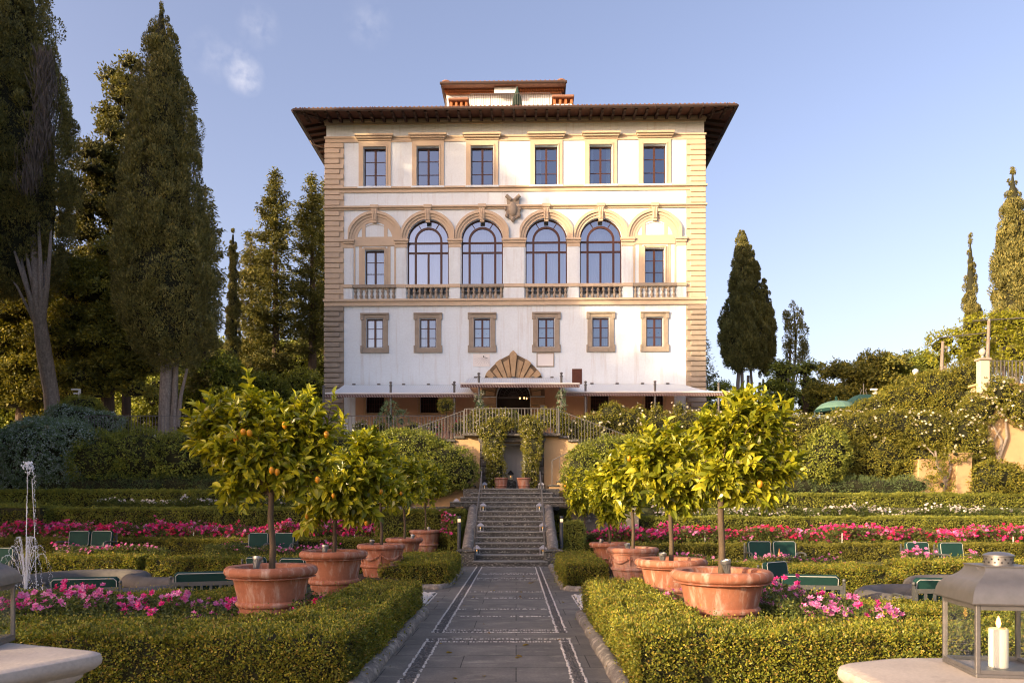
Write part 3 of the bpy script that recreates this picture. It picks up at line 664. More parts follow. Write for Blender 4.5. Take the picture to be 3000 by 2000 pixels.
for s in (-1, 1):
    for k in range(28):
        y = .3 + k * .62; x0, x1 = (UW + .02, UW + 1.25) if s > 0 else (-UW - 1.25, -UW - .02)
        zi = (ze1 - .16, ze1 + .02); zo = (ze0 + .02, ze0 + .16); i, o_ = (0, 1) if s > 0 else (1, 0)
        pr = [(x0, zi[0] if s > 0 else zo[0]), (x1, zo[0] if s > 0 else zi[0]), (x1, zo[1] if s > 0 else zi[1]), (x0, zi[1] if s > 0 else zo[1])]
        b.prism(pr, y - .065, y + .065)
for s in (-1, 1): b.tube([(s * UW, -.01, ze1 - .02), (s * (UW + 1.27), -1.27, ze0 + .1)], .085, 4)
b.build('rafters', M_wood, roof)
b = MB(); b.cbox(X0 + .02, X1 - .02, Y0, Y0 + .05, ze0 + .08, 23.28, .01); b.cbox(X0, X0 + .05, Y0 + .05, Y1, ze0 + .08, 23.28, .01); b.cbox(X1 - .05, X1, Y0 + .05, Y1, ze0 + .08, 23.28, .01)
b.tube([(X0 - .03, Y0 - .07, 23.22), (X1 + .03, Y0 - .07, 23.22)], .085, 10); b.tube([(X0 - .07, Y0 - .03, 23.22), (X0 - .07, Y1, 23.22)], .085, 10); b.tube([(X1 + .07, Y0 - .03, 23.22), (X1 + .07, Y1, 23.22)], .085, 10)
for k in range(19): u = X0 + .5 + (X1 - X0 - 1) * k / 18; b.box(u - .015, u + .015, Y0 - .165, Y0, 23.12, 23.31)
for s in (-1, 1): b.tube([(s * (UW + EO + .05), 1.6, 23.16), (s * (UW + EO - .1), 1.6, 22.9), (s * (UW + .12), 1.7, 22.55), (s * (UW + .1), 1.7, 12)], .05, 8)
b.build('gutter', M_gutter, roof)
b = MB()
for k in range(100): u = X0 + .12 + (X1 - X0 - .24) * k / 99; b.tube([(u, Y0 - .06, 23.29), (u, Y0 + 3.0, 23.31 + 3.0 * .30)], [.075, .07], 6)
b.build('tile_row', M_tile, roof)
# belvedere
by0 = 5.2
def bw(px): return WX(px, VYC + by0) - VXC
b = MB(); b.box(bw(1300), bw(1642), by0 + .5, by0 + 6, 24.5, 28.26); bel = b.build('belvedere', M_plaster, villa)
b = MB()
for k, (e, z) in enumerate(((.0, 28.06), (.12, 28.17))):
    b.box(bw(1300) - e, bw(1642) + e, by0 + .5 - .12 - e, by0 + .5, z, z + .07)
    nn = 46
    for q in range(nn): u = bw(1300) - e + (bw(1642) - bw(1300) + 2 * e) * (q + .5) / nn; b.box(u - .045, u + .045, by0 + .5 - .22 - e, by0 + .5 - .12 - e, z - .05, z + .068)
b.build('brick_corbel', M_brick, bel)
b = MB(); x0, x1 = bw(1288), bw(1653); b.prismx([(by0 - .25, 28.27), (by0 - .25, 28.36), (by0 + 3.2, 29.1), (by0 + 6.6, 28.36), (by0 + 6.6, 28.27)], x0, x1)
for k in range(27): u = x0 + .15 + (x1 - x0 - .3) * k / 26; b.tube([(u, by0 - .3, 28.41), (u, by0 + 3.2, 29.15)], .075, 6)
for s in (x0 + .3, x1 - .3): b.ell((s, by0 - .1, 28.52), (.28, .2, .10))
b.build('roof', M_tile, bel)
b = MB(); b.tube([(x0 - .05, by0 - .36, 28.30), (x1 + .05, by0 - .36, 28.30)], .09, 10); b.box(x0, x0 + .05, by0 - .3, by0 + 6.5, 28.14, 28.3); b.box(x1 - .05, x1, by0 - .3, by0 + 6.5, 28.14, 28.3)
b.tube([(x0 + .08, by0 - .2, 28.1), (x0 + .25, by0 + .3, 27.7), (x0 + .25, by0 + .4, 25)], .05, 6); b.build('gutter', M_gutter, bel)
b = MB(); b.box(bw(1443), bw(1512), by0 - .02, by0 + .08, 27.85, 28.22); b.build('wall_panel', M_plaster, bel)
# roof terrace railing
ry_ = 3.6; rw = lambda px: WX(px, VYC + ry_) - VXC
b = MB(); zt = WZ(274, VYC + ry_); zb = 24.75
b.tube([(rw(1376), ry_, zt), (rw(1607), ry_, zt)], .018, 6)
for k in range(45): u = rw(1376) + (rw(1607) - rw(1376)) * k / 44; b.box(u - (.02 if k % 11 == 0 else .008), u + (.02 if k % 11 == 0 else .008), ry_ - .01, ry_ + .01, zb, zt)
b.build('terrace_railing', M_iron, villa)
b = MB(); b.box(rw(1362), rw(1625), ry_ - .3, by0 + .5, 24.2, 24.75); b.build('roof_terrace', M_tile, villa)
for pa, pb, zoff in ((1311, 1371, 291), (1614, 1679, 286)):
    y = 2.6; cw = lambda px: WX(px, VYC + y) - VXC; z = WZ(zoff, VYC + y)
    b = MB(); b.box(cw(pa) + .12, cw(pb) - .12, y, y + 1.0, 23.6, z - .42); ch = b.build('chimney', M_plaster, villa)
    b = MB()
    for k in range(4): u = cw(pa) + .16 + (cw(pb) - cw(pa) - .32) * k / 3; b.box(u - .07, u + .07, y - .02, y + 1.02, z - .42, z - .10)
    b.box(cw(pa) + .2, cw(pb) - .2, y + .2, y + .9, z - .42, z - .1); b.build('brick_vent', M_brick, ch)
    b = MB(); b.cbox(cw(pa), cw(pb), y - .2, y + 1.2, z - .10, z + .04, .03); b.build('chimney_cap', M_tile, ch)
# folded umbrella on the roof terrace
t = thing('folded_umbrella', 'dark green folded umbrella on the roof terrace of the villa', 'umbrella', (WX(1515, 43.9), 43.9, 24.76))
b = MB(); zt = WZ(254, 43.9) - 24.76; b.tube([(0, 0, 0), (0, 0, zt)], .03, 6); b.build('pole', M_iron, t)
b = MB()
for k in range(9):
    a = 2 * math.pi * k / 9; b.tube([(.24 * math.cos(a), .24 * math.sin(a), zt - 1.25), (.20 * math.cos(a), .20 * math.sin(a), zt - .8), (.07 * math.cos(a), .07 * math.sin(a), zt - .35), (0, 0, zt - .05)], [.075, .08, .06, .03], 6)
b.build('canopy', surf('dark_green_cloth', (.02, .05, .035), (.03, .06, .045), 4, .9), t, smooth=True)
# ------------------------------------------------------------------ ground, path, kerbs
def gz(x, y):
    d = np.clip((np.abs(x + .22) - 3.0) / 1.2, 0, 1) * np.clip((y - 10.6) / 1.2, 0, 1) * np.clip((22.2 - y) / 1.0, 0, 1)
    return -.27 * d
def make_ground():
    xs = np.concatenate([[-300, -120, -60], np.arange(-40, 40.01, .5), [60, 120, 300]])
    ys = np.concatenate([np.arange(-60, -10, 10), np.arange(-10, 23.61, .4), [23.62]])
    rows = [(y, None) for y in ys] + [(23.63, .5), (26.14, .6), (26.15, 1.68), (28.75, 1.74), (28.76, 4.46), (60, 4.46), (120, 4.0), (600, 0)]
    V = []; n = len(xs)
    for y, z in rows:
        zz = gz(xs, np.full(n, y)) if z is None else np.full(n, z)
        V.append(np.stack([xs, np.full(n, y), zz], 1))
    V = np.concatenate(V); Q = np.array([(j * n + i, j * n + i + 1, (j + 1) * n + i + 1, (j + 1) * n + i) for j in range(len(rows) - 1) for i in range(n - 1)])
    return np_mesh('ground', V, Q)
M_ground = surf('garden_soil', (.085, .075, .05), (.05, .05, .026), .8, .95, bump=.3, bscale=12, fine=(.25, 30), stain=(.06, .075, .02), stain_scale=.5, stain_lo=.4, stain_hi=.6)
tag(link_mesh('ground', make_ground(), M_ground), kind='structure')
def pave_mat():
    m, nt, o = _nt('path_slabs'); L = nt.links; tc = nt.nodes.new('ShaderNodeTexCoord')
    br = nt.nodes.new('ShaderNodeTexBrick'); L.new(tc.outputs['Object'], br.inputs['Vector']); br.inputs['Scale'].default_value = 1
    br.inputs['Brick Width'].default_value = 1.35; br.inputs['Row Height'].default_value = .62; br.inputs['Mortar Size'].default_value = .006; br.offset = .43
    br.inputs['Color1'].default_value = (.168, .160, .138, 1); br.inputs['Color2'].default_value = (.130, .124, .108, 1); br.inputs['Mortar'].default_value = (.018, .018, .017, 1)
    n = _noise(nt, 2.2, 6, tc.outputs['Object']); r = _ramp(nt, n.outputs['Fac'], [(.3, (.7, .7, .72)), (.7, (1.25, 1.22, 1.2))])
    c = _mix(nt, 1.0, br.outputs['Color'], r.outputs[0], 'MULTIPLY')
    mp = nt.nodes.new('ShaderNodeMapping'); mp.inputs['Scale'].default_value = (1, 2.4, 1); L.new(tc.outputs['Object'], mp.inputs['Vector'])
    n2 = _noise(nt, 1.7, 7, mp.outputs[0], .7); f = _ramp(nt, n2.outputs['Fac'], [(.55, (0, 0, 0)), (.66, (.8, .8, .8))])
    c = _mix(nt, f.outputs[0], c, (.29, .27, .22))
    n4 = _noise(nt, 60, 3, tc.outputs['Object']); r4 = _ramp(nt, n4.outputs['Fac'], [(.3, (.78,) * 3), (.7, (1.2,) * 3)]); c = _mix(nt, 1.0, c, r4.outputs[0], 'MULTIPLY')
    p = nt.nodes.new('ShaderNodeBsdfPrincipled'); L.new(c, p.inputs['Base Color']); p.inputs['Roughness'].default_value = .72
    bp = nt.nodes.new('ShaderNodeBump'); bp.inputs['Strength'].default_value = .25; bp.inputs['Distance'].default_value = .01; L.new(n2.outputs['Fac'], bp.inputs['Height']); L.new(bp.outputs[0], p.inputs['Normal'])
    L.new(p.outputs[0], o.inputs[0]); return m
b = MB(); z = .006
b.add([(-1.50, 1.0, z), (1.02, 1.0, z), (1.02, 20.6, z), (-1.50, 20.6, z)], [(0, 1, 2, 3)])
b.add([(-3.0, 11.55, z), (-1.5, 11.55, z), (-1.5, 14.75, z), (-3.0, 14.75, z)], [(0, 1, 2, 3)]); b.add([(1.02, 11.1, z), (2.6, 11.1, z), (2.6, 14.5, z), (1.02, 14.5, z)], [(0, 1, 2, 3)])
tag(b.build('path', pave_mat()), kind='structure')
rng = np.random.default_rng(7)
_pv, _pq = np_ell((0, 0, 0), (1, 1, 1), 7, 4)
def pebbles(P, size, rng, flat=.45):
    n = len(P); a = rng.uniform(0, 6.28, n); s = size * rng.uniform(.7, 1.25, n); e = rng.uniform(.6, .9, n)
    x = _pv[None, :, 0] * s[:, None]; y = _pv[None, :, 1] * (s * e)[:, None]; zz = _pv[None, :, 2] * (s * flat)[:, None]
    V = np.stack([x * np.cos(a)[:, None] - y * np.sin(a)[:, None], x * np.sin(a)[:, None] + y * np.cos(a)[:, None], zz], -1) + P[:, None, :]
    return V.reshape(-1, 3), (_pq[None] + (np.arange(n) * len(_pv))[:, None, None]).reshape(-1, 4)
lm = LM(); XL, XR = -1.115, .668; XLi, XRi = -.965, .545
def row(x0, y0, x1, y1, m, size=.0165, sp=.034, jit=.005, skip=.06):
    n = max(2, int(math.hypot(x1 - x0, y1 - y0) / sp)); t = np.linspace(0, 1, n)
    P = np.stack([x0 + (x1 - x0) * t + rng.normal(0, jit, n), y0 + (y1 - y0) * t + rng.normal(0, jit, n), np.full(n, .010)], 1)
    P = P[rng.random(n) > skip + .08]; V, Q = pebbles(P, size, rng); lm.add(V, Q, m)
PANEL = [(5.4, 9.05), (9.55, 20.3)]
for y0, y1 in PANEL:
    for x in (XL, XLi, XR, XRi): row(x, y0, x, y1, 0)
    for xa, xb in ((XL, XLi), (XRi, XR)):
        for q in range(1, 4): x = xa + (xb - xa) * q / 4; row(x, y0, x, y1, 1, .02, .04, .008, .15)
for y in (9.05, 8.86, 9.55, 9.72): row(XL, y, XR, y, 0)
for y in (8.93, 8.99, 9.60, 9.66): row(XL, y, XR, y, 1, .018, .05, .01, .2)
for y in (10.95, 11.75, 13.2, 14.2, 16.6, 17.0, 18.0, 18.35, 20.25):
    row(XLi, y, XRi, y, 0, .02, .042, .012, .15); row(XLi, y + .06, XRi, y + .06, 1, .016, .06, .01, .25)
tag(lm.build('pebble_border', [M_pebble_w, M_pebble_d]), kind='structure')
for nm, x0, x1, y0, y1 in (('l', -2.7, -1.58, 12.0, 13.95), ('r', 1.10, 2.3, 11.7, 13.6)):
    lm = LM(); n = 2600; P = np.stack([rng.uniform(x0, x1, n), rng.uniform(y0, y1, n), np.full(n, .012) + rng.uniform(0, .02, n)], 1)
    V, Q = pebbles(P, .026, rng, .6); lm.add(V, Q, 0); row(x1 + .04 if nm == 'l' else x0 - .04, y0, x1 + .04 if nm == 'l' else x0 - .04, y1, 0)
    row(x0, y0 - .02, x1, y0 - .02, 0)
    tag(lm.build('white_gravel', [M_pebble_w, M_pebble_d]), 'white gravel patch ' + ('left of the paved path' if nm == 'l' else 'right of the paved path'), 'gravel', kind='stuff')
def kerb(pts, r=.095):
    P = []
    for (xa, ya), (xb, yb) in zip(pts[:-1], pts[1:]):
        n = max(2, int(math.hypot(xb - xa, yb - ya) / .07))
        P += [(xa + (xb - xa) * k / n, ya + (yb - ya) * k / n) for k in range(n)]
    P.append(pts[-1]); P = np.array(P); nz = vnoise(np.c_[P * 3.1, np.zeros(len(P))], 3)
    b = MB(); b.tube([(p[0], p[1], .015) for p in P], [r * (.85 + .3 * q) for q in nz], 10)
    for i in range(len(b.v)):
        v = b.v[i]; q = .016 * (vnoise(np.array([[v[0] * 11, v[1] * 11, v[2] * 11]]), 5)[0] - .5); b.v[i] = (v[0] + q, v[1], v[2] + q)
    tag(b.build('kerb', M_cheek, smooth=True), kind='structure')
kerb([(-1.47, 2.0), (-1.47, 11.5), (-2.2, 11.62)]); kerb([(1.0, 2.0), (1.0, 11.0)])
kerb([(-3.2, 14.72), (-1.62, 14.72), (-1.47, 14.95), (-1.47, 18.9), (-1.9, 18.9)]); kerb([(2.4, 14.4), (1.1, 14.4), (1.0, 14.7), (1.0, 20.4)])
M_lawn = surf('mown_grass', (.10, .095, .02), (.075, .08, .016), 2, .95, bump=.5, bscale=70, fine=(.25, 50))
b = MB()
b.add([(-2.6, 18.6, .008), (-1.58, 18.6, .008), (-1.58, 20.6, .008), (-2.6, 20.6, .008)], [(0, 1, 2, 3)])
for x0, x1, y0, y1, zz in ((-14.5, -3.6, 20.9, 22.9, .012), (3.0, 16, 19.3, 22.6, .012)):
    nx, ny = 40, 8; vs = [(x0 + (x1 - x0) * i / nx, y0 + (y1 - y0) * j / ny) for j in range(ny + 1) for i in range(nx + 1)]
    b.add([(x, y, float(gz(np.array([x]), np.array([y]))[0]) + .02) for x, y in vs], [(j * (nx + 1) + i, j * (nx + 1) + i + 1, (j + 1) * (nx + 1) + i + 1, (j + 1) * (nx + 1) + i) for j in range(ny) for i in range(nx)])
tag(b.build('lawn', M_lawn), kind='structure')

for x0, x1 in ((-4.6, -2.25), (1.9, 4.2)):
    b = MB(); b.cbox(x0, x1, 24.45, 26.6, .4, 1.735, .02); tag(b.build('walkway', M_stone), kind='structure')
# ------------------------------------------------------------------ main stair
D0, TR, RS = 20.5, .335, .158
st = thing('staircase', 'dark lichened stone staircase climbing from the path to the niche', 'staircase', (0, 0, 0))
rr = random.Random(3)
for k in range(15):
    z1 = (k + 1) * RS; y0 = D0 + k * TR
    if k < 11: x0, x1 = -1.25, .90
    else: j = 14 - k; x0, x1 = -1.25 - .33 * j, .95 + .33 * j
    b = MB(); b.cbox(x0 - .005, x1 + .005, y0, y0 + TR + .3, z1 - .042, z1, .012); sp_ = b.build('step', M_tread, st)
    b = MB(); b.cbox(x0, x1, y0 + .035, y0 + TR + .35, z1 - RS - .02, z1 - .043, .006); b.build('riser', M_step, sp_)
b = MB(); b.box(-1.9, 1.55, D0 + 15 * TR + .2, 27.3, 1.6, 15 * RS - .003); b.build('landing', M_step, st)
for s, xa, xb in ((-1, -1.60, -1.27), (1, .92, 1.25)):
    b = MB(); b.prismx([(21.0, -.05), (24.4, -.05), (24.4, 1.62), (21.0, .30)], xa + .03, xb - .03); b.build('cheek_wall', M_cheek, st)
    b = MB(); n = 40; P = [((xa + xb) / 2, 20.95 + 3.5 * k / n, .33 + 1.34 * k / n + .05) for k in range(n + 1)]; b.tube(P, .17, 12)
    for i in range(len(b.v)):
        v = b.v[i]; q = .03 * (vnoise(np.array([[v[0] * 9, v[1] * 9, v[2] * 9]]), 8)[0] - .5); b.v[i] = (v[0] + q, v[1], v[2] + q)
    b.build('coping', M_cheek, st, smooth=True)
    b = MB(); b.cbox(xa - .10, xb + .08, 20.55, 21.08, -.05, .40, .02); b.cbox(xa - .13, xb + .10, 20.52, 21.11, .401, .47, .02); b.build('end_pier', M_step, st)
def railing(name, label, pts, hgt, sp=.12, parent=None, posts=(), loops=False, r=.008, foot=.06):
    """pts: foot line of the railing as 3D points; bars are vertical"""
    b = MB(); P = [Vector(p) for p in pts]; up = Vector((0, 0, hgt))
    b.tube([p + up for p in P], .017, 6)
    for a, c in zip(P[:-1], P[1:]):
        n = max(1, int(round((c - a).length / sp)))
        for k in range(n + 1):
            q = a.lerp(c, k / n); b.box(q.x - r, q.x + r, q.y - r, q.y + r, q.z + foot * (k % 2 == 0), q.z + hgt)
        if loops:
            for k in range(0, n - 1, 4):
                q0, q1 = a.lerp(c, k / n), a.lerp(c, (k + 1) / n); m_ = (q0 + q1) / 2
                b.tube([q0 + Vector((0, 0, .1)), q0.lerp(q1, .15) + Vector((0, 0, .03)), m_ + Vector((0, 0, .0)), q0.lerp(q1, .85) + Vector((0, 0, .03)), q1 + Vector((0, 0, .1))], r, 5)
    for q in P: b.box(q.x - .016, q.x + .016, q.y - .016, q.y + .016, q.z - .02, q.z + hgt)
    o = b.build(name, M_rail, parent)
    if parent is None: tag(o, label, 'railing')
    return o
for s, x in ((-1, -1.19), (1, .83)):
    z0 = RS; b = MB(); pts = [(x, 20.75, RS + .95), (x, 24.9, 12.6 * RS + .95)]
    b.tube(pts, .022, 6); b.tube([(x, 20.75, RS), (x, 20.75, RS + .95)], .016, 6)
    for k, y in ((3, 21.75), (7, 23.1), (12, 24.8)): b.tube([(x, y, (int((y - D0) / TR) + 1) * RS), (x, y, RS + .95 + (y - 20.75) / 4.15 * 11.6 * RS)], .014, 6)
    tag(b.build('handrail', M_rail), 'thin steel handrail along the %s edge of the stone staircase' % ('left' if s < 0 else 'right'), 'handrail')

# ------------------------------------------------------------------ niche pavilion with the two side flights
pv = thing('niche_pavilion', 'ochre rendered wall with a grey niche and stone pillars under the balcony', 'pavilion', (0, 0, 0))
YP = 27.3; cxp = -.16; zl = 2.37
b = MB(); nl, nr, nt_ = cxp - .80, cxp + .80, 4.15
b.box(-1.95, nl - .42, YP, 28.7, zl - .7, 4.40); b.box(nr + .42, 1.62, YP, 28.7, zl - .7, 4.40); b.box(nl - .42, nr + .42, YP + .02, 28.7, nt_ + .01, 4.40)
for s in (-1, 1):
    for k in range(9):
        xa = (-1.95 if s < 0 else 1.62) + s * k * .36; xb = xa + s * .36; b.box(min(xa, xb), max(xa, xb), YP, 28.7, 1.6, 4.40 - .13 * (k + .6))
b.build('wall', M_wallochre, pv)
b = MB()
N = 16
for k in range(N):
    a0, a1 = math.pi * k / N, math.pi * (k + 1) / N
    p0, p1 = (cxp + .80 * math.cos(a0), YP + .1 + .80 * math.sin(a0)), (cxp + .80 * math.cos(a1), YP + .1 + .80 * math.sin(a1))
    b.add([(*p0, zl), (*p1, zl), (*p1, nt_), (*p0, nt_)], [(0, 1, 2, 3)])
b.box(nl, nr, YP + .1, YP + 1, nt_ - .02, nt_); b.build('niche', M_niche, pv)
b = MB()
for s in (-1, 1):
    for k in range(6):
        z = zl + .30 * k; w = .40 if k % 2 == 0 else .36; x = cxp + s * 1.01; b.cbox(x - w / 2, x + w / 2, YP - .13, YP + .25, z + .008, z + .292, .02)
b.cbox(cxp - 1.24, cxp - .76, YP - .18, YP + .2, zl - .02, zl + .22, .015); b.cbox(cxp + .76, cxp + 1.24, YP - .18, YP + .2, zl - .02, zl + .22, .015)
b.cbox(cxp - 1.25, cxp + 1.25, YP - .16, YP + .2, nt_ + .03, 4.38, .02)
for s in (-1, 1): b.tube([(cxp + s * 1.15, YP - .22, 4.27), (cxp + s * 1.15, YP + .1, 4.27)], .13, 12); b.ell((cxp + s * 1.15, YP - .24, 4.27), (.06, .04, .06))
b.build('pillar', M_stone, pv)
b = MB(); b.cbox(-2.0, 1.68, YP - .32, 28.9, 4.40, 4.50, .02); b.cbox(cxp - 1.35, cxp + 1.35, YP - .40, YP - .10, 4.385, 4.47, .02)
for s in (-1, 1):
    for k in range(9):
        xa = (-1.95 if s < 0 else 1.62) + s * k * .36; xb = xa + s * .40; zz = 4.40 - .13 * (k + .6); b.cbox(min(xa, xb), max(xa, xb), YP - .10, 28.7, zz, zz + .09, .015)
b.build('balcony_slab', M_stone, pv)
for s in (-1, 1):
    b = MB(); c2 = MB()
    for k in range(7):
        xa = (-1.55 if s < 0 else 1.22) + s * k * .33; xb = xa + s * .33; zz = zl + .16 * (k + 1)
        b.box(min(xa, xb), max(xa, xb), YP - .98, YP, 1.6, zz - .06); c2.cbox(min(xa, xb) - .03, max(xa, xb) + .03, YP - 1.03, YP, zz - .059, zz, .012)
    b.build('flight_wall', M_wallochre, pv); c2.build('flight_step', M_step, pv)
b = MB(); n = 14; pts = [(-1.95, YP - .25, 4.5)] + [(cxp - 1.7 + 3.4 * k / n, YP - .25 - .12 * math.sin(math.pi * k / n), 4.5) for k in range(n + 1)] + [(1.60, YP - .25, 4.5)]
railing('balcony_railing', 'grey steel railing of the balcony above the niche', pts, .92, .125, loops=True)
for s in (-1, 1):
    x0 = -1.95 if s < 0 else 1.60
    railing('stair_railing', 'grey steel railing sloping down to the %s from the balcony' % ('left' if s < 0 else 'right'), [(x0 + s * .05, YP - .08, 4.47), (x0 + s * 3.0, YP - .08, 4.47 - 1.08)], .90, .125, loops=True)
    x0 = -1.55 if s < 0 else 1.22
    railing('flight_railing', 'thin grey steel railing of the %s lower side flight' % ('left' if s < 0 else 'right'), [(x0 + s * .1, YP - .95, zl + .16), (x0 + s * 2.0, YP - .95, zl + 1.08)], .90, .3)
# terrace railing left and right
YF = 29.3
railing('terrace_railing', 'long grey bar railing along the left terrace edge under the cypresses', [(-17.6, YF, 4.50), (-11, YF, 4.5), (-5.2, YF, 4.50)], .95, .125)
railing('terrace_railing', 'grey bar railing between the left awning and the balcony stairs', [(-5.0, YF, 4.50), (-2.0, YF, 4.50)], .95, .125)

M_gravel = surf('pale_gravel', (.42, .37, .31), (.34, .30, .25), 6, .95, fine=(.2, 40))
b = MB(); b.add([(-30, 28.95, 4.472), (17, 28.95, 4.472), (17, 39.9, 4.472), (-30, 39.9, 4.472)], [(0, 1, 2, 3)]); tag(b.build('terrace_paving', M_gravel), kind='structure')
# ------------------------------------------------------------------ awnings
def awning_mat():
    m, nt, o = _nt('awning_cloth'); L = nt.links; tc = nt.nodes.new('ShaderNodeTexCoord'); wv = nt.nodes.new('ShaderNodeTexWave'); wv.wave_type = 'BANDS'; wv.bands_direction = 'X'
    wv.inputs['Scale'].default_value = 2.6; wv.inputs['Distortion'].default_value = .0; L.new(tc.outputs['Object'], wv.inputs['Vector'])
    r = _ramp(nt, wv.outputs['Fac'], [(.45, (.74, .83, .87)), (.55, (.68, .74, .76))]); p = nt.nodes.new('ShaderNodeBsdfPrincipled'); p.inputs['Roughness'].default_value = .8
    L.new(r.outputs[0], p.inputs['Base Color']); t = nt.nodes.new('ShaderNodeBsdfTranslucent'); t.inputs[0].default_value = (.55, .22, .09, 1)
    ms = nt.nodes.new('ShaderNodeMixShader'); ms.inputs[0].default_value = .10; L.new(p.outputs[0], ms.inputs[1]); L.new(t.outputs[0], ms.inputs[2]); L.new(ms.outputs[0], o.inputs[0]); return m
def stripe_mat():
    m, nt, o = _nt('striped_valance'); L = nt.links; tc = nt.nodes.new('ShaderNodeTexCoord'); mp = nt.nodes.new('ShaderNodeMapping'); mp.inputs['Rotation'].default_value = (0, R(24), 0)
    L.new(tc.outputs['Object'], mp.inputs[0]); wv = nt.nodes.new('ShaderNodeTexWave'); wv.bands_direction = 'X'; wv.inputs['Scale'].default_value = 2.6; L.new(mp.outputs[0], wv.inputs['Vector'])
    r = _ramp(nt, wv.outputs['Fac'], [(.46, (.095, .05, .045)), (.54, (.27, .22, .21))]); p = nt.nodes.new('ShaderNodeBsdfPrincipled'); p.inputs['Roughness'].default_value = .85
    L.new(r.outputs[0], p.inputs['Base Color']); L.new(p.outputs[0], o.inputs[0]); return m
M_awn, M_val = awning_mat(), stripe_mat()
M_tint_lining = leafmat('awning_tint_lining', [(.42, .17, .075), (.46, .19, .085)], (.9, 1.1), 1, .45, .85, (1.6, 1.2, .8))  # underside colour added to tint the light beneath the awnings
def awning(label, xb0, xb1, yb, zb, xf0, xf1, yf, zf, posts):
    t = thing('awning', label, 'awning', (0, 0, 0), 0, 'awnings on the villa front')
    nx, ny = 36, 8; b = MB(); vs = []
    for lay in (0, 1):
        for j in range(ny + 1):
            s = j / ny
            for i in range(nx + 1):
                q = i / nx; xx = (xb0 + (xb1 - xb0) * q) * (1 - s) + (xf0 + (xf1 - xf0) * q) * s
                zz = zb + (zf - zb) * s - .10 * math.sin(math.pi * s) - .03 * math.sin(math.pi * s) * abs(math.sin(i * .55)) - .012 * lay
                vs.append((xx, yb + (yf - yb) * s, zz))
    o = (nx + 1) * (ny + 1); fs = []
    for j in range(ny):
        for i in range(nx): a = j * (nx + 1) + i; fs.append((a, a + nx + 1, a + nx + 2, a + 1)); fs.append((o + a, o + a + 1, o + a + nx + 2, o + a + nx + 1))
    cut = len(b.f); b.add(vs, fs); o2 = b.build('canopy', [M_awn, M_tint_lining], t, smooth=True); o2.data.polygons.foreach_set('material_index', [k % 2 for k in range(len(fs))])
    b = MB(); n = int((xf1 - xf0) / .12)
    b.tube([(xf0, yf, zf - .02), (xf1, yf, zf - .02)], .045, 8); b.build('front_bar', M_white, t)
    b = MB(); b.cbox(xf0, xf1, yf - .02, yf + .01, zf - .20, zf - .07, .004)
    for k in range(n): x = xf0 + (xf1 - xf0) * k / n; b.prism([(x, zf - .199), (x + .06, zf - .235), (x + .12, zf - .199)], yf - .019, yf + .009)
    b.build('valance', M_val, t)
    for k in range(5): b = MB(); x = xb0 + (xb1 - xb0) * (k + .4) / 5; b.cbox(x - .09, x + .09, yb - .08, yb + .02, zb + .0, zb + .07, .01); b.build('bracket', M_iron, t)
    for px, ztop in posts:
        x = WX(px, yf); q = MB(); q.tube([(x, yf + .1, 4.47), (x, yf + .1, ztop)], .058, 10); q.lathe([(.08, 0), (.085, .03), (.05, .06), (.04, .10), (.075, .15), (.075, .19), (.0, .23)], 10, (x, yf + .1, ztop)); q.lathe([(.1, 0), (.1, .3), (.06, .34)], 10, (x, yf + .1, 4.47)); q.build('post', M_iron, t, smooth=True)
    return t
yv = lambda x: VYC + VM * (x - VXC)
awning('long pale awning over the left ground floor windows of the villa', fu(1010) + VXC, fu(1372) + VXC, yv(-6) - .08, fz(1127), WX(952, 36.5), WX(1396, 36.5), 36.5, WZ(1151, 36.5), [(946, WZ(1140, 36.5)), (1143.6, WZ(1129, 36.5)), (1330.6, WZ(1128, 36.5))])
awning('shorter higher awning over the fan-shaped villa portal', fu(1372) + VXC, fu(1650) + VXC, yv(0) - .22, fz(1109), WX(1349, 35.6), WX(1698, 35.6), 35.6, WZ(1122, 35.6), [(1402.5, WZ(1103, 35.6)), (1645, WZ(1102, 35.6))])
awning('long pale awning over the right ground floor windows of the villa', fu(1630) + VXC, fu(2000) + VXC, yv(6) - .08, fz(1127), WX(1652, 36.5), WX(2138, 36.5), 36.5, WZ(1147, 36.5), [(1716, WZ(1127, 36.5)), (1920, WZ(1126, 36.5)), (2107, WZ(1133, 36.5))])
# warm bulbs glowing in the doorway
t = thing('chandelier', 'small lit chandelier glowing in the dark villa doorway', 'lamp', (WX(1532, 39.2), 39.2, WZ(1172, 39.2)))
b = MB(); b.tube([(0, 0, .1), (0, 0, 1.0)], .012, 5); b.lathe([(.01, .1), (.2, .05), (.2, .03), (.01, .0)], 10); b.build('frame', M_lantern_d, t)
for k in range(5): a = k * 1.2566; b = MB(); b.ell((.2 * math.cos(a), .2 * math.sin(a), .09), (.035, .035, .06), 8, 6); b.build('bulb', emis('bulb_glow', (1, .50, .16), 1.8), t)

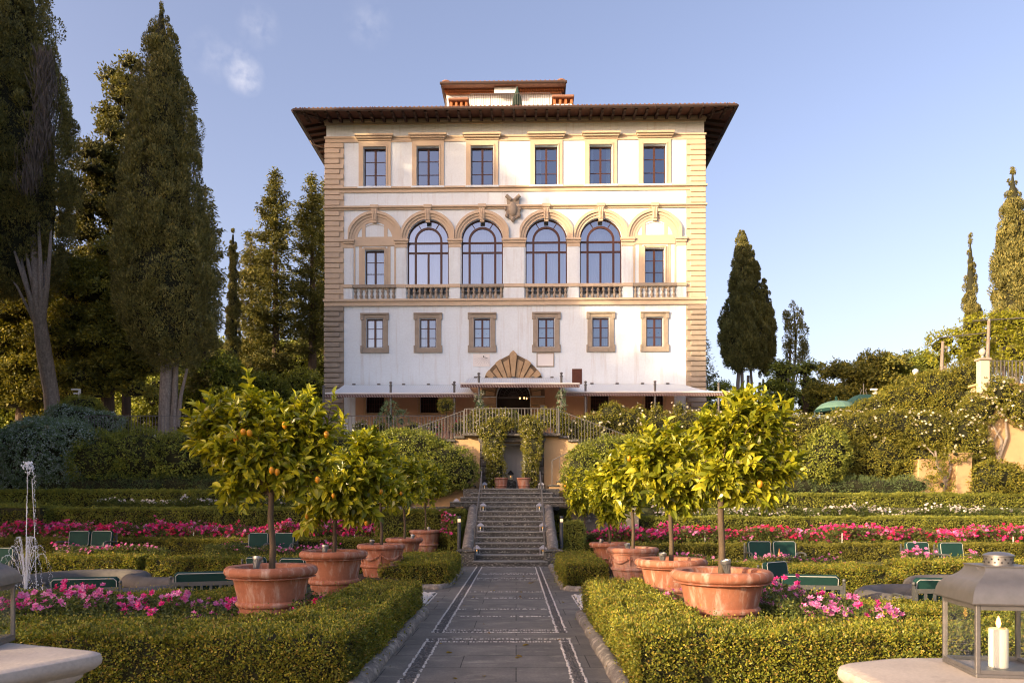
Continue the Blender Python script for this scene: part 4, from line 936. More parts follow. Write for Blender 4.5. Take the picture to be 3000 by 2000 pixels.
# ------------------------------------------------------------------ lanterns
M_lantern_s = surf('pale_zinc', (.42, .43, .47), (.36, .37, .41), 8, .5, .2)
def lantern(label, dark=False, pale=False):
    """unit lantern: body side 1, stands on z=0; scaled by the user"""
    t = thing('lantern', label, 'lantern'); m = M_lantern_d if dark else M_lantern_s if pale else M_lantern
    h = .5; H1 = .94; b = MB()
    b.cbox(-h, h, -h, h, 0, .05, .01)
    for sx in (-1, 1):
        for sy in (-1, 1):
            x0, x1 = sorted((sx * h, sx * (h - .055))); y0, y1 = sorted((sy * h, sy * (h - .055))); b.cbox(x0, x1, y0, y1, .051, H1, .006)
    for s in (-1, 1):
        for za, zb_ in ((.052, .10), (H1 - .07, H1)):
            y0, y1 = sorted((s * h, s * (h - .05))); b.box(-h + .056, h - .056, y0, y1, za, zb_); b.box(y0, y1, -h + .056, h - .056, za, zb_)
    b.build('frame', m, t)
    b = MB(); prof = [(.56, 0), (.575, .02), (.568, .06), (.555, .13), (.53, .195), (.485, .25), (.42, .295), (.36, .34), (.32, .39), (.30, .43), (.295, .46)]
    for r0, z0 in prof: pass
    vs, fs = [], []
    for r, z in prof: vs += [(-r, -r, H1 + .001 + z), (r, -r, H1 + .001 + z), (r, r, H1 + .001 + z), (-r, r, H1 + .001 + z)]
    for i in range(len(prof) - 1):
        for k in range(4): fs.append((i * 4 + k, i * 4 + (k + 1) % 4, (i + 1) * 4 + (k + 1) % 4, (i + 1) * 4 + k))
    fs.append((3, 2, 1, 0)); b.add(vs, fs); b.cbox(-.31, .31, -.31, .31, H1 + .461, H1 + .48, .004); b.build('roof', m, t, smooth=True)
    b = MB(); z = H1 + .481; b.lathe([(.17, 0), (.17, .11), (.185, .115), (.185, .13), (.12, .16), (.06, .17), (0, .175)], 20, (0, 0, z)); cp = b.build('cap', m, t, smooth=True)
    b = MB()
    for k in range(14):
        for q in range(2):
            a = 2 * math.pi * (k + q * .5) / 14; b.ell((.171 * math.cos(a), .171 * math.sin(a), z + .035 + .045 * q), (.012, .012, .013), 6, 4)
    b.build('vent_holes', M_lantern_d, cp)
    b = MB(); P = [(.30 * math.cos(a), -.06 - .30 * math.sin(a) * .92 - .0, z - .03 - .13 * math.sin(a)) for a in [math.pi * k / 20 for k in range(21)]]
    b.tube(P, .018, 6); b.build('handle', m, t, smooth=True)
    b = MB(); g = h - .03
    for s in (-1, 1): b.add([(-g, s * g, .1), (g, s * g, .1), (g, s * g, H1 - .06), (-g, s * g, H1 - .06)], [(0, 1, 2, 3)]); b.add([(s * g, -g, .1), (s * g, g, .1), (s * g, g, H1 - .06), (s * g, -g, H1 - .06)], [(0, 1, 2, 3)])
    b.build('glass', M_lglass, t)
    b = MB(); b.lathe([(0, .051), (.112, .051), (.116, .06), (.116, .55), (.108, .566), (.09, .56), (.0, .545)], 20); cd = b.build('candle', M_wax, t, smooth=True)
    b = MB(); b.lathe([(0, .575), (.02, .59), (.03, .63), (.022, .68), (.007, .72), (0, .735)], 10); b.build('flame', M_flame, cd, smooth=True)
    return t
LROT = R(-27)
proto = lantern('large zinc lantern with a lit candle on the right foreground stone pier'); proto['group'] = 'big foreground lanterns'
c_, s_ = math.cos(LROT), math.sin(LROT)
fx, fy = WX(2860, 2.76), 2.76; h = .15                       # front corner -> centre
ang = R(-8.5)
proto.rotation_euler = (0, 0, ang); ox, oy = -h, -h; proto.location = (fx - (ox * math.cos(ang) - oy * math.sin(ang)), fy - (ox * math.sin(ang) + oy * math.cos(ang)), 1.0); proto.scale = (.30, .30, .30)
dup(proto, (-2.60, 3.38, 1.0), R(12), 'large zinc lantern cut by the left frame edge on the left stone pier', .30)
def stepz(k): return k * RS
small = None
def small_lantern(loc, rz, label, scale):
    global small
    if small is None: small = lantern(label, pale=True); small.location = loc; small.rotation_euler = (0, 0, rz); small.scale = (scale,) * 3; small['group'] = 'lanterns on the stairs'; return small
    return dup(small, loc, rz, label, scale)
sl = [(1397, 2, 'bottom left'), (1591, 2, 'bottom right'), (1407.5, 6, 'middle left'), (1590, 6, 'middle right'), (1415.5, 10, 'upper left'), (1580, 10, 'upper right')]
for px, k, w in sl:
    y = D0 + (k - 1) * TR + .17; small_lantern((WX(px, y), y, stepz(k) + .001), R(8), 'small zinc candle lantern at the %s of the stone staircase' % w, .175)
for px, w in ((1419.5, 'left'), (1585, 'right')): small_lantern((WX(px, 26.6), 26.6, zl), R(5), 'small zinc candle lantern on the landing beside the %s niche pillar' % w, .18)
small_lantern((WX(1337, 25.4), 25.4, 1.74), R(5), 'small zinc candle lantern at the foot of the left side flight', .18)
ln = lantern('tall black lantern on a stone block inside the grey niche', True); ln.location = (WX(1496, 27.7), 27.7, 2.74); ln.scale = (.21, .21, .25)
b = MB(); b.cbox(-.22, .20, -.16, .2, 0, .37, .05); tag(b.build('stone_block', M_step, loc=(WX(1497, 27.7), 27.7, zl)), 'rough dark stone block in the niche carrying the black lantern', 'stone block')
for px in (1407, 1575): small_lantern((WX(px, 27.25), 27.25, 4.5), R(3), 'small zinc lantern at the %s end of the balcony behind its bars' % ('left' if px < 1500 else 'right'), .18)

# ------------------------------------------------------------------ foreground stone piers
def pier(label, poly, zt):
    cx = sum(p[0] for p in poly) / len(poly); cy = sum(p[1] for p in poly) / len(poly)
    t = thing('stone_pier', label, 'stone pier', (cx, cy, 0)); pl = [(x - cx, y - cy) for x, y in poly]
    # subdivide and round corners
    Q = []; n = len(pl)
    for i in range(n):
        p, a, c = Vector(pl[i]), Vector(pl[i - 1]), Vector(pl[(i + 1) % n]); ra = min(.09, (p - a).length * .3, (p - c).length * .3)
        s0, s1 = p + (a - p).normalized() * ra, p + (c - p).normalized() * ra
        for k in range(7): q = k / 6; Q.append(((1 - q) ** 2) * s0 + 2 * q * (1 - q) * p + q * q * s1)
    def off(d): return [q - q.normalized() * d for q in Q]
    def loft(name, layers, mat):
        b = MB(); m_ = len(Q); vs = []; fs = []
        for d, z in layers: vs += [(q.x, q.y, z) for q in off(d)]
        for i in range(len(layers) - 1):
            for k in range(m_): fs.append((i * m_ + k, i * m_ + (k + 1) % m_, (i + 1) * m_ + (k + 1) % m_, (i + 1) * m_ + k))
        fs.append(tuple((len(layers) - 1) * m_ + k for k in range(m_))); b.add(vs, fs); return b.build(name, mat, t, smooth=True)
    loft('slab', [(.10, zt - .125), (.08, zt - .11), (.075, zt - .095), (.03, zt - .075), (.005, zt - .055), (0, zt - .035), (.008, zt - .012), (.03, zt - .003), (.06, zt)], M_pier)
    loft('shaft', [(.10, 0), (.10, .1), (.13, .12), (.13, zt - .16), (.105, zt - .126)], M_pier)
    return t
pier('weathered limestone pier in the left foreground', [(-1.86, 3.29), (-2.54, 3.56), (-3.5, 3.56), (-3.5, 2.2), (-2.35, 2.2), (-2.09, 2.8)], 1.0)
pier('weathered limestone pier in the right foreground', [(1.33, 3.03), (1.36, 2.2), (2.8, 2.2), (2.8, 3.17), (1.66, 3.17)], 1.0)

# ------------------------------------------------------------------ terracotta pots and their spotlights
def pot(label, x, y, z, Rr, rimz, mat, kind='low', loc_group='terracotta pots along the path', garland=False):
    """rimz: height of the rim above the pot's base"""
    t = thing('terracotta_pot', label, 'pot', (x, y, z), random.Random(label).uniform(0, 6), loc_group)
    h = rimz; r = Rr; wb = .62 if kind == 'low' else .72; rt = .055 * (r / .5)
    prof = [(.0, .0), (r * wb * .97, 0), (r * wb, .02), (r * (wb + .06), h * .22), (r * (wb + .075), h * .27), (r * (wb + .115), h * .285), (r * (wb + .14), h * .315), (r * (wb + .14), h * .345), (r * (wb + .11), h * .375), (r * (wb + .085), h * .385),
            (r * (wb + .13), h * .55), (r * (wb + .195), h * .80), (r * (wb + .205), h * .83), (r * .93, h - 2.3 * rt), (r * .96, h - 2.25 * rt)]
    for k in range(9):
        a = -math.pi / 2 + math.pi * k / 8 * 1.0; prof.append((r - rt * 1.0 + rt * math.cos(a), h - rt + rt * math.sin(a)))
    prof += [(r - 2.1 * rt, h - .25 * rt), (r - 2.4 * rt, h - 1.2 * rt), (r * .80, h - .16)]
    b = MB(); b.lathe(prof, 56); body = b.build('pot_body', mat, t, smooth=True)
    b = MB(); n = 40; b.add([(0, 0, h - .11)] + [(r * .835 * math.cos(2 * math.pi * k / n), r * .835 * math.sin(2 * math.pi * k / n), h - .13) for k in range(n)], [(0, 1 + k, 1 + (k + 1) % n) for k in range(n)]); b.build('soil', M_soil, t)
    if garland:
        b = MB()
        for g in range(6):
            a0 = g * math.pi / 3
            for k in range(17):
                q = k / 16; a = a0 + q * math.pi / 3; zz = h * (.70 - .16 * math.sin(math.pi * q)); rad = r * (wb + .06 + (.135) * (zz / h - .29) / .5) + .01; s = .014 + .014 * math.sin(math.pi * q)
                b.ell((rad * math.cos(a), rad * math.sin(a), zz), (s, s, s * 1.2), 7, 5)
            for k in range(5): zz = h * (.72 - .05 * k); rad = r * (wb + .07 + .13 * (zz / h - .29) / .5) + .008; b.ell((rad * math.cos(a0), rad * math.sin(a0), zz), (.02, .02, .03), 6, 4)
        b.build('garland', mat, t, smooth=True)
    return t
def spot_proto():
    t = thing('spotlight', 'x', 'spotlight'); b = MB(); b.lathe([(.02, 0), (.03, .01), (.036, .05), (.045, .12), (.05, .15)], 20)
    for k in range(14): a = 2 * math.pi * k / 14; b.tube([(.032 * math.cos(a), .032 * math.sin(a), .02), (.052 * math.cos(a), .052 * math.sin(a), .15)], .006, 4)
    b.tube([(0, 0, .0), (0, 0, -.10)], .012, 6); b.build('housing', M_alu, t, smooth=True)
    b = MB(); b.lathe([(.05, .15), (.066, .15), (.068, .16), (.068, .19), (.058, .195), (.052, .182)], 24); b.build('bezel', M_alu, t, smooth=True)
    b = MB(); b.lathe([(.055, .182), (.0, .184)], 20); b.build('lens', M_lampglow, t)
    return t
for x0, x1, y0, y1, zz in ((-3.5, -2.4, 7.5, 9.3, .33), (-3.5, -2.4, 10.9, 12.2, .27), (-3.5, -2.4, 14.9, 16.2, .21), (-3.5, -2.4, 18.0, 19.3, .22), (-3.5, -2.4, 22.2, 23.6, .28), (1.85, 2.9, 7.2, 8.7, .33), (1.85, 2.9, 9.9, 11.2, .27), (1.85, 2.9, 13.4, 14.7, .28), (1.85, 2.9, 17.0, 18.3, .25), (1.75, 2.9, 23.3, 24.7, .2)):
    b = MB(); b.cbox(x0, x1, y0, y1, -.05, zz - .002, .05); tag(b.build('planting_bed', M_soil), kind='structure')
POTS = []          # (px, py rim, Y, rim radius, base z, kind, garland)
XLp, XRp = -2.90, 2.29
left = [(8.5, .53, .33, 'low', 0), (11.4, .53, .27, 'low', 0), (15.4, .515, .21, 'tall', 1), (18.6, .485, .22, 'low', 0), (22.9, .51, .28, 'tall', 0)]
right = [(8.0, .555, .33, 'low', 0), (10.6, .53, .27, 'low', 0), (14.06, .505, .28, 'tall', 1), (17.6, .495, .25, 'low', 0), (24.0, .54, .2, 'tall', 0)]
rims = {('l', 0): .98, ('l', 1): .99, ('l', 2): .90, ('l', 3): .90, ('l', 4): .98, ('r', 0): .975, ('r', 1): .92, ('r', 2): .90, ('r', 3): .83, ('r', 4): .87}
ordn = ['nearest', 'second', 'third', 'fourth', 'farthest']
sp0 = spot_proto(); first = True
POT_AT = {}
for side, lst, x in (('l', left, XLp), ('r', right, XRp)):
    for i, (y, r, zb, kd, ga) in enumerate(lst):
        sn = 'left' if side == 'l' else 'right'
        rim = rims[side, i]; mt = M_terra2 if (side, i) in (('r', 2), ('l', 4)) else M_terra
        pot('%s terracotta pot left of the path' % ordn[i] if sn == 'left' else '%s terracotta pot right of the path' % ordn[i], x, y, zb, r, rim - zb, mt, kd, garland=bool(ga))
        POT_AT[side, i] = (x, y, rim)
        dxy = {('l', 0): (-.13, -.16), ('l', 1): (-.13, -.08), ('l', 2): (-.2, -.05), ('l', 3): (.2, -.1), ('l', 4): (.15, -.2), ('r', 0): (.03, -.16), ('r', 1): (-.15, -.13), ('r', 2): (-.12, -.25), ('r', 3): (-.25, -.2), ('r', 4): (-.3, -.2)}[side, i]
        loc = (x + dxy[0], y + dxy[1], rim - .075 + (.03 if i == 0 else 0)); lb = 'small silver spotlight tilted in the %s terracotta pot on the %s' % (ordn[i], sn)
        if first: o = sp0; o.location = loc; o['label'] = lb; first = False
        else: o = dup(sp0, loc, 0, lb)
        o['group'] = 'spotlights in the pots'; tl = {('l', 0): (-.35, .1), ('l', 2): (.0, .1), ('r', 0): (.12, -.22)}.get((side, i), (rr.uniform(-.7, .3), rr.uniform(-.3, .3)))
        o.rotation_euler = (tl[0] * .5, tl[1], 0); o.scale = (.85,) * 3
# two pots flanking the niche
for px, w in ((1433 + 34, 'left'), (1535, 'right')):
    pot('terracotta pot with climbing jasmine on the %s of the niche' % w, WX(px, 26.75), 26.75, zl, .285, .44, M_terra2, 'tall', 'pots by the niche')
# pots along the upper terrace
for i, (px, r, h_) in enumerate([(1306, .20, .42), (1240, .22, .35), (1368, .2, .36), (1590, .27, .36), (1425, .3, .3), (1180, .2, .34)]):
    pot('terracotta flower pot on the upper terrace behind the railing, %s' % ['under the small round tree', 'with white petunias', 'with red and white flowers', 'right of the balcony centre', 'left of the balcony centre', 'farthest left'][i], WX(px, 29.9), 29.9, 4.46, r, h_, M_terra2, 'tall', 'pots on the upper terrace')

# ------------------------------------------------------------------ green cushioned seats
def seat(label, x, y, z, rz, n=1, w=.68, group='green cushioned garden seats'):
    t = thing('garden_chair' if n == 1 else 'garden_sofa', label, 'garden chair' if n == 1 else 'garden sofa', (x, y, z), rz, group)
    tw = n * w + .06; x0, x1 = -tw / 2, tw / 2; d = .68; b = MB()
    for xx in (x0, x1):
        b.box(xx - .02, xx + .02, d / 2 - .02, d / 2 + .02, 0, .84); b.box(xx - .02, xx + .02, -d / 2 - .02, -d / 2 + .02, 0, .58)
        b.ell((xx, d / 2, .87), (.028, .028, .035), 8, 6)
    b.box(x0, x1, -d / 2, -d / 2 + .03, .30, .34); b.box(x0, x1, d / 2 - .015, d / 2 + .015, .30, .34); b.box(x0 + .021, x1 - .021, d / 2 + .0, d / 2 + .03, .72, .79)
    b.box(x0, x0 + .03, -d / 2, d / 2, .30, .339); b.box(x1 - .03, x1, -d / 2, d / 2, .30, .339)
    ns = max(8, int(tw / .13))
    for k in range(ns): xx = x0 + .04 + (tw - .08) * k / (ns - 1); b.box(xx - .022, xx + .022, d / 2 + .002, d / 2 + .022, .34, .72)
    b.build('frame', M_chair, t)
    for xx in (x0 - .01, x1 + .01):
        q = MB(); q.tube([(xx, d / 2, .60), (xx, 0, .63), (xx, -d / 2 + .05, .63), (xx, -d / 2 - .05, .60), (xx, -d / 2 - .06, .50)], .026, 6); q.build('armrest', M_chair, t, smooth=True)
    def cushion(nm, cx, cy, cz, sx, sy, sz, tilt):
        q = MB(); st_ = len(q.v); q.cbox(-sx / 2, sx / 2, -sy / 2, sy / 2, -sz / 2, sz / 2, .045); Mx = Matrix.Translation((cx, cy, cz)) @ Matrix.Rotation(tilt, 4, 'X'); q.xform(st_, Mx)
        o = q.build(nm, M_green, t, smooth=True)
        q = MB()
        for s in (-1, 1):
            if sz > sy: P = [(sx / 2 - .03, s * (sy / 2 - .008), -sz / 2 + .06), (sx / 2 - .03, s * (sy / 2 - .008), sz / 2 - .06), (sx / 2 - .07, s * (sy / 2 - .008), sz / 2 - .02), (-sx / 2 + .07, s * (sy / 2 - .008), sz / 2 - .02), (-sx / 2 + .03, s * (sy / 2 - .008), sz / 2 - .06), (-sx / 2 + .03, s * (sy / 2 - .008), -sz / 2 + .06), (-sx / 2 + .07, s * (sy / 2 - .008), -sz / 2 + .02), (sx / 2 - .07, s * (sy / 2 - .008), -sz / 2 + .02), (sx / 2 - .03, s * (sy / 2 - .008), -sz / 2 + .06)]
            else: P = [(-sx / 2 + .04, -sy / 2 + .0, s * (sz / 2 - .03)), (sx / 2 - .04, -sy / 2 + .0, s * (sz / 2 - .03))]
            s0 = len(q.v); q.tube(P, .008, 5); q.xform(s0, Mx)
        q.build('piping', M_piping, o, smooth=True)
    for k in range(n):
        cx = x0 + .03 + w * (k + .5)
        cushion('seat_cushion', cx, -.03, .41, w - .02, .62, .13, 0); cushion('back_cushion', cx, d / 2 - .13, .71, w - .03, .13, .50, R(-9))
    return t
def gs(x, y): return float(gz(np.array([x]), np.array([y]))[0])
def seat_px(label, px, Y, rz, n=1, w=.68, dz=0):
    if abs(rz) < .1: dz += .13
    x = WX(px, Y); return seat(label, x, Y, gs(x, Y) + dz - .12, rz, n, w)
seat_px('green two-seat sofa facing forward at far left before the magenta roses', 255, 22.2, 0, 2, .70)
seat_px('green armchair before the roses behind the nearest left lemon tree, left of a pair', 751, 22.0, 0, 1, .66)
seat_px('green armchair before the roses behind the nearest left lemon tree, right of a pair', 827, 22.0, 0, 1, .66)
seat_px('green armchair cut by the left edge of the photo', -6, 19.3, R(20), 1, .66, .03)
seat_px('wide green seat seen from behind at the left fountain, in front of the water jet', 264, 12.35, R(193), 1, 1.08, -.07)
seat_px('wide green seat seen from behind, beside the nearest left pot', 610, 12.9, R(198), 1, 1.08, -.02)
seat_px('green armchair half hidden behind the nearest left pot rim', 775, 16.4, R(150), 1, .62)
seat_px('green armchair back showing between the two nearest left pots', 868, 16.2, R(178), 1, .62)
seat_px('green two-seat sofa facing forward behind the nearest right pot', 2268, 21.0, 0, 2, .73)
seat_px('green armchair turned to the right beside the nearest right pot', 2300, 14.6, R(38), 1, .80)
seat_px('wide green seat seen from behind, right of the nearest right pot', 2362, 12.3, R(170), 1, .98, -.02)
seat_px('green armchair in the right rose garden, left one of a pair near the lantern', 2700, 20.4, R(4), 1, .74)
seat_px('green armchair in the right rose garden, right one of a pair behind the lantern', 2800, 20.2, R(4), 1, .74)
seat_px('wide green seat seen from behind, beside the right foreground lantern', 2745, 11.8, R(176), 1, 1.0, -.03)
# little table with bottle, glass and cups
tx, ty = WX(2300, 18.6), 18.6; tz = WZ(1637, 18.6); g_ = gs(tx, ty)
t = thing('garden_table', 'low dark garden table set with a bottle and a wine glass', 'table', (tx, ty, g_)); b = MB(); b.cbox(-.75, .75, -.3, .3, tz - g_ - .03, tz - g_, .008); b.build('tabletop', M_bollard, t)
for sx in (-.65, .65):
    for sy in (-.22, .22): b = MB(); b.box(sx - .02, sx + .02, sy - .02, sy + .02, 0, tz - g_ - .03); b.build('leg', M_bollard, t)
b = MB(); b.lathe([(0, 0), (.036, 0), (.038, .01), (.038, .15), (.014, .21), (.013, .28), (0, .285)], 14); tag(b.build('bottle', surf('brown_bottle', (.22, .08, .015), None, 1, .15), smooth=True, loc=(WX(2283, 18.5), 18.5, tz)), 'small amber bottle on the low garden table', 'bottle')
b = MB(); b.lathe([(0, 0), (.034, 0), (.006, .012), (.005, .10), (.035, .13), (.042, .17), (.034, .23)], 14); tag(b.build('wine_glass', M_lglass, smooth=True, loc=(WX(2336, 18.5), 18.5, tz)), 'wine glass at the right end of the low garden table', 'glass')
b = MB(); b.lathe([(0, 0), (.03, 0), (.045, .05), (.045, .06), (.03, .03)], 14); tag(b.build('cup', M_white, smooth=True, loc=(WX(2308, 18.5), 18.5, tz)), 'white cup on the low garden table by the bottle', 'cup')
b = MB(); b.add([(-.04, 0, 0), (.04, 0, 0), (.03, .02, .05), (0, 0, .11), (-.03, -.02, .05)], [(0, 1, 2, 3, 4)]); b.cbox(-.04, .04, -.02, .02, 0, .02, .004); tag(b.build('napkin', M_white, loc=(WX(2344, 18.4), 18.4, tz)), 'folded white napkin beside the wine glass', 'napkin')

# ------------------------------------------------------------------ fountains
M_water = surf('pool_water', (.05, .065, .07), (.04, .055, .06), 2, .06, bump=.35, bscale=5, spec=.6)
M_spray = surf('water_spray', (.80, .83, .86), None, 1, .25)
def fountain(label, cx, cy, rot=0.0, jets=True, mir=1):
    g = -.27; t = thing('fountain_basin', label, 'fountain', (cx, cy, g), rot); Rb, lobe = 2.15, 1.15
    pts = []
    for q in range(4):                                     # quatrefoil: straight runs and round lobes
        a0 = q * math.pi / 2
        for k in range(15):
            a = -R(105) + R(210) * k / 14; x, y = Rb + lobe * math.cos(a) * .95, lobe * math.sin(a); pts.append((x * math.cos(a0) - y * math.sin(a0), x * math.sin(a0) + y * math.cos(a0)))
    b = MB(); P = [(x, y, .24) for x, y in pts]; P.append(P[0]); P.append(P[1]); b.tube(P, .19, 10, cap=False)
    n = len(pts); b.add([(x, y, 0) for x, y in pts] + [(x, y, .26) for x, y in pts], [(k, (k + 1) % n, n + (k + 1) % n, n + k) for k in range(n)])
    b.build('rim', M_basin, t, smooth=True)
    b = MB(); b.add([(x * .99, y * .99, .17) for x, y in pts], [tuple(range(n))]); b.build('water', M_water, t)
    if jets:
        zt = WZ(1352, cy) - g; r_ = np.random.default_rng(5); lm = LM()
        def drops(P, s):
            V, Q = pebbles(np.array(P), s, r_, 1.4); lm.add(V, Q, 0)
        P = []
        for k in range(170): q = k / 170; P.append((.005 + .05 * q * q + r_.normal(0, .006), r_.normal(0, .006), .2 + (zt - .2) * q))
        drops(P, .008)
        P = [(.05 + r_.normal(0, .045), r_.normal(0, .04), zt - abs(r_.normal(0, .13))) for k in range(90)]; drops(P, .013)
        P = []
        for k in range(90): q = k / 90; P.append((.10 + .12 * q ** .5 + r_.normal(0, .012), r_.normal(0, .02), zt - .1 - (zt - .4) * q * q - .02)); 
        drops(P, .009)
        for s in range(14):
            a = 2 * math.pi * s / 14 + .2; vx = .20 + .10 * (s % 3)
            P = []
            for k in range(95):
                q = k / 95; hh = (1.15 - .18 * (s % 3)) * 4 * q * (1 - q) if True else 0; P.append((math.cos(a) * vx * q * 1.5 + r_.normal(0, .012), math.sin(a) * vx * q * 1.5 + r_.normal(0, .012), .2 + hh))
            drops(P, .0055)
        P = [(r_.normal(0, .7), r_.normal(0, .7), .19 + abs(r_.normal(0, .05))) for k in range(160)]; drops(P, .012)
        def stream(P, r): V, Q = np_tube(P, [r] * len(P), 5); lm.add(V, Q, 0)
        stream([(.0, 0, .18), (.01, 0, zt * .35), (.025, 0, zt * .7)], .007); stream([(.22, .0, .3), (.205, 0, .9), (.17, 0, zt * .6), (.13, 0, zt - .35)], .005)
        for s in range(14):
            a = 2 * math.pi * s / 14 + .2; vx = .20 + .10 * (s % 3); stream([(math.cos(a) * vx * q * 1.5, math.sin(a) * vx * q * 1.5, .2 + (1.15 - .18 * (s % 3)) * 4 * q * (1 - q)) for q in np.linspace(0, .42, 7)], .0045)
        lm.build('water_jet', [M_spray], t)
    return t
fountain('stone quatrefoil fountain with a tall water jet, in the left garden', WX(75, 14.6), 14.6)
fountain('stone quatrefoil fountain without a jet, in the right garden by the lantern', 9.75, 11.55 + 1.6, 0, False)

# ------------------------------------------------------------------ small fixtures
def bollard(label, px, Y):
    t = thing('bollard_light', label, 'bollard light', (WX(px, Y), Y, .45)); b = MB(); b.lathe([(.055, 0), (.055, .80)], 18); b.lathe([(.056, .90), (.058, .905), (.058, .97), (.05, .98), (0, .985)], 18); b.build('post', M_bollard, t, smooth=True)
    b = MB(); b.lathe([(.045, .80), (.045, .90)], 16); b.build('lamp', emis('bollard_glow', (1.0, .62, .36), .55), t); return t
bollard('dark bollard light left of the staircase foot', 1345, 21.8); bollard('dark bollard light right of the staircase foot', 1645, 21.9)
def camera_post(label, px, py, Y, zb):
    t = thing('camera_post', label, 'security camera', (WX(px, Y), Y, zb)); zt = WZ(py, Y) - zb
    b = MB(); b.cbox(-.045, .045, -.045, .045, 0, zt, .01); b.build('post', M_white, t)
    for k, s in ((0, -1), (1, -1)): b = MB(); b.cbox(-.30 + .1 * k, .02, -.14, -.062, zt - .08 - .18 * k, zt + .0 - .18 * k, .02); b.build('camera', M_white, t)
    return t
camera_post('white security camera post among the left shrubs', 233, 1139, 31.5, 4.46); camera_post('white security camera post beside the green pavilion roof', 2566, 1139, 31.5, 4.46)
for i, (px, py, Y) in enumerate([(210, 1572, 23.9), (567, 1572, 23.9), (1039, 1578, 23.9), (2065, 1570, 23.4), (2467, 1575, 23.2), (2968, 1585, 22.6)]):
    z1 = WZ(py - 14, Y); z0 = z1 - .5; b = MB(); x = WX(px, Y); b.box(x - .012, x + .012, Y - .005, Y + .005, z0, z1); 
    tag(b.build('plant_stake', M_white), 'thin white plant stake in the magenta roses, %s' % ['at the far left', 'left of the nearest left lemon tree', 'between two left lemon trees', 'behind the nearest right lemon trees', 'above the right two-seat sofa', 'at the far right'][i], 'stake', 'plant stakes')
for px, py, Y, w in ((477, 1612, 21.9, 'left'), (2613, 1650, 19.6, 'right')):
    x = WX(px, Y); o = dup(sp0, (x, Y, gs(x, Y) + .12), 0, 'garden spotlight lying on the %s lawn by the clipped hedge' % w); o.rotation_euler = (R(70), 0, R(30)); o.scale = (1.6,) * 3; o['group'] = 'spotlights on the lawn'
# green parasol and pavilion roof on the right terrace
t = thing('green_parasol', 'open round pale green parasol on the right terrace', 'parasol', (WX(2450, 31), 31, 4.46)); b = MB(); n = 8
zc = WZ(1207, 31) - 4.46; ztp = WZ(1176, 31) - 4.46; zv = WZ(1203, 31) - 4.46
prof = [(.02, ztp + .06), (.35, ztp), (.62, ztp - .10), (.80, ztp - .25), (.86, ztp - .34)]
b.lathe(prof, 16); b.build('canopy', surf('pale_green_canvas', (.10, .20, .16), None, 1, .8), t)
b = MB(); b.lathe([(.862, ztp - .34), (.85, ztp - .47)], 16); b.build('valance', M_green, t); b = MB(); b.tube([(0, 0, 0), (0, 0, ztp + .06)], .03, 8); b.ell((0, 0, ztp + .14), (.06, .06, .10)); b.build('pole', M_green, t)
t = thing('green_pavilion', 'dark green square pavilion roof with a finial behind the round parasol', 'pavilion', (WX(2530, 36), 36, 4.46)); zt = WZ(1158, 36) - 4.46; zb = WZ(1188, 36) - 4.46; Mg = surf('dark_green_canvas', (.012, .05, .045), None, 1, .8)
b = MB(); b.add([(-1, -1, zb), (1, -1, zb), (1, 1, zb), (-1, 1, zb), (-.35, -.35, zt), (.35, -.35, zt), (.35, .35, zt), (-.35, .35, zt)], [(0, 1, 5, 4), (1, 2, 6, 5), (2, 3, 7, 6), (3, 0, 4, 7), (4, 5, 6, 7), (0, 3, 2, 1)]); b.build('roof', Mg, t)
b = MB(); b.box(-1.02, 1.02, -1.02, 1.02, zb - .14, zb - .001); b.build('valance', Mg, t)
for sx in (-.95, .95):
    for sy in (-.95, .95): b = MB(); b.box(sx - .03, sx + .03, sy - .03, sy + .03, 0, zb - .14); b.build('post', M_iron, t)
b = MB(); b.tube([(0, 0, zt), (0, 0, zt + .6)], .02, 6); b.tube([(-.2, 0, zt), (-.1, 0, zt + .25), (-.15, 0, zt + .35)], .015, 5); b.tube([(.2, 0, zt), (.1, 0, zt + .25), (.15, 0, zt + .35)], .015, 5); b.build('finial', M_iron, t)

rng = np.random.default_rng(21); n = 46; P = np.stack([rng.uniform(-1.4, .9, n), 5.5 + 14 * rng.random(n) ** 1.3, np.full(n, .014)], 1); lm = LM(); N = ball(rng, n) * .3 + np.array([0, 0, 1]); D = ball(rng, n) * np.array([1, 1, .1]); sz = rng.uniform(.04, .10, n)
lm.add(*leaves(T_LEAF, P, D, N, sz, sz * .5)); tag(lm.build('fallen_leaves', leafmat('withered', [(.22, .17, .03), (.32, .22, .03), (.14, .12, .03), (.20, .10, .03)])), 'yellow fallen leaves scattered over the paved path', 'fallen leaves', kind='stuff')
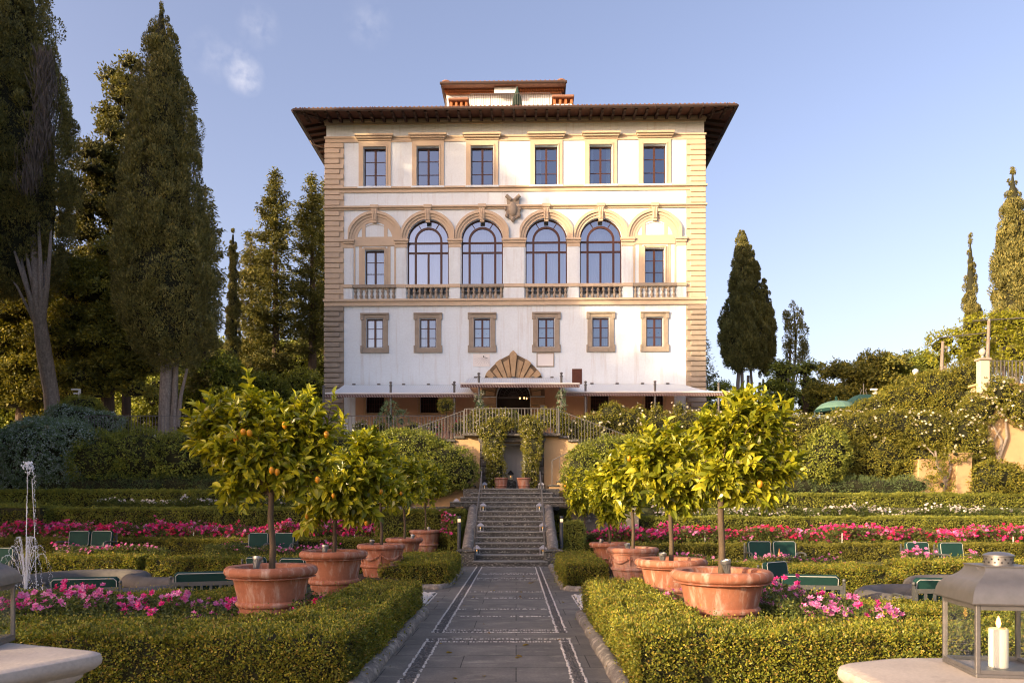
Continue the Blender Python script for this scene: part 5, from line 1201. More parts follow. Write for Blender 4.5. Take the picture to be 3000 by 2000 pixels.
# ------------------------------------------------------------------ clipped hedges
def hedge(label, boxes, mat=None, lf=None, cov=1.9, seed=0, amp=.05, rad=.08, shoots=.05, group='clipped box hedges', dz=True):
    rng = np.random.default_rng(seed + 11); lm = LM(); mat = mat or L_box
    for bi, (x0, x1, y0, y1, z0, z1) in enumerate(boxes):
        dist = max(5.5, math.hypot(max(0, max(x0, -x1)), y0)); l = lf or min(.09, max(.028, .0023 * dist)); dens = cov / (.30 * l * l)
        faces = [(2, z1, 1, (x1 - x0) * (y1 - y0), 1.0), (1, y0, -1, (x1 - x0) * (z1 - z0), 1.0), (1, y1, 1, (x1 - x0) * (z1 - z0), .12), (0, x0, -1, (y1 - y0) * (z1 - z0), 1.0 if x0 > -.5 else .25), (0, x1, 1, (y1 - y0) * (z1 - z0), 1.0 if x1 < .5 else .25)]
        P, Nn = [], []
        for ax, val, sg, area, w in faces:
            n = int(area * dens * w)
            if n < 1: continue
            p = np.stack([rng.uniform(x0, x1, n), rng.uniform(y0, y1, n), rng.uniform(z0, z1, n)], 1); p[:, ax] = val
            q = np.clip(p, [x0 + rad, y0 + rad, z0 - 1], [x1 - rad, y1 - rad, z1 - rad]); d = nrm(p - q); P.append(q + d * rad); Nn.append(d)
        P = np.concatenate(P); Nn = np.concatenate(Nn)
        keep = np.ones(len(P), bool)
        for bj, c in enumerate(boxes):
            if bj != bi: keep &= ~((P[:, 0] > c[0] + .02) & (P[:, 0] < c[1] - .02) & (P[:, 1] > c[2] + .02) & (P[:, 1] < c[3] - .02) & (P[:, 2] < c[5] - .02))
        P, Nn = P[keep], Nn[keep]
        thin = (vnoise(P * 5.5, seed + 4) * .6 + vnoise(P * 13, seed + 5) * .4) > rng.uniform(.22, .42, len(P)); P, Nn = P[thin], Nn[thin]
        bump = (vnoise(P * 2.3, seed) - .5) * 2 * amp + (vnoise(P * 9, seed + 1) - .5) * 2 * amp * .7
        depth = np.abs(rng.normal(0, 1.0, len(P))) * l * 1.1
        up = rng.random(len(P)) < shoots
        P = P + Nn * (bump - depth * (~up) + up * rng.exponential(l * 1.0, len(P)))[:, None]
        D = Nn * .55 + ball(rng, len(P)) * .75 + np.array([0, 0, .35]); N = Nn * .6 + ball(rng, len(P)) * .8 + np.array([0, 0, .3])
        s = l * rng.uniform(.7, 1.3, len(P)); lm.add(*leaves(T_DIA, P, D, N, s, s * .58), 0)
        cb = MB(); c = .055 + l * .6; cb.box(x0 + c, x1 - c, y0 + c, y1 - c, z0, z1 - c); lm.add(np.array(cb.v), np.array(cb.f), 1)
    o = lm.build('box_hedge', [mat, M_core]); tag(o, label, 'hedge', group); return o
hedge('L-shaped box hedge in the left foreground beside the path', [(-9.0, -1.50, 6.35, 7.45, -.05, .53), (-2.45, -1.50, 7.40, 11.45, -.05, .52)], seed=1)
hedge('L-shaped box hedge in the right foreground beside the path', [(1.03, 9.0, 6.25, 7.2, -.05, .56), (1.03, 1.90, 7.15, 10.95, -.05, .57)], seed=2)
hedge('box hedge behind the pink roses of the left front bed', [(-10.5, -3.3, 9.9, 11.0, -.3, .41)], seed=3)
hedge('box hedge behind the pink roses of the right front bed', [(2.75, 4.6, 9.75, 10.75, -.3, .40), (4.5, 9.5, 9.55, 10.5, -.3, .30)], seed=4)
hedge('box hedge block left of the path below the staircase', [(-2.9, -1.42, 14.95, 18.3, -.05, .53)], seed=5)
hedge('box hedge block right of the path below the staircase', [(.98, 1.90, 14.5, 18.4, -.05, .54)], seed=6)
hedge('long box hedge behind the left fountain at the far left', [(-15.5, -10.55, 19.9, 21.0, -.28, .31)], seed=7)
hedge('box hedge behind the left fountain, nearer the lemon trees', [(-10.15, -3.4, 19.6, 20.7, -.28, .30)], seed=8)
hedge('box hedge behind the right fountain, left of the lawn gap', [(5.2, 8.15, 15.6, 17.0, -.28, .36)], seed=9)
hedge('box hedge behind the right fountain, right of the lawn gap', [(9.35, 12.4, 17.0, 18.3, -.28, .36)], seed=10)
hedge('low box hedge between the right lemon pots and the sofa', [(3.0, 5.1, 16.4, 17.4, -.28, .40)], seed=12)
hedge('low dry hedge behind the left sofas below the magenta roses', [(-19, -1.95, 23.0, 23.75, -.05, .68)], L_yew, seed=13, group='long clipped hedges'); hedge('low dry hedge behind the right sofas below the magenta roses', [(1.75, 18, 22.2, 23.0, -.05, .55)], L_yew, seed=14, group='long clipped hedges')
hedge('middle clipped hedge above the left magenta roses', [(-16.7, -4.5, 25.35, 26.1, .5, 1.68), (-4.7, -1.70, 23.75, 24.4, .4, 1.60)], L_boxfar, seed=15, group='long clipped hedges', shoots=.01); hedge('middle clipped hedge above the right magenta roses', [(1.35, 20, 24.9, 25.6, .4, 1.36)], L_boxfar, seed=16, group='long clipped hedges', shoots=.01)
hedge('upper clipped hedge above the left white roses', [(-20, -4.6, 27.0, 27.7, 1.6, 2.36)], L_boxfar, seed=17, group='long clipped hedges', shoots=.01); hedge('upper clipped hedge above the right white roses', [(6.0, 21, 26.4, 27.1, 1.4, 2.20)], L_boxfar, seed=18, group='long clipped hedges', shoots=.01)
hedge('small clipped bush beside the right side of the staircase', [(1.45, 2.15, 22.0, 23.2, .0, 1.25)], L_boxfar, seed=19, rad=.25, group='clipped bushes by the staircase'); hedge('small clipped bush beside the left side of the staircase', [(-2.15, -1.75, 22.3, 23.9, .0, 1.3)], L_boxfar, seed=20, rad=.18, group='clipped bushes by the staircase')
hedge('curved end of the clipped hedge at the far left behind the water jet', [(-20.5, -16.5, 24.9, 26.9, .2, 1.78)], L_boxfar, seed=21, rad=.5, group='long clipped hedges')

# ------------------------------------------------------------------ loose shrubs, creepers
def tuftleaves(rng, C, Nn, n, size, l, wr=.5, out=.6, up=.25, jit=.7, T=T_DIA):
    m = len(C); C2 = np.repeat(C, n, 0); N2 = np.repeat(Nn, n, 0); o = ball(rng, m * n) * size * rng.uniform(.2, 1, (m * n, 1)); P = C2 + o
    D = N2 * out + ball(rng, m * n) * jit + np.array([0, 0, up]); N = N2 * .7 + ball(rng, m * n) * .6 + np.array([0, 0, .35])
    s = l * rng.uniform(.7, 1.3, m * n); return leaves(T, P, D, N, s, s * wr)
def mass(name, label, cat, ells, mat, lf=.08, cov=1.5, tn=9, ts=1.7, droop=.15, seed=0, group=None, lump=.28, core=M_core, zmin=None, wr=.5, blossoms=(), coreS=.78, parent=None):
    """ells: (x,y,z, rx,ry,rz) in metres"""
    rng = np.random.default_rng(seed + 101); lm = LM(); E = np.array(ells, float); SP, SN = [], []
    for i, e in enumerate(E):
        a = 4 * math.pi * (((e[3] * e[4]) ** 1.6 + (e[3] * e[5]) ** 1.6 + (e[4] * e[5]) ** 1.6) / 3) ** (1 / 1.6)
        n = int(a * cov / (.30 * lf * lf * tn)) + 3; d = ball(rng, n); p = e[:3] + d * e[3:] * (1 - lump / 2 + lump * vnoise(d * 2.6 + e[:3] * 1.3, seed))[:, None] * rng.uniform(.88, 1.04, (n, 1))
        nn = nrm(d / e[3:]); keep = d[:, 1] < .55
        for j, f in enumerate(E):
            if j != i: keep &= (((p - f[:3]) / (f[3:] * .86)) ** 2).sum(1) > 1
        if zmin is not None: keep &= p[:, 2] > zmin
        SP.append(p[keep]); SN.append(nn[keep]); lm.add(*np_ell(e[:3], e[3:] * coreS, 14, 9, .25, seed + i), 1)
    SP, SN = np.concatenate(SP), np.concatenate(SN)
    lm.add(*tuftleaves(rng, SP, SN, tn, lf * ts, lf, wr, .6, -droop), 0)
    if not blossoms:
        o = lm.build(name, [mat, core], parent)
        return tag(o, label, cat, group) if parent is None else o
    t = parent or thing(name, label, cat, tuple(E[0, :3] * np.array([1, 1, 0])), 0, group); off = np.array(t.location)
    lm.V = [v - off for v in lm.V]; lm.build('foliage', [mat, core], t)
    for cnt, bm, sz, T in blossoms:
        k = rng.choice(len(SP), min(cnt, len(SP)), False); cl = np.repeat(SP[k] + SN[k] * sz * .8, 4, 0); cl = cl + ball(rng, len(cl)) * sz * 1.3; keep = rng.random(len(cl)) < .6; cl = cl[keep]; m = len(cl)
        N = np.repeat(SN[k], 4, 0)[keep] + ball(rng, m) * .5 + np.array([0, -.3, .2]); q = LM(); s = sz * rng.uniform(.7, 1.3, m); q.add(*leaves(T, cl - off, np.cross(N, ball(rng, m)), N, s, s)); q.build('blossoms', bm, t)
    return t
def pe(Y, lst, dr=.8, cap=1.3):          # measured ellipses (px,py,rx,ry[,dY]) -> metres
    k = Y / F; o = []
    for e in lst:
        yy = Y + (e[4] if len(e) > 4 else 0); o.append((WX(e[0], yy), yy, WZ(e[1], yy), e[2] * k, min(cap, dr * min(e[2], e[3]) * k), e[3] * k))
    return o
# left bank
mass('jasmine_shrub', 'pale jasmine bush covered in tiny flowers at the far left bank', 'shrub', pe(28.3, [(110, 1330, 130, 105), (20, 1390, 100, 70), (200, 1290, 90, 60), (170, 1390, 90, 60), (60, 1300, 90, 50)]), L_jas, .07, 1.7, seed=1, blossoms=((3800, L_jasfl, .05, T_STAR),))
mass('jasmine_shrub', 'upper jasmine bush at the foot of the leaning cypress', 'shrub', pe(29.9, [(235, 1235, 75, 40), (300, 1240, 60, 35), (190, 1220, 50, 35)]), L_jas, .07, 1.5, seed=2, blossoms=((1500, L_jasfl, .05, T_STAR),))
mass('laurel_hedge', 'dense laurel hedge below the left terrace railing', 'hedge', pe(28.4, [(300, 1350, 110, 85), (420, 1340, 130, 80), (560, 1340, 130, 82), (700, 1345, 130, 80), (840, 1345, 130, 80), (960, 1340, 120, 80), (1060, 1345, 90, 75)]), L_laurel, .11, 1.6, seed=3, wr=.36, lump=.18)
mass('rosemary_bank', 'bluish rosemary at the foot of the left laurel hedge', 'rosemary', pe(27.9, [(160 + 90 * k, 1418 + 4 * (k % 2), 75, 26) for k in range(11)]), L_lav, .085, 1.4, seed=4, wr=.22, droop=-.5, group='rosemary strips')
mass('rosemary_bank', 'bluish rosemary at the foot of the right laurel bank', 'rosemary', pe(27.4, [(2180 + 80 * k, 1424 + 3 * (k % 2), 70, 25) for k in range(7)]), L_lav, .085, 1.4, seed=5, wr=.22, droop=-.5, group='rosemary strips')
mass('creeper', 'dark leafy creeper mound left of the niche stairs', 'creeper', pe(26.9, [(1180, 1320, 120, 60, -.6), (1290, 1355, 95, 55, -.7), (1150, 1400, 110, 70, -.7), (1345, 1385, 55, 42, -.9), (1240, 1400, 90, 55, -.9), (1050, 1380, 90, 75), (1180, 1295, 90, 32)]), L_laurel, .075, 1.6, seed=6, group='creeper mounds by the stairs')
mass('creeper', 'dark leafy creeper mound right of the niche stairs', 'creeper', pe(26.7, [(1790, 1350, 110, 70, -.5), (1715, 1390, 65, 80, -.8), (1880, 1330, 110, 60), (1700, 1470, 50, 50), (1980, 1350, 120, 80), (1850, 1420, 130, 70)]), L_laurel, .075, 1.6, seed=7, group='creeper mounds by the stairs')
mass('climbing_rose', 'rambling cream rose along the right terrace edge of the villa', 'climbing rose', pe(29.2, [(1740, 1255, 70, 45), (1830, 1240, 70, 40), (1920, 1245, 80, 42), (2010, 1250, 80, 45), (1790, 1215, 40, 35), (2100, 1255, 90, 50), (1680, 1265, 50, 35), (2190, 1250, 80, 45), (1870, 1215, 22, 26), (1925, 1210, 14, 24), (1990, 1200, 16, 20)]), L_ivy, .075, 1.2, seed=8, blossoms=((95, L_cream, .09, T_ROSE),))
mass('laurel_hedge', 'tall laurel bank under the right terrace umbrella', 'hedge', pe(28.3, [(2120, 1340, 120, 90), (2240, 1340, 110, 85), (2340, 1330, 100, 80), (2440, 1330, 90, 90), (2560, 1340, 110, 80), (2680, 1370, 90, 80)]), L_ivy, .085, 1.6, seed=9)
mass('orange_bush', 'bushy citrus standing before the right laurel bank', 'shrub', pe(27.3, [(2420, 1330, 65, 75), (2400, 1370, 60, 40)]), L_laurel, .11, 1.8, seed=10, wr=.4)
mass('climbing_rose', 'white climbing rose spilling over the right ochre wall', 'climbing rose', pe(28.0, [(2480, 1255, 110, 45), (2600, 1245, 100, 45), (2720, 1260, 110, 55), (2800, 1270, 80, 60), (2850, 1300, 50, 50), (2380, 1255, 90, 40), (2290, 1250, 80, 40), (2870, 1200, 55, 50), (2920, 1150, 60, 45), (2980, 1190, 50, 60), (2880, 1340, 30, 40)]), L_ivy, .075, 1.25, seed=11, blossoms=((190, L_cream, .10, T_ROSE),))
mass('ivy_bank', 'sunlit ivy covered slope below the right upper terrace', 'ivy', pe(30.0, [(2830, 1115, 70, 60), (2740, 1140, 90, 55), (2650, 1175, 90, 50), (2570, 1210, 80, 45), (2500, 1235, 80, 40), (2780, 1180, 100, 60), (2680, 1220, 110, 60)], cap=1.6), L_ivy, .085, 1.6, seed=12)
mass('elder_bush', 'light green bush in front of the right ochre wall', 'shrub', pe(26.9, [(2905, 1400, 65, 50), (2960, 1410, 50, 50), (2880, 1430, 40, 30)]), L_ivy, .095, 1.6, seed=13)
mass('climbing_rose', 'bare stemmed rose climbing the short ochre pillar', 'climbing rose', pe(26.9, [(2760, 1420, 28, 35), (2740, 1370, 30, 30), (2800, 1330, 40, 22)]), L_ivy, .08, .9, seed=14, coreS=.2)
# jasmine columns in the niche pots, box balls on the terrace
for px, w, lst in ((1457, 'left', [(1453, 1385, 26, 62), (1445, 1310, 29, 58), (1440, 1265, 42, 26), (1464, 1240, 38, 18)]), (1545, 'right', [(1553, 1385, 22, 60), (1560, 1310, 27, 58), (1556, 1258, 34, 28), (1546, 1235, 24, 16)])):
    mass('jasmine_column', 'column of flowering jasmine climbing the %s side of the niche' % w, 'climber', pe(26.8, lst, .7), L_ivy, .06, 1.6, seed=15 + px, group='jasmine columns', blossoms=((120, L_cream, .04, T_STAR),))
mass('terrace_shrub', 'jasmine tumbling behind the balcony bars left of the niche', 'shrub', pe(28.3, [(1425, 1225, 50, 30), (1470, 1230, 40, 30), (1390, 1240, 35, 25)]), L_ivy, .06, 1.3, seed=31, blossoms=((80, L_cream, .05, T_STAR),), group='shrubs on the upper terrace')
mass('terrace_shrub', 'round green shrub behind the balcony bars right of the niche', 'shrub', pe(28.8, [(1600, 1225, 32, 28), (1640, 1235, 30, 30)]), L_ivy, .07, 1.4, seed=32, group='shrubs on the upper terrace')
mass('terrace_shrub', 'dark shrub in the middle of the balcony before the doorway', 'shrub', pe(29.6, [(1502, 1230, 22, 26)]), L_laurel, .06, 1.4, seed=33, group='shrubs on the upper terrace')
t = mass('terrace_tree', 'small round standard tree before the second left grilled window', 'tree', pe(30.0, [(1307, 1188, 23, 20)]), L_ivy, .06, 1.3, seed=34, blossoms=((1, L_cream, .03, T_STAR),)); o_ = t.location; b = MB(); b.tube([(0, 0, 4.5), (0, 0, WZ(1190, 30))], .02, 6); b.build('trunk', M_bark_l, t)
mass('terrace_shrub', 'airy olive bush on the left terrace by the awning post', 'shrub', pe(30.2, [(1140, 1225, 28, 50), (1175, 1235, 24, 32), (1120, 1245, 25, 25)]), L_jas, .06, .9, seed=35, coreS=.3, group='shrubs on the upper terrace')
mass('terrace_shrub', 'white petunias in the left terrace flower boxes', 'shrub', pe(29.7, [(1060, 1250, 25, 16), (1210, 1255, 24, 16), (1265, 1250, 25, 14)]), L_laurel, .05, 1.2, seed=36, blossoms=((60, L_whiter, .06, T_ROSE),), group='flowers on the upper terrace')
mass('terrace_shrub', 'red geraniums in the left terrace flower boxes', 'shrub', pe(29.7, [(1110, 1255, 22, 14), (1275, 1255, 24, 16), (1350, 1252, 28, 16)]), L_laurel, .05, 1.2, seed=37, blossoms=((40, L_red, .06, T_ROSE), (15, L_whiter, .05, T_ROSE)), group='flowers on the upper terrace')
for px, lst in ((1403, [(1403, 1195, 9, 16), (1398, 1170, 6, 14), (1412, 1165, 5, 20)]), (1645, [(1645, 1195, 10, 22), (1643, 1165, 9, 22), (1648, 1150, 7, 10)])):
    mass('jasmine_column', 'white flowering climber twining up the %s portal awning post' % ('left' if px < 1500 else 'right'), 'climber', pe(35.3, lst, .8), L_jas, .07, 1.0, seed=38 + px, group='climbers on awning posts', blossoms=((40, L_cream, .06, T_STAR),), coreS=.3)

# ------------------------------------------------------------------ roses
def rose_bed(name, label, x0, x1, y0, y1, z0, fol_h, n_clusters, per, sz, mats, seed, lf=.05, T=T_ROSE, cat='rose bed', zr=.5, cov=.9, group='rose beds'):
    rng = np.random.default_rng(seed + 500); t = thing(name, label, cat, ((x0 + x1) / 2, (y0 + y1) / 2, z0), 0, group); off = np.array(t.location)
    area = (x1 - x0) * (y1 - y0); n = int(area * cov * 3 / (.3 * lf * lf)); P = np.stack([rng.uniform(x0, x1, n), rng.uniform(y0, y1, n), np.zeros(n)], 1)
    top = fol_h * (.65 + .6 * vnoise(P * 1.8, seed)); P[:, 2] = z0 + top * rng.uniform(.15, 1, n) ** .6; lm = LM(); D = ball(rng, n) + np.array([0, 0, .2]); N = ball(rng, n) * .7 + np.array([0, -.2, .8]); s = lf * rng.uniform(.7, 1.3, n)
    lm.add(*leaves(T_DIA, P - off, D, N, s, s * .6)); lm.build('foliage', L_rosel, t)
    C = np.stack([rng.uniform(x0, x1, n_clusters), rng.uniform(y0, y1, n_clusters), np.zeros(n_clusters)], 1); h = fol_h * (.65 + .6 * vnoise(C * 1.8, seed)); C[:, 2] = z0 + h * rng.uniform(zr, 1.12, n_clusters)
    w = np.array([m[1] for m in mats], float); w /= w.sum(); which = rng.choice(len(mats), n_clusters, p=w)
    for k, (m, _) in enumerate(mats):
        c = C[which == k]
        if not len(c): continue
        p = np.repeat(c, per, 0) + rng.normal(size=(len(c) * per, 3)) * sz * np.array([.9, .9, .45]); q = len(p); N = ball(rng, q) * .6 + np.array([0, -.55, .75]); s = sz * rng.uniform(.75, 1.3, q); lm = LM(); lm.add(*leaves(T, p - off, np.cross(N, ball(rng, q)), N, s, s)); lm.build('blossoms', m, t)
    return t
PK = [(L_pink, 5), (L_magenta, 2)]; MG = [(L_magenta, 5), (L_red, 3), (L_pink, 1.6)]
rose_bed('rose_bed', 'bed of pink roses between the left foreground hedges', -8.8, -3.3, 7.9, 9.6, 0, .50, 110, 5, .085, PK, 1, .04, zr=.85)
rose_bed('rose_bush', 'bright red rose bush squeezed between the nearest left pot and hedge', -2.55, -2.2, 8.0, 9.0, .1, .55, 10, 3, .08, [(L_red, 2), (L_magenta, 2)], 2, .04, cat='rose bush', zr=.85)
rose_bed('rose_bed', 'clump of pink roses right of the nearest right pot', 2.85, 4.1, 7.4, 9.2, 0, .60, 34, 5, .085, PK, 3, .04, zr=.7)
rose_bed('rose_bush', 'pink rose between the two nearest right pots', 1.85, 2.05, 8.6, 9.2, .1, .5, 3, 3, .085, PK, 4, .04, cat='rose bush')
rose_bed('rose_bed', 'long bank of magenta roses above the left dry hedge', -18.5, -1.9, 23.9, 25.2, .45, .60, 900, 5, .105, MG, 5, .06)
rose_bed('rose_bed', 'long bank of magenta roses above the right dry hedge', 2.2, 17.5, 23.2, 24.7, .38, .56, 760, 5, .105, MG, 6, .06)
rose_bed('rose_bed', 'row of white roses between the upper left hedges', -15.5, -4.0, 26.15, 26.9, 1.5, .50, 80, 5, .085, [(L_whiter, 1)], 7, .06, zr=.8)
rose_bed('rose_bed', 'row of white roses between the upper right hedges', 5.0, 18.5, 25.65, 26.3, 1.05, .60, 130, 5, .095, [(L_whiter, 1)], 8, .06, zr=.8)
rose_bed('rose_bed', 'pink roses in front of the far left sofa', -13.6, -10.3, 20.95, 21.5, 0, .52, 26, 4, .085, PK, 9, .05, zr=.85)
rose_bed('rose_bed', 'pink roses behind the nearest left lemon trunk', -9.1, -5.2, 20.7, 21.4, 0, .58, 36, 4, .085, PK, 10, .05, zr=.85)
rose_bed('rose_bed', 'pale pink roses before the right two-seat sofa', 4.0, 8.3, 17.3, 18.2, -.1, .55, 34, 4, .085, PK, 11, .05, zr=.85)
rose_bed('rose_bed', 'pink roses beside the cap of the right foreground lantern', 9.9, 12.5, 18.4, 19.0, -.1, .58, 14, 4, .10, PK, 12, .05, zr=.85)
rose_bed('rose_bush', 'magenta rose bush beside the staircase behind the farthest left pot', -2.35, -1.95, 22.2, 23.0, .5, .85, 18, 4, .09, MG, 13, .05, cat='rose bush')

# ------------------------------------------------------------------ lemon trees
def lemon_tree(label, side, i, crown, lemons, nshoot, seed, spikes=(), tpx=None, split=.0, lean=0.0):
    nshoot = int(nshoot * 1.15)
    x, y, rim = POT_AT[side, i]; rng = np.random.default_rng(seed + 900); zb = rim - .12; t = thing('lemon_tree', label, 'lemon tree', (x, y, zb), 0, 'lemon trees in pots'); off = np.array([x, y, zb])
    E = np.array(pe(y, crown, .95, 1.1)); zt = (E[:, 2] - E[:, 5] * .55).min(); tr = .025 + .003 * (5 - i); b = MB(); top = Vector((lean, 0, max(.75, zt - zb + .12)))
    b.tube([(0, 0, -.02), (.012, .01, top.z * .35), (lean * .5 - .01, -.01, top.z * .7), top], [tr * 1.05, tr * .95, tr * .88, tr * .85], 10); LMB = []
    vol = E[:, 3] * E[:, 4] * E[:, 5]; which = rng.choice(len(E), nshoot, p=(vol ** .7) / (vol ** .7).sum()); d = ball(rng, nshoot); d[:, 1] = np.where(d[:, 1] > .5, -d[:, 1], d[:, 1])
    r = rng.uniform(.3, 1.05, nshoot) ** .5; tips = E[which, :3] + d * E[which, 3:] * r[:, None] * (1 + .22 * rng.normal(size=(nshoot, 1))) - off
    for s in spikes: tips = np.concatenate([tips, np.array([np.array(W(s[0], s[1], y)) - off])]); d = np.concatenate([d, np.array([[0, 0, 1.0]])])
    cen = np.array([lean, 0, top.z]) ; ax = nrm((tips - cen) * .55 / np.maximum(np.linalg.norm(tips - cen, axis=1, keepdims=True), .1) + d * .5 + np.array([0, 0, .18])); low = (tips[:, 2] < cen[2] + .05); ax[low, 2] -= .7; ax = nrm(ax)
    Lp, Ld, Ln, Ls = [], [], [], []
    big = min(1.25, max(1.0, y / 9))
    for k in range(len(tips)):
        m = int(rng.integers(9, 14)); ln = rng.uniform(.20, .36); a0 = rng.uniform(0, 6.28); A = ax[k]; u = np.cross(A, [.3, .1, 1]); u /= max(1e-6, np.linalg.norm(u)); v = np.cross(A, u)
        for q in range(m):
            f = q / m; ang = a0 + q * 2.4; rad = u * math.cos(ang) + v * math.sin(ang); p = tips[k] - A * ln * (1 - f); dd = A * (.25 + .75 * f) + rad * (.95 - .55 * f) + rng.normal(0, .15, 3) - np.array([0, 0, .30 * (1 - f)])
            Lp.append(p); Ld.append(dd); nn_ = A * .6 - rad * .25 + np.array([0, -.12, .75]) + rng.normal(0, .28, 3); Ln.append(nn_); Ls.append((.055 + .115 * rng.random() ** .8) * (1 - .35 * (f > .85)) * big)
    for k in rng.choice(nshoot, min(nshoot, 34), False):
        tp = tips[k] - ax[k] * .2; mid = cen * .55 + tp * .45 + np.array([0, 0, .08]) + rng.normal(0, .04, 3); b.tube([cen - np.array([0, 0, .03]), mid, tp], [tr * .45, tr * .28, .006], 6)
    b.build('trunk', M_bark_l, t, smooth=True)
    tw = MB()
    for k in range(len(tips)): tw.tube([tips[k] - ax[k] * .32, tips[k] - ax[k] * .04], [.005, .003], 4, cap=False)
    lm = LM(); s = np.array(Ls); lm.add(*leaves(T_LEAF, np.array(Lp), np.array(Ld), np.array(Ln), s, s * rng.uniform(.46, .58, len(s)))); lm.add(np.array(tw.v), np.array(tw.f), 1)
    lm.build('crown', [L_lemon, M_bark_l], t)
    for px, py in lemons:
        p = W(px, py, y); e = min(E, key=lambda e: ((e[0] - p.x) / e[3]) ** 2 + ((e[2] - p.z) / e[5]) ** 2); yy = y - max(.12, e[4] * .92 * math.sqrt(max(.1, 1 - min(.9, ((e[0] - p.x) / e[3]) ** 2 + ((e[2] - p.z) / e[5]) ** 2))))
        p = W(px, py, yy); b = MB(); b.lathe([(0, -.046), (.006, -.043), (.020, -.032), (.030, -.012), (.031, .008), (.026, .025), (.014, .037), (0, .041)], 14); b.build('lemon', M_lemon, t, smooth=True, loc=tuple(Vector(p) - Vector(off)))
    return t
lemon_tree('nearest left lemon tree, broad crown with ripe fruit and a tall leader', 'l', 0, [(760, 1300, 170, 130), (640, 1240, 90, 95), (880, 1240, 120, 95), (890, 1370, 110, 85), (690, 1420, 60, 95), (740, 1180, 90, 55), (960, 1290, 60, 90), (590, 1280, 45, 60)],
           [(713, 1265), (731, 1268), (691, 1284), (834, 1245), (796, 1377), (812, 1382), (930, 1405), (956, 1272)], 330, 1, [(725, 1085), (728, 1110), (720, 1130), (735, 1140), (905, 1130), (895, 1150), (560, 1260), (545, 1250), (980, 1150), (640, 1150), (655, 1135)])
lemon_tree('second left lemon tree, drooping shaded crown', 'l', 1, [(1005, 1400, 120, 110), (1080, 1370, 75, 90), (930, 1480, 60, 75), (1060, 1500, 75, 55), (1080, 1300, 55, 60)], [(899, 1513), (1116, 1439), (1073, 1532), (977, 1451)], 230, 2, [(1095, 1262), (1085, 1275), (1100, 1270)], lean=.05)
lemon_tree('third left lemon tree, narrow crown catching sun at its base', 'l', 2, [(1125, 1390, 65, 90), (1160, 1450, 45, 45), (1110, 1330, 45, 50)], [(1175, 1444)], 140, 3)
lemon_tree('fourth left lemon tree, dark rounded crown', 'l', 3, [(1185, 1420, 62, 70), (1200, 1370, 45, 40)], [], 120, 4)
lemon_tree('farthest left lemon tree by the staircase, full dark crown', 'l', 4, [(1243, 1410, 62, 72), (1225, 1370, 45, 40), (1285, 1420, 30, 45)], [], 120, 5, [(1232, 1332)])
lemon_tree('nearest right lemon tree, tall sunlit golden crown', 'r', 0, [(2170, 1300, 110, 120), (2230, 1220, 85, 70), (2210, 1420, 120, 75), (2090, 1250, 80, 70), (2290, 1360, 50, 75), (2110, 1400, 80, 80), (2180, 1180, 60, 50)], [(2226.5, 1417)], 330, 6, [(2205, 1125), (2195, 1140), (2215, 1145), (2175, 1140), (2265, 1160), (2290, 1165), (2320, 1195), (2350, 1320), (2345, 1335), (2160, 1150), (2060, 1190), (2310, 1180)])
lemon_tree('second right lemon tree, sunlit crown touching the nearest one', 'r', 1, [(1965, 1370, 130, 95), (1900, 1340, 70, 65), (2010, 1460, 90, 55), (1950, 1290, 80, 50)], [(1843, 1342)], 240, 7, [(1985, 1245), (2040, 1240), (1900, 1255)])
lemon_tree('third right lemon tree, half shaded crown', 'r', 2, [(1850, 1410, 90, 90), (1800, 1360, 55, 55), (1880, 1330, 60, 70), (1890, 1240, 22, 30)], [], 190, 8, [(1885, 1225), (1895, 1235)])
lemon_tree('fourth right lemon tree, small bright crown', 'r', 3, [(1765, 1440, 62, 70), (1800, 1500, 45, 50), (1745, 1400, 35, 35)], [], 150, 9)
lemon_tree('farthest right lemon tree behind the stair foot', 'r', 4, [(1690, 1440, 50, 62), (1710, 1480, 40, 35)], [(1656, 1423)], 100, 10)
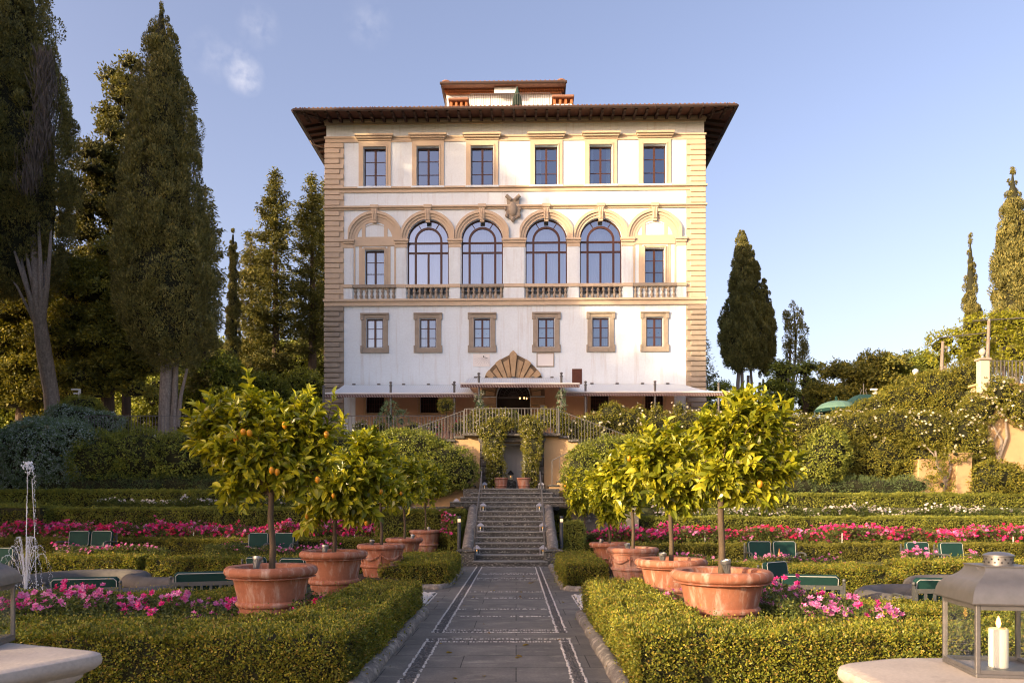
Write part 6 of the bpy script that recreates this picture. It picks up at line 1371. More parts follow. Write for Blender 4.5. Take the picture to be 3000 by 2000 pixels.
# ------------------------------------------------------------------ trees
def prof_at(prof, py):
    p = sorted(prof); ys = [q[0] for q in p]; return np.interp(py, ys, [q[1] for q in p]), np.interp(py, ys, [q[2] for q in p])
def cypress(label, Y, prof, trunks, seed, lf=.15, cov=1.5, mat=None, zg=4.46, group=None, tuft=.38, gaps=.12, dead=None, bark=None, name='cypress', lump=.22, flame=1.0, ksq=.9, fwd=0.0, cden=4.8, cn=150, ck=.62):
    """prof: (py, px left, px right) rows of the measured outline; trunks: list of [(px,py,width px),...]"""
    rng = np.random.default_rng(seed + 77); k = Y / F; mat = mat or L_cyp; py0, py1 = min(p[0] for p in prof), max(p[0] for p in prof)
    bx = trunks[0][0][0] if trunks else (prof[-1][1] + prof[-1][2]) / 2; t = thing(name, label, 'cypress' if name == 'cypress' else 'tree', (WX(bx, Y), Y, zg), 0, group); off = np.array(t.location)
    py = np.linspace(py0, py1, 160); xl, xr = prof_at(prof, py); rad = (xr - xl) / 2 * k; area = float(np.sum(2 * math.pi * rad * (py[1] - py[0]) * k)); n = int(area * cov / (.19 * lf * lf * 9))
    w = np.maximum(rad, .22 * rad.max()); cdf = np.cumsum(w) / w.sum(); yy = np.interp(rng.random(n), np.concatenate([[0], cdf]), np.concatenate([[py0], py])); l, r = prof_at(prof, yy)
    cxm, rr_ = (l + r) / 2, (r - l) / 2 * k; a = rng.uniform(0, 2 * math.pi, n); keep = ~((np.sin(a) > .75)); d = np.stack([np.cos(a), np.sin(a) * ksq, np.zeros(n)], 1)
    cz = H + (VY - yy) * k; C0 = np.stack([(cxm - VX) * k, np.full(n, Y), cz], 1); q = C0 + d * rr_[:, None]
    nz = vnoise(q * np.array([1.1, 1.1, .75]), seed) * .6 + vnoise(q * np.array([2.6, 2.6, 1.4]), seed + 3) * .4
    P = C0 + d * (rr_ * (1 - lump + 2 * lump * nz) * rng.uniform(.86, 1.03, n))[:, None]; keep &= (vnoise(q * np.array([1.7, 1.7, .9]), seed + 9) > gaps) ; P, dd = P[keep] - off, d[keep]; m = len(P); tn = 9
    # upright flame-shaped clumps of spray, leaves on their outer face
    lr = rr_[keep]; want = int(max(area * cden, (py1 - py0) * k * 16)); sel = rng.choice(m, min(m, want), False); P, dd, lr = P[sel], dd[sel], lr[sel]; m = len(P); tn = int(cn); sc = np.clip(lr / .9, .24, 1)
    cs = tuft * rng.uniform(.65, 1.35, m) * sc; P = P - dd * (cs * .55 + rng.uniform(-.12, .38, m) * sc)[:, None]
    dl = nrm(ball(rng, m * tn) + np.repeat(dd, tn, 0) * .75 + np.array([0, 0, .15])); S3 = np.repeat(cs, tn)[:, None] * np.array([.85, .85, 1.35]); s = lf * rng.uniform(.6, 1.3, m * tn) * np.repeat(np.clip(sc * 1.3, .5, 1), tn)
    Pl = np.repeat(P, tn, 0) + dl * S3 * rng.uniform(.8, 1.05, (m * tn, 1)); D = dl * .5 + ball(rng, m * tn) * .4 + np.array([0, 0, .6 * flame]); N = dl + ball(rng, m * tn) * .22; lm = LM(); lm.add(*leaves(T_DIA, Pl, D, N, s, s * .45), 0)
    cb = MB(); pts, rs = [], []
    for j in range(22):
        p_ = py0 + (py1 - py0) * (j + .6) / 22; l_, r_ = prof_at(prof, p_); pts.append((WX((l_ + r_) / 2, Y) - off[0], 0, WZ(p_, Y) - off[2])); rs.append(max(.02, (r_ - l_) / 2 * k * ck * (.5 if j == 21 else .6 if j < 2 else 1)))
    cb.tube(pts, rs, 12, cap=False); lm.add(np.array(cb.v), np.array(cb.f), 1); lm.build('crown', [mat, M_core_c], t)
    b = MB()
    for tr in trunks:
        P_ = [tuple(np.array(W(x, y_, Y + q_)) - off) for (x, y_, w_), q_ in [(e_, -fwd * max(0, min(1, (1120 - e_[1]) / 250)) * (.15 if e_ is tr[-1] and e_[1] < 1000 else 1)) for e_ in tr]]; b.tube(P_, [w_ * k / 2 for _, _, w_ in tr], 10)
    if trunks:
        b.build('trunk', bark or M_bark, t, smooth=True)
    if dead:
        q = LM(); nn = 1500; rows = np.array(dead, float); yy = rng.uniform(rows[0, 0], rows[-1, 0], nn); l = np.interp(yy, rows[:, 0], rows[:, 1]); r = np.interp(yy, rows[:, 0], rows[:, 2]); xx = (l + r) / 2 + (r - l) * rng.normal(0, .34, nn); l2, r2 = prof_at(prof, yy); f = np.clip((xx - (l2 + r2) / 2) / ((r2 - l2) / 2), -.97, .97)
        dep = -np.sqrt(1 - f * f) * (r2 - l2) / 2 * k * ksq - rng.uniform(-.45, .2, nn); P = np.stack([(xx - VX) / F * (Y + dep), Y + dep, H + (VY - yy) / F * (Y + dep)], 1) - off; D = ball(rng, nn) * .35 + np.array([0, -.1, 1]); s = rng.uniform(.25, .8, nn); q.add(*leaves(T_DIA, P, D, ball(rng, nn) + np.array([0, -1, 0]), s, s * .06)); q.build('dead_branches', L_dead, t)
    return t
def fir(label, Y, top, basepy, widths, seed, lf=.17, zg=4.46, mat=None, trunk=None, group=None, step=.26, dens=1.0, bark=None, name='fir_tree', crownbase=None):
    rng = np.random.default_rng(seed + 33); k = Y / F; mat = mat or L_fir; t = thing(name, label, 'tree', (WX(top[0], Y), Y, zg), 0, group); off = np.array(t.location); zt = WZ(top[1], Y) - zg; zc = WZ(crownbase or basepy, Y) - zg
    b = MB(); tw = (trunk or 22) * k; b.tube([(0, 0, 0), (.05, 0, zt * .5), (0, 0, zt - .2)], [tw / 2, tw * .35, .02], 9); b.build('trunk', bark or M_bark_d, t, smooth=True)
    wp = sorted(widths); Lp, Ld, Ln = [], [], []; z = zt
    while z > zc:
        py = VY - (z + zg - H) / k; hl = np.interp(py, [w[0] for w in wp], [w[1] for w in wp]) * k; hr = np.interp(py, [w[0] for w in wp], [w[2] for w in wp]) * k
        for q in range(int(rng.integers(6, 10))):
            a = rng.uniform(0, 2 * math.pi)
            if math.sin(a) > .8: continue
            lat = (hr if math.cos(a) > 0 else hl); L = lat * rng.uniform(.5, 1.25); n = max(2, int(L / .12 * dens)); dr = rng.uniform(-.25, .15); dirv = np.array([math.cos(a), math.sin(a) * .9, dr])
            for j in range(n):
                f = (j + rng.random()) / n
                if f < .18 and L > 1: continue
                p = dirv * L * f + np.array([0, 0, z + .22 * L * f * f]); 
                for _ in range(7): Lp.append(p + rng.normal(0, .09 + .08 * (1 - f), 3)); Ld.append(dirv * .8 + rng.normal(0, .55, 3) + np.array([0, 0, -.12])); Ln.append(rng.normal(0, .5, 3) + np.array([0, -.3, .8]))
        z -= step * rng.uniform(.7, 1.3)
    s = lf * rng.uniform(.7, 1.4, len(Lp)); lm = LM(); lm.add(*leaves(T_DIA, np.array(Lp), np.array(Ld), np.array(Ln), s, s * .42)); lm.build('crown', mat, t); return t
def broad(label, Y, blobs, seed, lf=.15, cov=1.3, zg=4.46, mat=None, trunks=(), group=None, name='holm_oak', nclump=None, cat='tree', bark=None, coreS=.6, cr=(.45, .8)):
    """crown of many leaf clumps scattered through measured ellipses; limbs run from the trunk to the clumps"""
    rng = np.random.default_rng(seed + 55); E = np.array(pe(Y, blobs, .8, 2.6)); t = thing(name, label, cat, (float(np.mean(E[:, 0])), Y, zg), 0, group); off = np.array(t.location); C = []
    for e in E:
        v = e[3] * e[4] * e[5]; n = max(4, int(4.2 * (v ** (2 / 3)) / (.6 ** 2))) if not nclump else nclump; d = ball(rng, n); d[:, 1] = np.where(d[:, 1] > .4, -d[:, 1], d[:, 1]); C.append(np.c_[e[:3] + d * e[3:] * rng.uniform(.55, .98, (n, 1)), rng.uniform(*cr, n) * min(1.0, .55 + e[5] * .3)])
    C = np.concatenate(C); SP, SN, cl = [], [], LM()
    for c in C:
        n = max(3, int(4 * math.pi * c[3] ** 2 * .6 * cov / (.3 * lf * lf * 8))); d = ball(rng, n); d[:, 2] = np.abs(d[:, 2]) * .9 - .25; d = nrm(d); SP.append(c[:3] + d * c[3] * np.array([1.15, 1.0, .75]) * rng.uniform(.7, 1.1, (n, 1))); SN.append(d)
        cl.add(*np_ell(c[:3] - off, np.array([1.1, 1, .7]) * c[3] * coreS, 8, 5), 1)
    SP, SN = np.concatenate(SP) - off, np.concatenate(SN); cl.add(*tuftleaves(rng, SP, SN, 8, lf * 1.5, lf, .55, .55, .0, .75), 0); cl.build('crown', [mat or L_oak, M_core], t)
    b = MB(); k = Y / F
    for tr in trunks: b.tube([(WX(x, Y) - off[0], 0, WZ(y_, Y) - off[2]) for x, y_, w_ in tr], [w_ * k / 2 for _, _, w_ in tr], 8)
    if not trunks:
        tr = .12 + .03 * len(E); zc = float(np.mean(E[:, 2])) - off[2]; b.tube([(0, .3, -.05), (.06, .3, zc * .6)], [tr, tr * .7], 8)
        for j in rng.choice(len(C), min(10, len(C)), False): b.tube([(.06, .3, zc * .55), tuple((C[j, :3] - off) * .5 + np.array([0, .15, zc * .35])), tuple(C[j, :3] - off)], [tr * .5, tr * .3, .02], 6)
    b.build('trunk', bark or M_bark_d, t, smooth=True); return t
# ---- left group
cypress('leaning old cypress with a bare many-stemmed trunk at the left edge', 32.0, [(-260, 10, 90), (-100, -60, 120), (0, -100, 130), (150, -120, 148), (320, -130, 190), (450, -130, 205), (600, -120, 207), (720, -100, 190), (820, -60, 170), (880, 0, 150)],
        [[(160, 1262, 46), (150, 1150, 40), (132, 1050, 40), (118, 950, 34), (105, 830, 22), (95, 650, 14)], [(125, 1000, 20), (95, 900, 15), (70, 800, 10), (55, 720, 6)], [(118, 960, 20), (85, 860, 13), (50, 760, 8), (30, 700, 5)], [(120, 950, 20), (120, 860, 14), (118, 760, 10), (112, 640, 7)], [(122, 960, 18), (138, 840, 12), (146, 740, 9), (150, 660, 5)], [(128, 1000, 20), (108, 890, 14), (84, 780, 9), (72, 700, 5)], [(115, 940, 14), (128, 850, 10), (133, 750, 7)], [(130, 1010, 14), (90, 920, 8), (50, 840, 6), (20, 800, 4)]],
        1, .115, 1.8, lump=.28, gaps=.24, fwd=1.5, dead=[(170, 108, 150), (260, 105, 165), (400, 100, 158), (520, 62, 120), (580, 60, 100)], group='tall cypresses on the left')
cypress('huge dense cone-shaped cypress, tallest of the left trees', 31.0, [(13, 469, 477), (89, 438, 505), (179, 426, 538), (232, 415, 545), (357, 384, 571), (446, 370, 585), (580, 348, 596), (670, 345, 610), (734, 338, 622), (868, 326, 630), (980, 372, 628), (1035, 420, 600), (1075, 470, 560)],
        [[(483, 1280, 40), (485, 1180, 36), (490, 1080, 36), (492, 960, 28)], [(492, 1100, 16), (470, 1040, 12), (445, 985, 7)], [(495, 1090, 16), (520, 1040, 11), (545, 990, 6)], [(500, 1080, 14), (500, 1020, 10), (505, 960, 7)], [(507, 1280, 22), (512, 1180, 18), (515, 1080, 14), (530, 990, 8)], [(520, 1250, 13), (530, 1160, 10), (548, 1080, 7)]],
        2, .11, 1.9, gaps=.04, lump=.18, fwd=1.2, group='tall cypresses on the left')
broad('ragged pine-like cypress rising behind the left side of the cone-shaped one', 38.0, [(395, 260, 50, 80), (345, 240, 45, 28), (320, 315, 45, 24), (350, 390, 55, 70), (325, 370, 30, 20), (380, 480, 70, 80), (345, 560, 70, 90), (370, 190, 32, 24), (360, 690, 70, 90)], 3, .17, 1.2, mat=L_fir, name='cypress', cat='cypress', group='trees behind the left terrace', trunks=[[(370, 1240, 26), (372, 700, 16), (385, 200, 5)]], cr=(.35, .6))
broad('ragged dark tree between the leaning and the cone-shaped cypress', 37.0, [(270, 480, 50, 50), (255, 580, 65, 70), (240, 680, 60, 70), (290, 640, 60, 80), (230, 780, 60, 60), (285, 440, 24, 24), (300, 780, 50, 70), (240, 510, 30, 30)], 4, .17, 1.1, mat=L_fir, name='cypress', cat='cypress', group='trees behind the left terrace', trunks=[[(262, 1240, 24), (265, 800, 16), (275, 450, 5)]], cr=(.35, .6))
broad('sunlit holm oak filling the gap left of the cone-shaped cypress', 34.5, [(240, 830, 70, 80), (300, 900, 100, 90), (220, 980, 90, 90), (350, 1010, 90, 90), (270, 1090, 110, 80), (390, 1110, 90, 70), (200, 1130, 60, 60), (320, 780, 60, 60), (430, 1030, 60, 80)], 5, .15, 1.5, group='holm oaks on the left')
broad('golden holm oak behind the leaning trunk at the left edge', 36.0, [(60, 900, 80, 90), (30, 1010, 80, 90), (110, 1000, 60, 80), (80, 1110, 90, 70), (0, 1130, 70, 80), (-30, 920, 60, 90), (150, 1170, 60, 50), (60, 1180, 80, 50), (10, 780, 60, 80)], 6, .15, 1.5, group='holm oaks on the left')
fir('dark fir just behind the right flank of the cone-shaped cypress', 40.0, (600, 560), 1150, [(560, 8, 8), (700, 40, 50), (850, 50, 55), (1000, 55, 50), (1150, 50, 45)], 7, .2, mat=L_cyp, group='firs left of the villa')
cypress('slim column cypress standing left of the firs', 42.0, [(676, 680, 687), (720, 668, 694), (800, 666, 700), (920, 662, 702), (1100, 662, 700)], [[(683, 1250, 14), (683, 1080, 12)]], 8, .17, 1.5, group='slim column cypresses', lump=.14)
fir('tall fir with a pointed top, left of the villa', 45.0, (806, 505), 1180, [(505, 4, 4), (560, 26, 30), (640, 55, 45), (740, 75, 55), (850, 85, 60), (1000, 90, 65), (1180, 80, 60)], 9, .2, trunk=26, group='firs left of the villa', dens=1.4)
fir('dark fir touching the left corner of the villa', 47.0, (914, 520), 1040, [(520, 4, 4), (600, 36, 32), (720, 50, 44), (850, 60, 50), (1040, 55, 50)], 10, .2, trunk=30, group='firs left of the villa', dens=1.4)
fir('fir partly hidden behind the villa corner', 50.0, (955, 535), 1100, [(535, 4, 4), (650, 30, 30), (850, 45, 45), (1100, 50, 50)], 11, .2, group='firs left of the villa')
fir('dark low fir behind the slim column cypress', 46.0, (735, 690), 1200, [(690, 4, 4), (800, 40, 40), (950, 60, 60), (1200, 65, 65)], 12, .2, mat=L_cyp, group='firs left of the villa')
for i, (px, py, rx, ry, Y) in enumerate([(640, 1130, 80, 80, 41), (770, 1160, 90, 70, 43), (900, 1170, 80, 70, 44), (560, 1170, 60, 60, 42), (700, 1080, 60, 60, 48), (850, 1080, 70, 70, 50), (150, 1180, 60, 50, 38), (470, 1180, 70, 60, 42)]):
    broad('dark understorey shrub behind the left terrace railing, %s' % ['below the slim cypress', 'below the pointed fir', 'beside the villa corner', 'right of the cone-shaped trunk', 'deep behind the slim cypress', 'deep behind the pointed fir', 'right of the leaning trunk', 'behind the cone-shaped trunk'][i], Y, [(px, py, rx, ry), (px - rx * .6, py + ry * .5, rx * .7, ry * .7), (px + rx * .6, py + ry * .45, rx * .7, ry * .7)], 20 + i, .16, 1.2, mat=L_laurel, name='understorey_shrub', cat='shrub', group='understorey shrubs')
mass('clipped_ball', 'round clipped bush behind the left terrace railing', 'shrub', pe(30.6, [(362, 1250, 28, 28)]), L_boxfar, .06, 1.6, seed=61)
mass('clipped_ball', 'broad yellow-green bush below the white camera post', 'shrub', pe(31.2, [(240, 1200, 62, 40), (275, 1215, 40, 30)]), L_boxfar, .07, 1.6, seed=62)
# ---- right group
cypress('tallest cypress of the clump right of the villa', 55.0, [(673, 2167, 2177), (700, 2158, 2190), (780, 2148, 2196), (880, 2136, 2205), (930, 2115, 2210), (1000, 2108, 2215), (1060, 2125, 2205), (1085, 2150, 2190)], [[(2160, 1250, 12), (2162, 1120, 11), (2168, 1040, 9)], [(2176, 1250, 11), (2174, 1100, 10), (2170, 1000, 7)]], 13, .2, 1.7, gaps=.03, lump=.16, group='cypress clump on the right')
cypress('middle cypress of the clump right of the villa', 56.5, [(718, 2193, 2200), (770, 2192, 2220), (870, 2195, 2236), (960, 2185, 2245), (1040, 2180, 2240), (1085, 2190, 2225)], [[(2190, 1250, 11), (2192, 1100, 9)], [(2206, 1250, 9), (2202, 1120, 8), (2196, 1040, 6)]], 14, .2, 1.7, gaps=.03, lump=.16, group='cypress clump on the right')
cypress('shorter right cypress of the clump right of the villa', 57.5, [(822, 2233, 2242), (860, 2228, 2254), (920, 2222, 2268), (980, 2215, 2272), (1050, 2215, 2270), (1100, 2225, 2255)], [[(2222, 1250, 11), (2226, 1120, 8)], [(2238, 1250, 8), (2236, 1110, 6)]], 15, .2, 1.7, gaps=.04, lump=.16, group='cypress clump on the right')
cypress('thin balding cypress with an open lower crown', 58.0, [(884, 2318, 2326), (905, 2306, 2345), (960, 2298, 2362), (1010, 2294, 2366), (1060, 2300, 2360), (1090, 2310, 2340)], [[(2308, 1250, 9), (2312, 1100, 7), (2318, 980, 4)], [(2318, 1250, 9), (2328, 1080, 6), (2335, 960, 3)], [(2318, 1180, 5), (2340, 1080, 4), (2355, 1030, 2)], [(2310, 1120, 5), (2302, 1060, 3)], [(2320, 1130, 4), (2325, 1050, 2)]], 16, .17, .9, gaps=.3, lump=.3, cden=2.4, cn=55, ck=.08, tuft=.42, group='cypress clump on the right')
fir('small conifer peeking out behind the right villa corner', 47.0, (2060, 1000), 1220, [(1000, 6, 10), (1080, 12, 28), (1150, 25, 42), (1220, 30, 48)], 17, .16, mat=L_cyp, group='firs right of the villa')
broad('bluish bush below the end of the right awning', 46.0, [(2110, 1160, 25, 30), (2085, 1200, 30, 30), (2130, 1205, 25, 25)], 40, .15, 1.0, name='bush', cat='shrub', mat=L_laurel)
for i, (px, py, rx, ry, lb) in enumerate([(2262, 1152, 20, 34, 'ivy covered shrub between the cypress clump and the thin cypress'), (2290, 1120, 30, 60, 'ivy clad stump left of the thin cypress'), (2360, 1100, 30, 40, 'loose leafy tree right of the thin cypress'), (2360, 1185, 45, 35, 'round dark shrub below the thin cypress'), (2205, 1212, 40, 24, 'shrub at the foot of the cypress clump')]):
    broad(lb, 54 + i, [(px, py, rx, ry), (px + rx * .4, py + ry * .6, rx * .8, ry * .6), (px - rx * .2, py - ry * .5, rx * .6, ry * .5)], 41 + i, .19, .85, mat=L_laurel, name='shrub', cat='shrub', group='shrubs among the right cypresses')
broad('broad oak with a sunlit top behind the green parasol', 52.0, [(2440, 1130, 60, 50), (2500, 1090, 65, 50), (2570, 1080, 60, 45), (2540, 1130, 90, 50), (2420, 1170, 40, 40), (2600, 1140, 60, 50), (2470, 1170, 70, 40)], 50, .2, 1.3, group='broad oaks on the right', name='oak_tree', cr=(.55, 1.15), nclump=7, coreS=.45)
broad('second dark oak behind the ivy slope', 53.0, [(2660, 1080, 55, 42), (2700, 1100, 50, 45), (2640, 1130, 60, 50), (2700, 1150, 60, 50), (2735, 1130, 30, 40)], 51, .2, 1.3, group='broad oaks on the right', name='oak_tree', mat=L_laurel, cr=(.55, 1.15), nclump=7, coreS=.45)
cypress('slim sunlit cypress behind the pergola', 42.0, [(690, 2841, 2843), (740, 2836, 2850), (800, 2830, 2857), (880, 2822, 2864), (980, 2817, 2869), (1080, 2814, 2868)], [[(2842, 1200, 16), (2842, 1050, 14)]], 18, .16, 1.6, gaps=.06, lump=.2, group='cypresses at the right edge', zg=6.4)
cypress('big sunlit cypress cut by the right edge', 40.0, [(495, 2965, 2968), (560, 2948, 2985), (640, 2932, 3000), (740, 2922, 3020), (860, 2914, 3035), (980, 2910, 3045), (1100, 2915, 3040)], [[(2972, 1200, 26), (2972, 1050, 24)]], 19, .16, 1.6, gaps=.06, lump=.2, group='cypresses at the right edge', zg=6.4)
# ------------------------------------------------------------------ right upper terrace, walls, pergola
b = MB(); b.box(18.5, 60, 28.55, 90, 4.0, 6.48); tag(b.build('upper_terrace', M_ground), kind='structure')
b = MB(); b.cbox(WX(2868, 28), 26, 28.0, 28.5, 1.6, 6.45, .02); b.cbox(WX(2868, 28) - .1, 26, 27.94, 28.55, 6.451, 6.55, .02); tag(b.build('garden_wall', M_wallochre), 'tall ochre rendered wall at the right edge under the railing', 'wall')
b = MB(); b.cbox(WX(2690, 27.4), WX(2846, 27.4), 27.4, 27.9, 1.6, 3.55, .02); tag(b.build('garden_wall', M_wallochre), 'low ochre wall behind the bare rose stems', 'wall')
b = MB(); b.cbox(WX(2800, 27), WX(2846, 27), 26.95, 27.39, 1.6, WZ(1330, 27), .015); b.cbox(WX(2798, 27), WX(2848, 27), 26.92, 27.42, WZ(1330, 27) + .001, WZ(1328, 27) + .03, .01); tag(b.build('wall_pillar', M_wallochre), 'short ochre pillar rising from the right hedge', 'pillar')
b = MB(); xa, xb = WX(2861, 27.8), WX(2893, 27.8); xb2 = xb; xb = xa + .52; xa = xa + .14; b.cbox(xa, xb, 27.8, 28.05, 5.9, WZ(1055, 27.8), .015); pp = b.build('gate_pier', surf('cream_render', (.62, .54, .42), (.54, .46, .36), 2, .85)); tag(pp, 'cream pier with a stone cap at the corner of the upper terrace', 'pier')
b = MB(); b.cbox(xa - .05, xb + .05, 27.75, 28.10, WZ(1055, 27.8) + .001, WZ(1048, 27.8), .015); b.build('cap', M_sand, pp)
b = MB(); b.lathe([(.03, 0), (.05, .04), (.03, .1), (.08, .14), (.12, .24), (.11, .32), (.05, .38), (0, .4)], 14); tag(b.build('urn_lamp', M_pier, smooth=True, loc=((xa + xb) / 2 - .02, 27.93, WZ(1048, 27.8))), 'small globe ornament on top of the cream pier', 'ornament')
b = MB(); b.lathe([(.03, -.3), (.03, 0), (.06, .02), (.12, .12), (.12, .2), (.05, .26), (0, .27)], 12); tag(b.build('globe_lamp', M_white, smooth=True, loc=(WX(2682, 31), 31, WZ(1098, 31))), 'pale globe lamp standing above the ivy slope', 'lamp')
railing('terrace_railing', 'tall sunlit bar railing at the upper right terrace', [(xb + .02, 28.1, 6.55), (25, 28.1, 6.55)], .90, .15, r=.014)
pg = thing('pergola', 'iron pergola overgrown with golden wisteria on the upper right terrace', 'pergola', (WX(2870, 32), 32, 6.48)); o_ = np.array(pg.location)
def pl(px, py, Y): return Vector(W(px, py, Y)) - Vector(o_)
for px, Y, pt in ((2757, 31.5, 1000), (2768, 34, 1000), (2892, 31.5, 935), (2940, 33, 960), (3010, 31.5, 935)):
    b = MB(); p = pl(px, pt, Y); b.tube([(p.x, p.y, 0), (p.x + .02, p.y, p.z * .5), (p.x + .08, p.y, p.z)], [.09, .08, .06], 8); b.build('post', M_bark, pg, smooth=True)
b = MB()
for a, c in (((2745, 990, 31.5), (2890, 975, 31.5)), ((2735, 995, 33.5), (2880, 925, 33.5)), ((2800, 1000, 31.5), (2960, 965, 33.5)), ((2850, 940, 31.5), (3020, 930, 31.5)), ((2900, 975, 32), (3020, 955, 32))): b.tube([pl(*a), pl(*c)], .025, 6)
b.build('iron_beam', M_iron, pg)
mass('foliage', '', '', [tuple(np.array(e) - np.array([o_[0], o_[1], o_[2], 0, 0, 0])) for e in pe(32.0, [(2770, 1000, 50, 28), (2830, 998, 45, 26), (2745, 1015, 28, 32), (2800, 1030, 42, 22), (2862, 992, 32, 28), (2840, 958, 38, 28), (2880, 945, 46, 26), (2930, 940, 46, 26), (2985, 945, 52, 28), (2895, 975, 30, 30), (2942, 1000, 46, 28), (2992, 990, 50, 32), (2960, 1032, 46, 28), (3005, 1048, 42, 30), (2880, 1030, 28, 24), (2752, 1048, 26, 18)], .9, 1.0)], L_vine, .12, 1.6, tn=9, seed=70, parent=pg, coreS=.45)
for nm, lb, yy, group_ in (('climbing_rose', 'bare forked rose stems climbing before the low ochre wall', 27.2, ([(2765, 1448), (2768, 1400), (2750, 1370), (2735, 1330), (2715, 1310)], [(2768, 1440), (2775, 1395), (2790, 1360), (2805, 1330)], [(2767, 1420), (2785, 1375), (2780, 1330)], [(2767, 1410), (2745, 1355), (2740, 1320)])),
                           ('climbing_rose', 'bare twisting rose stems on the tall ochre wall', 27.9, ([(2935, 1400), (2925, 1345), (2905, 1300), (2930, 1255)], [(2925, 1345), (2935, 1290), (2905, 1240), (2900, 1180)], [(2925, 1345), (2950, 1280), (2945, 1230)]))):
    b = MB()
    for pts in group_: b.tube([(WX(x, yy), yy, WZ(y, yy)) for x, y in pts], [.06, .05, .035, .025, .02][:len(pts)], 6)
    tag(b.build(nm, M_bark, smooth=True), lb, 'climbing rose', 'bare rose stems')
# deep wood behind the left terrace
for i, (px, py, rx, ry, Y) in enumerate([(30, 1130, 120, 130, 52), (230, 1120, 120, 130, 55), (430, 1130, 110, 130, 54), (620, 1130, 110, 120, 58), (780, 1120, 100, 120, 60), (920, 1120, 70, 120, 62), (-60, 900, 120, 160, 50), (160, 950, 100, 120, 56)]):
    broad('dark evergreen tree deep in the left wood, %s' % ['behind the leaning trunk', 'behind the camera post', 'behind the cone-shaped trunk', 'below the slim column cypress', 'below the pointed fir', 'against the villa corner', 'high at the left frame edge', 'high beside the leaning cypress'][i], Y, [(px, py, rx, ry), (px - rx * .5, py + ry * .6, rx * .8, ry * .6), (px + rx * .5, py + ry * .6, rx * .8, ry * .6)], 80 + i, .24, 1.1, mat=L_laurel, group='deep wood on the left', cr=(.8, 1.3))
# ------------------------------------------------------------------ unseen trees left of the picture, set for their shade on garden and villa
def shade_oak(label, x, y, h, r, seed, zg=0.0, lf=.22, cov=1.0):
    k = 30.0 / F; px = lambda xx: VX + xx / k; rng_ = random.Random(seed); bl = []
    for q in range(7): bl.append((px(x + rng_.uniform(-.6, .6) * r), VY - (h - r * .9 + rng_.uniform(-.7, .55) * r - H) / k, r * rng_.uniform(.5, .7) / k, r * rng_.uniform(.45, .6) / k, y - 30 + rng_.uniform(-.5, .5) * r))
    rng = np.random.default_rng(seed); t = thing('holm_oak', label, 'tree', (x, y, zg), 0, 'unseen holm oaks set for shade'); off = np.array([x, y, zg]); lm = LM(); SP, SN = [], []
    for q in range(26):
        d = ball(rng, 1)[0]; c = np.array([x, y, h - r]) + d * r * rng.uniform(.4, .85) * np.array([1, 1, .9]); cr_ = r * rng.uniform(.22, .36); n = max(4, int(4 * math.pi * cr_ ** 2 * cov / (.3 * lf * lf * 8))); d = ball(rng, n); SP.append(c + d * cr_ * rng.uniform(.7, 1.1, (n, 1))); SN.append(d); lm.add(*np_ell(c - off, np.full(3, cr_ * .7), 8, 5), 1)
    lm.add(*tuftleaves(rng, np.concatenate(SP) - off, np.concatenate(SN), 8, lf * 1.5, lf, .55), 0); lm.build('crown', [L_oak, M_core], t); b = MB(); b.tube([(0, 0, -.05), (.1, 0, (h - r) * .5), (0, 0, h - r * .6)], [.25, .2, .08], 8); b.build('trunk', M_bark_d, t, smooth=True); return t
def shade_pine(label, x, y, h, r, seed, lf=.34, lo=.35, nc=24, dn=1.0):  # out-of-view pine, added and sized to dapple the villa front with shade
    rng = np.random.default_rng(seed); t = thing('added_shade_pine', label, 'tree', (x, y, 0), 0, 'unseen pines added for shade'); lm = LM(); SP, SN = [], []
    for q in range(nc):
        zz = h * rng.uniform(lo, 1.0); rr2 = r * (1.1 - .55 * abs(zz / h - .7) / .4); d = ball(rng, 1)[0]; c = np.array([d[0] * rr2, d[1] * rr2, zz]); cr_ = rng.uniform(.9, 1.7); n = int(rng.integers(16, 40) * dn); d = ball(rng, n); SP.append(c + d * cr_ * np.array([1.2, 1.2, .6])); SN.append(d)
    lm.add(*tuftleaves(rng, np.concatenate(SP), np.concatenate(SN), 8, .5, lf, .5), 0); lm.build('crown', L_fir, t); b = MB(); b.tube([(0, 0, -.05), (.2, 0, h * .5), (0, 0, h * .95)], [.3, .22, .04], 8); b.build('trunk', M_bark_d, t, smooth=True)
for i, (x, y, h, r) in enumerate([(-46, 6, 26, 3.6), (-42, 10.5, 26, 3.4), (-38, 14, 25, 3.4), (-34, 18, 22.5, 3.2), (-50, 3, 24, 3.6), (-31, 13, 16.5, 3.0), (-45, 12, 35, 3.6), (-40, 15.5, 33, 3.2), (-49, 13, 37, 3.4)]):
    shade_pine('unseen open-crowned pine added to shade the villa, number %s' % ['one', 'two', 'three', 'four', 'five', 'six', 'seven', 'eight', 'nine'][i], x, y, h, r, 700 + i, dn=1.5)
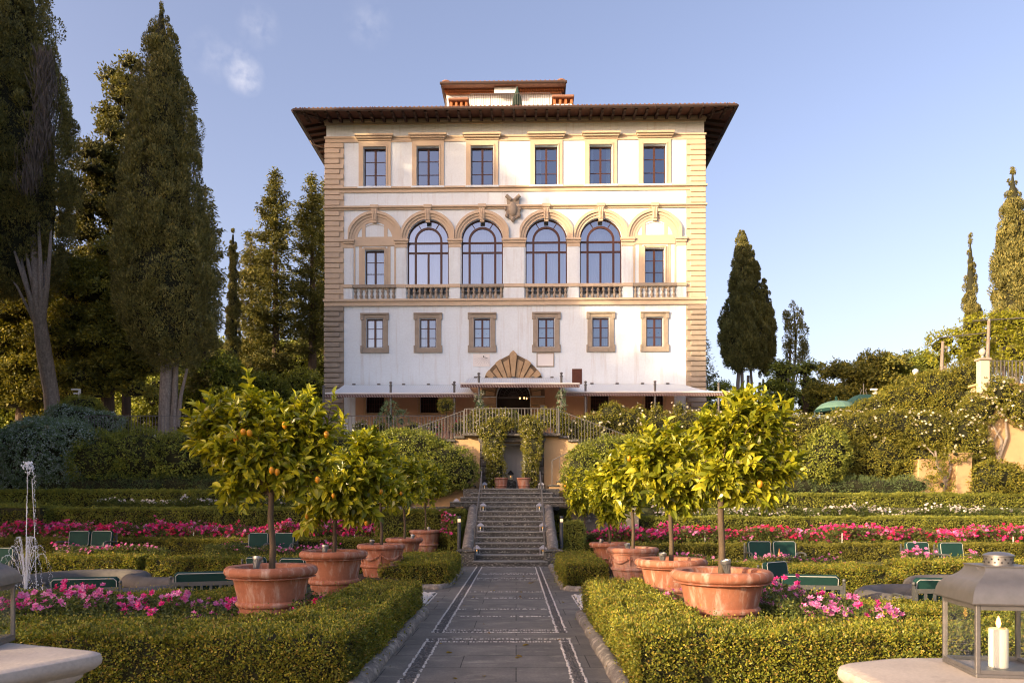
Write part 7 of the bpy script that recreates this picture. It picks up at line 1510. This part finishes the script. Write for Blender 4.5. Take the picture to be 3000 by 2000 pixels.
SIDE = [(-19, -6, 7.3, 2.5), (-18, -1.5, 8.4, 2.7), (-18.5, 3, 8.9, 2.8), (-19, 7.5, 9.4, 2.9), (-20, 12, 10.0, 3.0), (-23, 16.5, 11, 3.2), (-25, 22, 12.5, 3.4), (-26, -10, 8.6, 3.0), (-27, 2, 8.8, 3.1), (-28, 28, 14, 3.6)]
for i, (x, y, h, r) in enumerate(SIDE): shade_oak('unseen holm oak set to shade the garden, number %s from the front' % ['one', 'two', 'three', 'four', 'five', 'six', 'seven', 'eight', 'nine', 'ten'][i], x, y, h, r, 300 + i)

def shade_cypress(label, x, y, h, r, seed):  # out-of-view cypress, added to cast its shade on the villa front
    k = y / F; cx = VX + x / k; top = VY - (h - H) / k; bot = VY - (2.5 - H) / k; f = lambda q: (top + (bot - top) * q)
    cypress(label, y, [(f(0), cx - 4, cx + 4), (f(.15), cx - .45 * r / k, cx + .4 * r / k), (f(.4), cx - .85 * r / k, cx + .8 * r / k), (f(.7), cx - r / k, cx + r / k), (f(1), cx - .6 * r / k, cx + .6 * r / k)], [[(cx, VY + H / k, 40), (cx, f(.9), 30)]], seed,   .22, 1.2, zg=0, gaps=.2, lump=.3, tuft=.5, cden=2.6, cn=60, group='unseen cypresses added for shade')
shade_cypress('unseen tall cypress added for shade, nearest the villa', -25.5, 27.5, 29.0, 2.3, 71)
shade_cypress('unseen tall cypress added for shade, second from the villa', -22.5, 24.0, 27.0, 2.0, 72)
shade_cypress('unseen tall cypress added for shade, third from the villa', -29.5, 24.5, 30.0, 2.2, 73)

shade_cypress('unseen tall cypress added for shade, fourth from the villa', -27.5, 23.5, 30.5, 1.7, 74)
shade_cypress('unseen tall cypress added for shade, farthest from the villa', -24.6, 21.5, 28.5, 1.6, 75)

for i, (x, y, h, r) in enumerate([(-33.5, 19, 32, 2.6), (-29, 17, 26.5, 2.2), (-26, 15, 20.5, 2.4)]):
    shade_pine('unseen slender pine added for dappled shade on the villa, number %s' % ['one', 'two', 'three'][i], x, y, h, r, 760 + i, .30, .60, 13, 3.2)
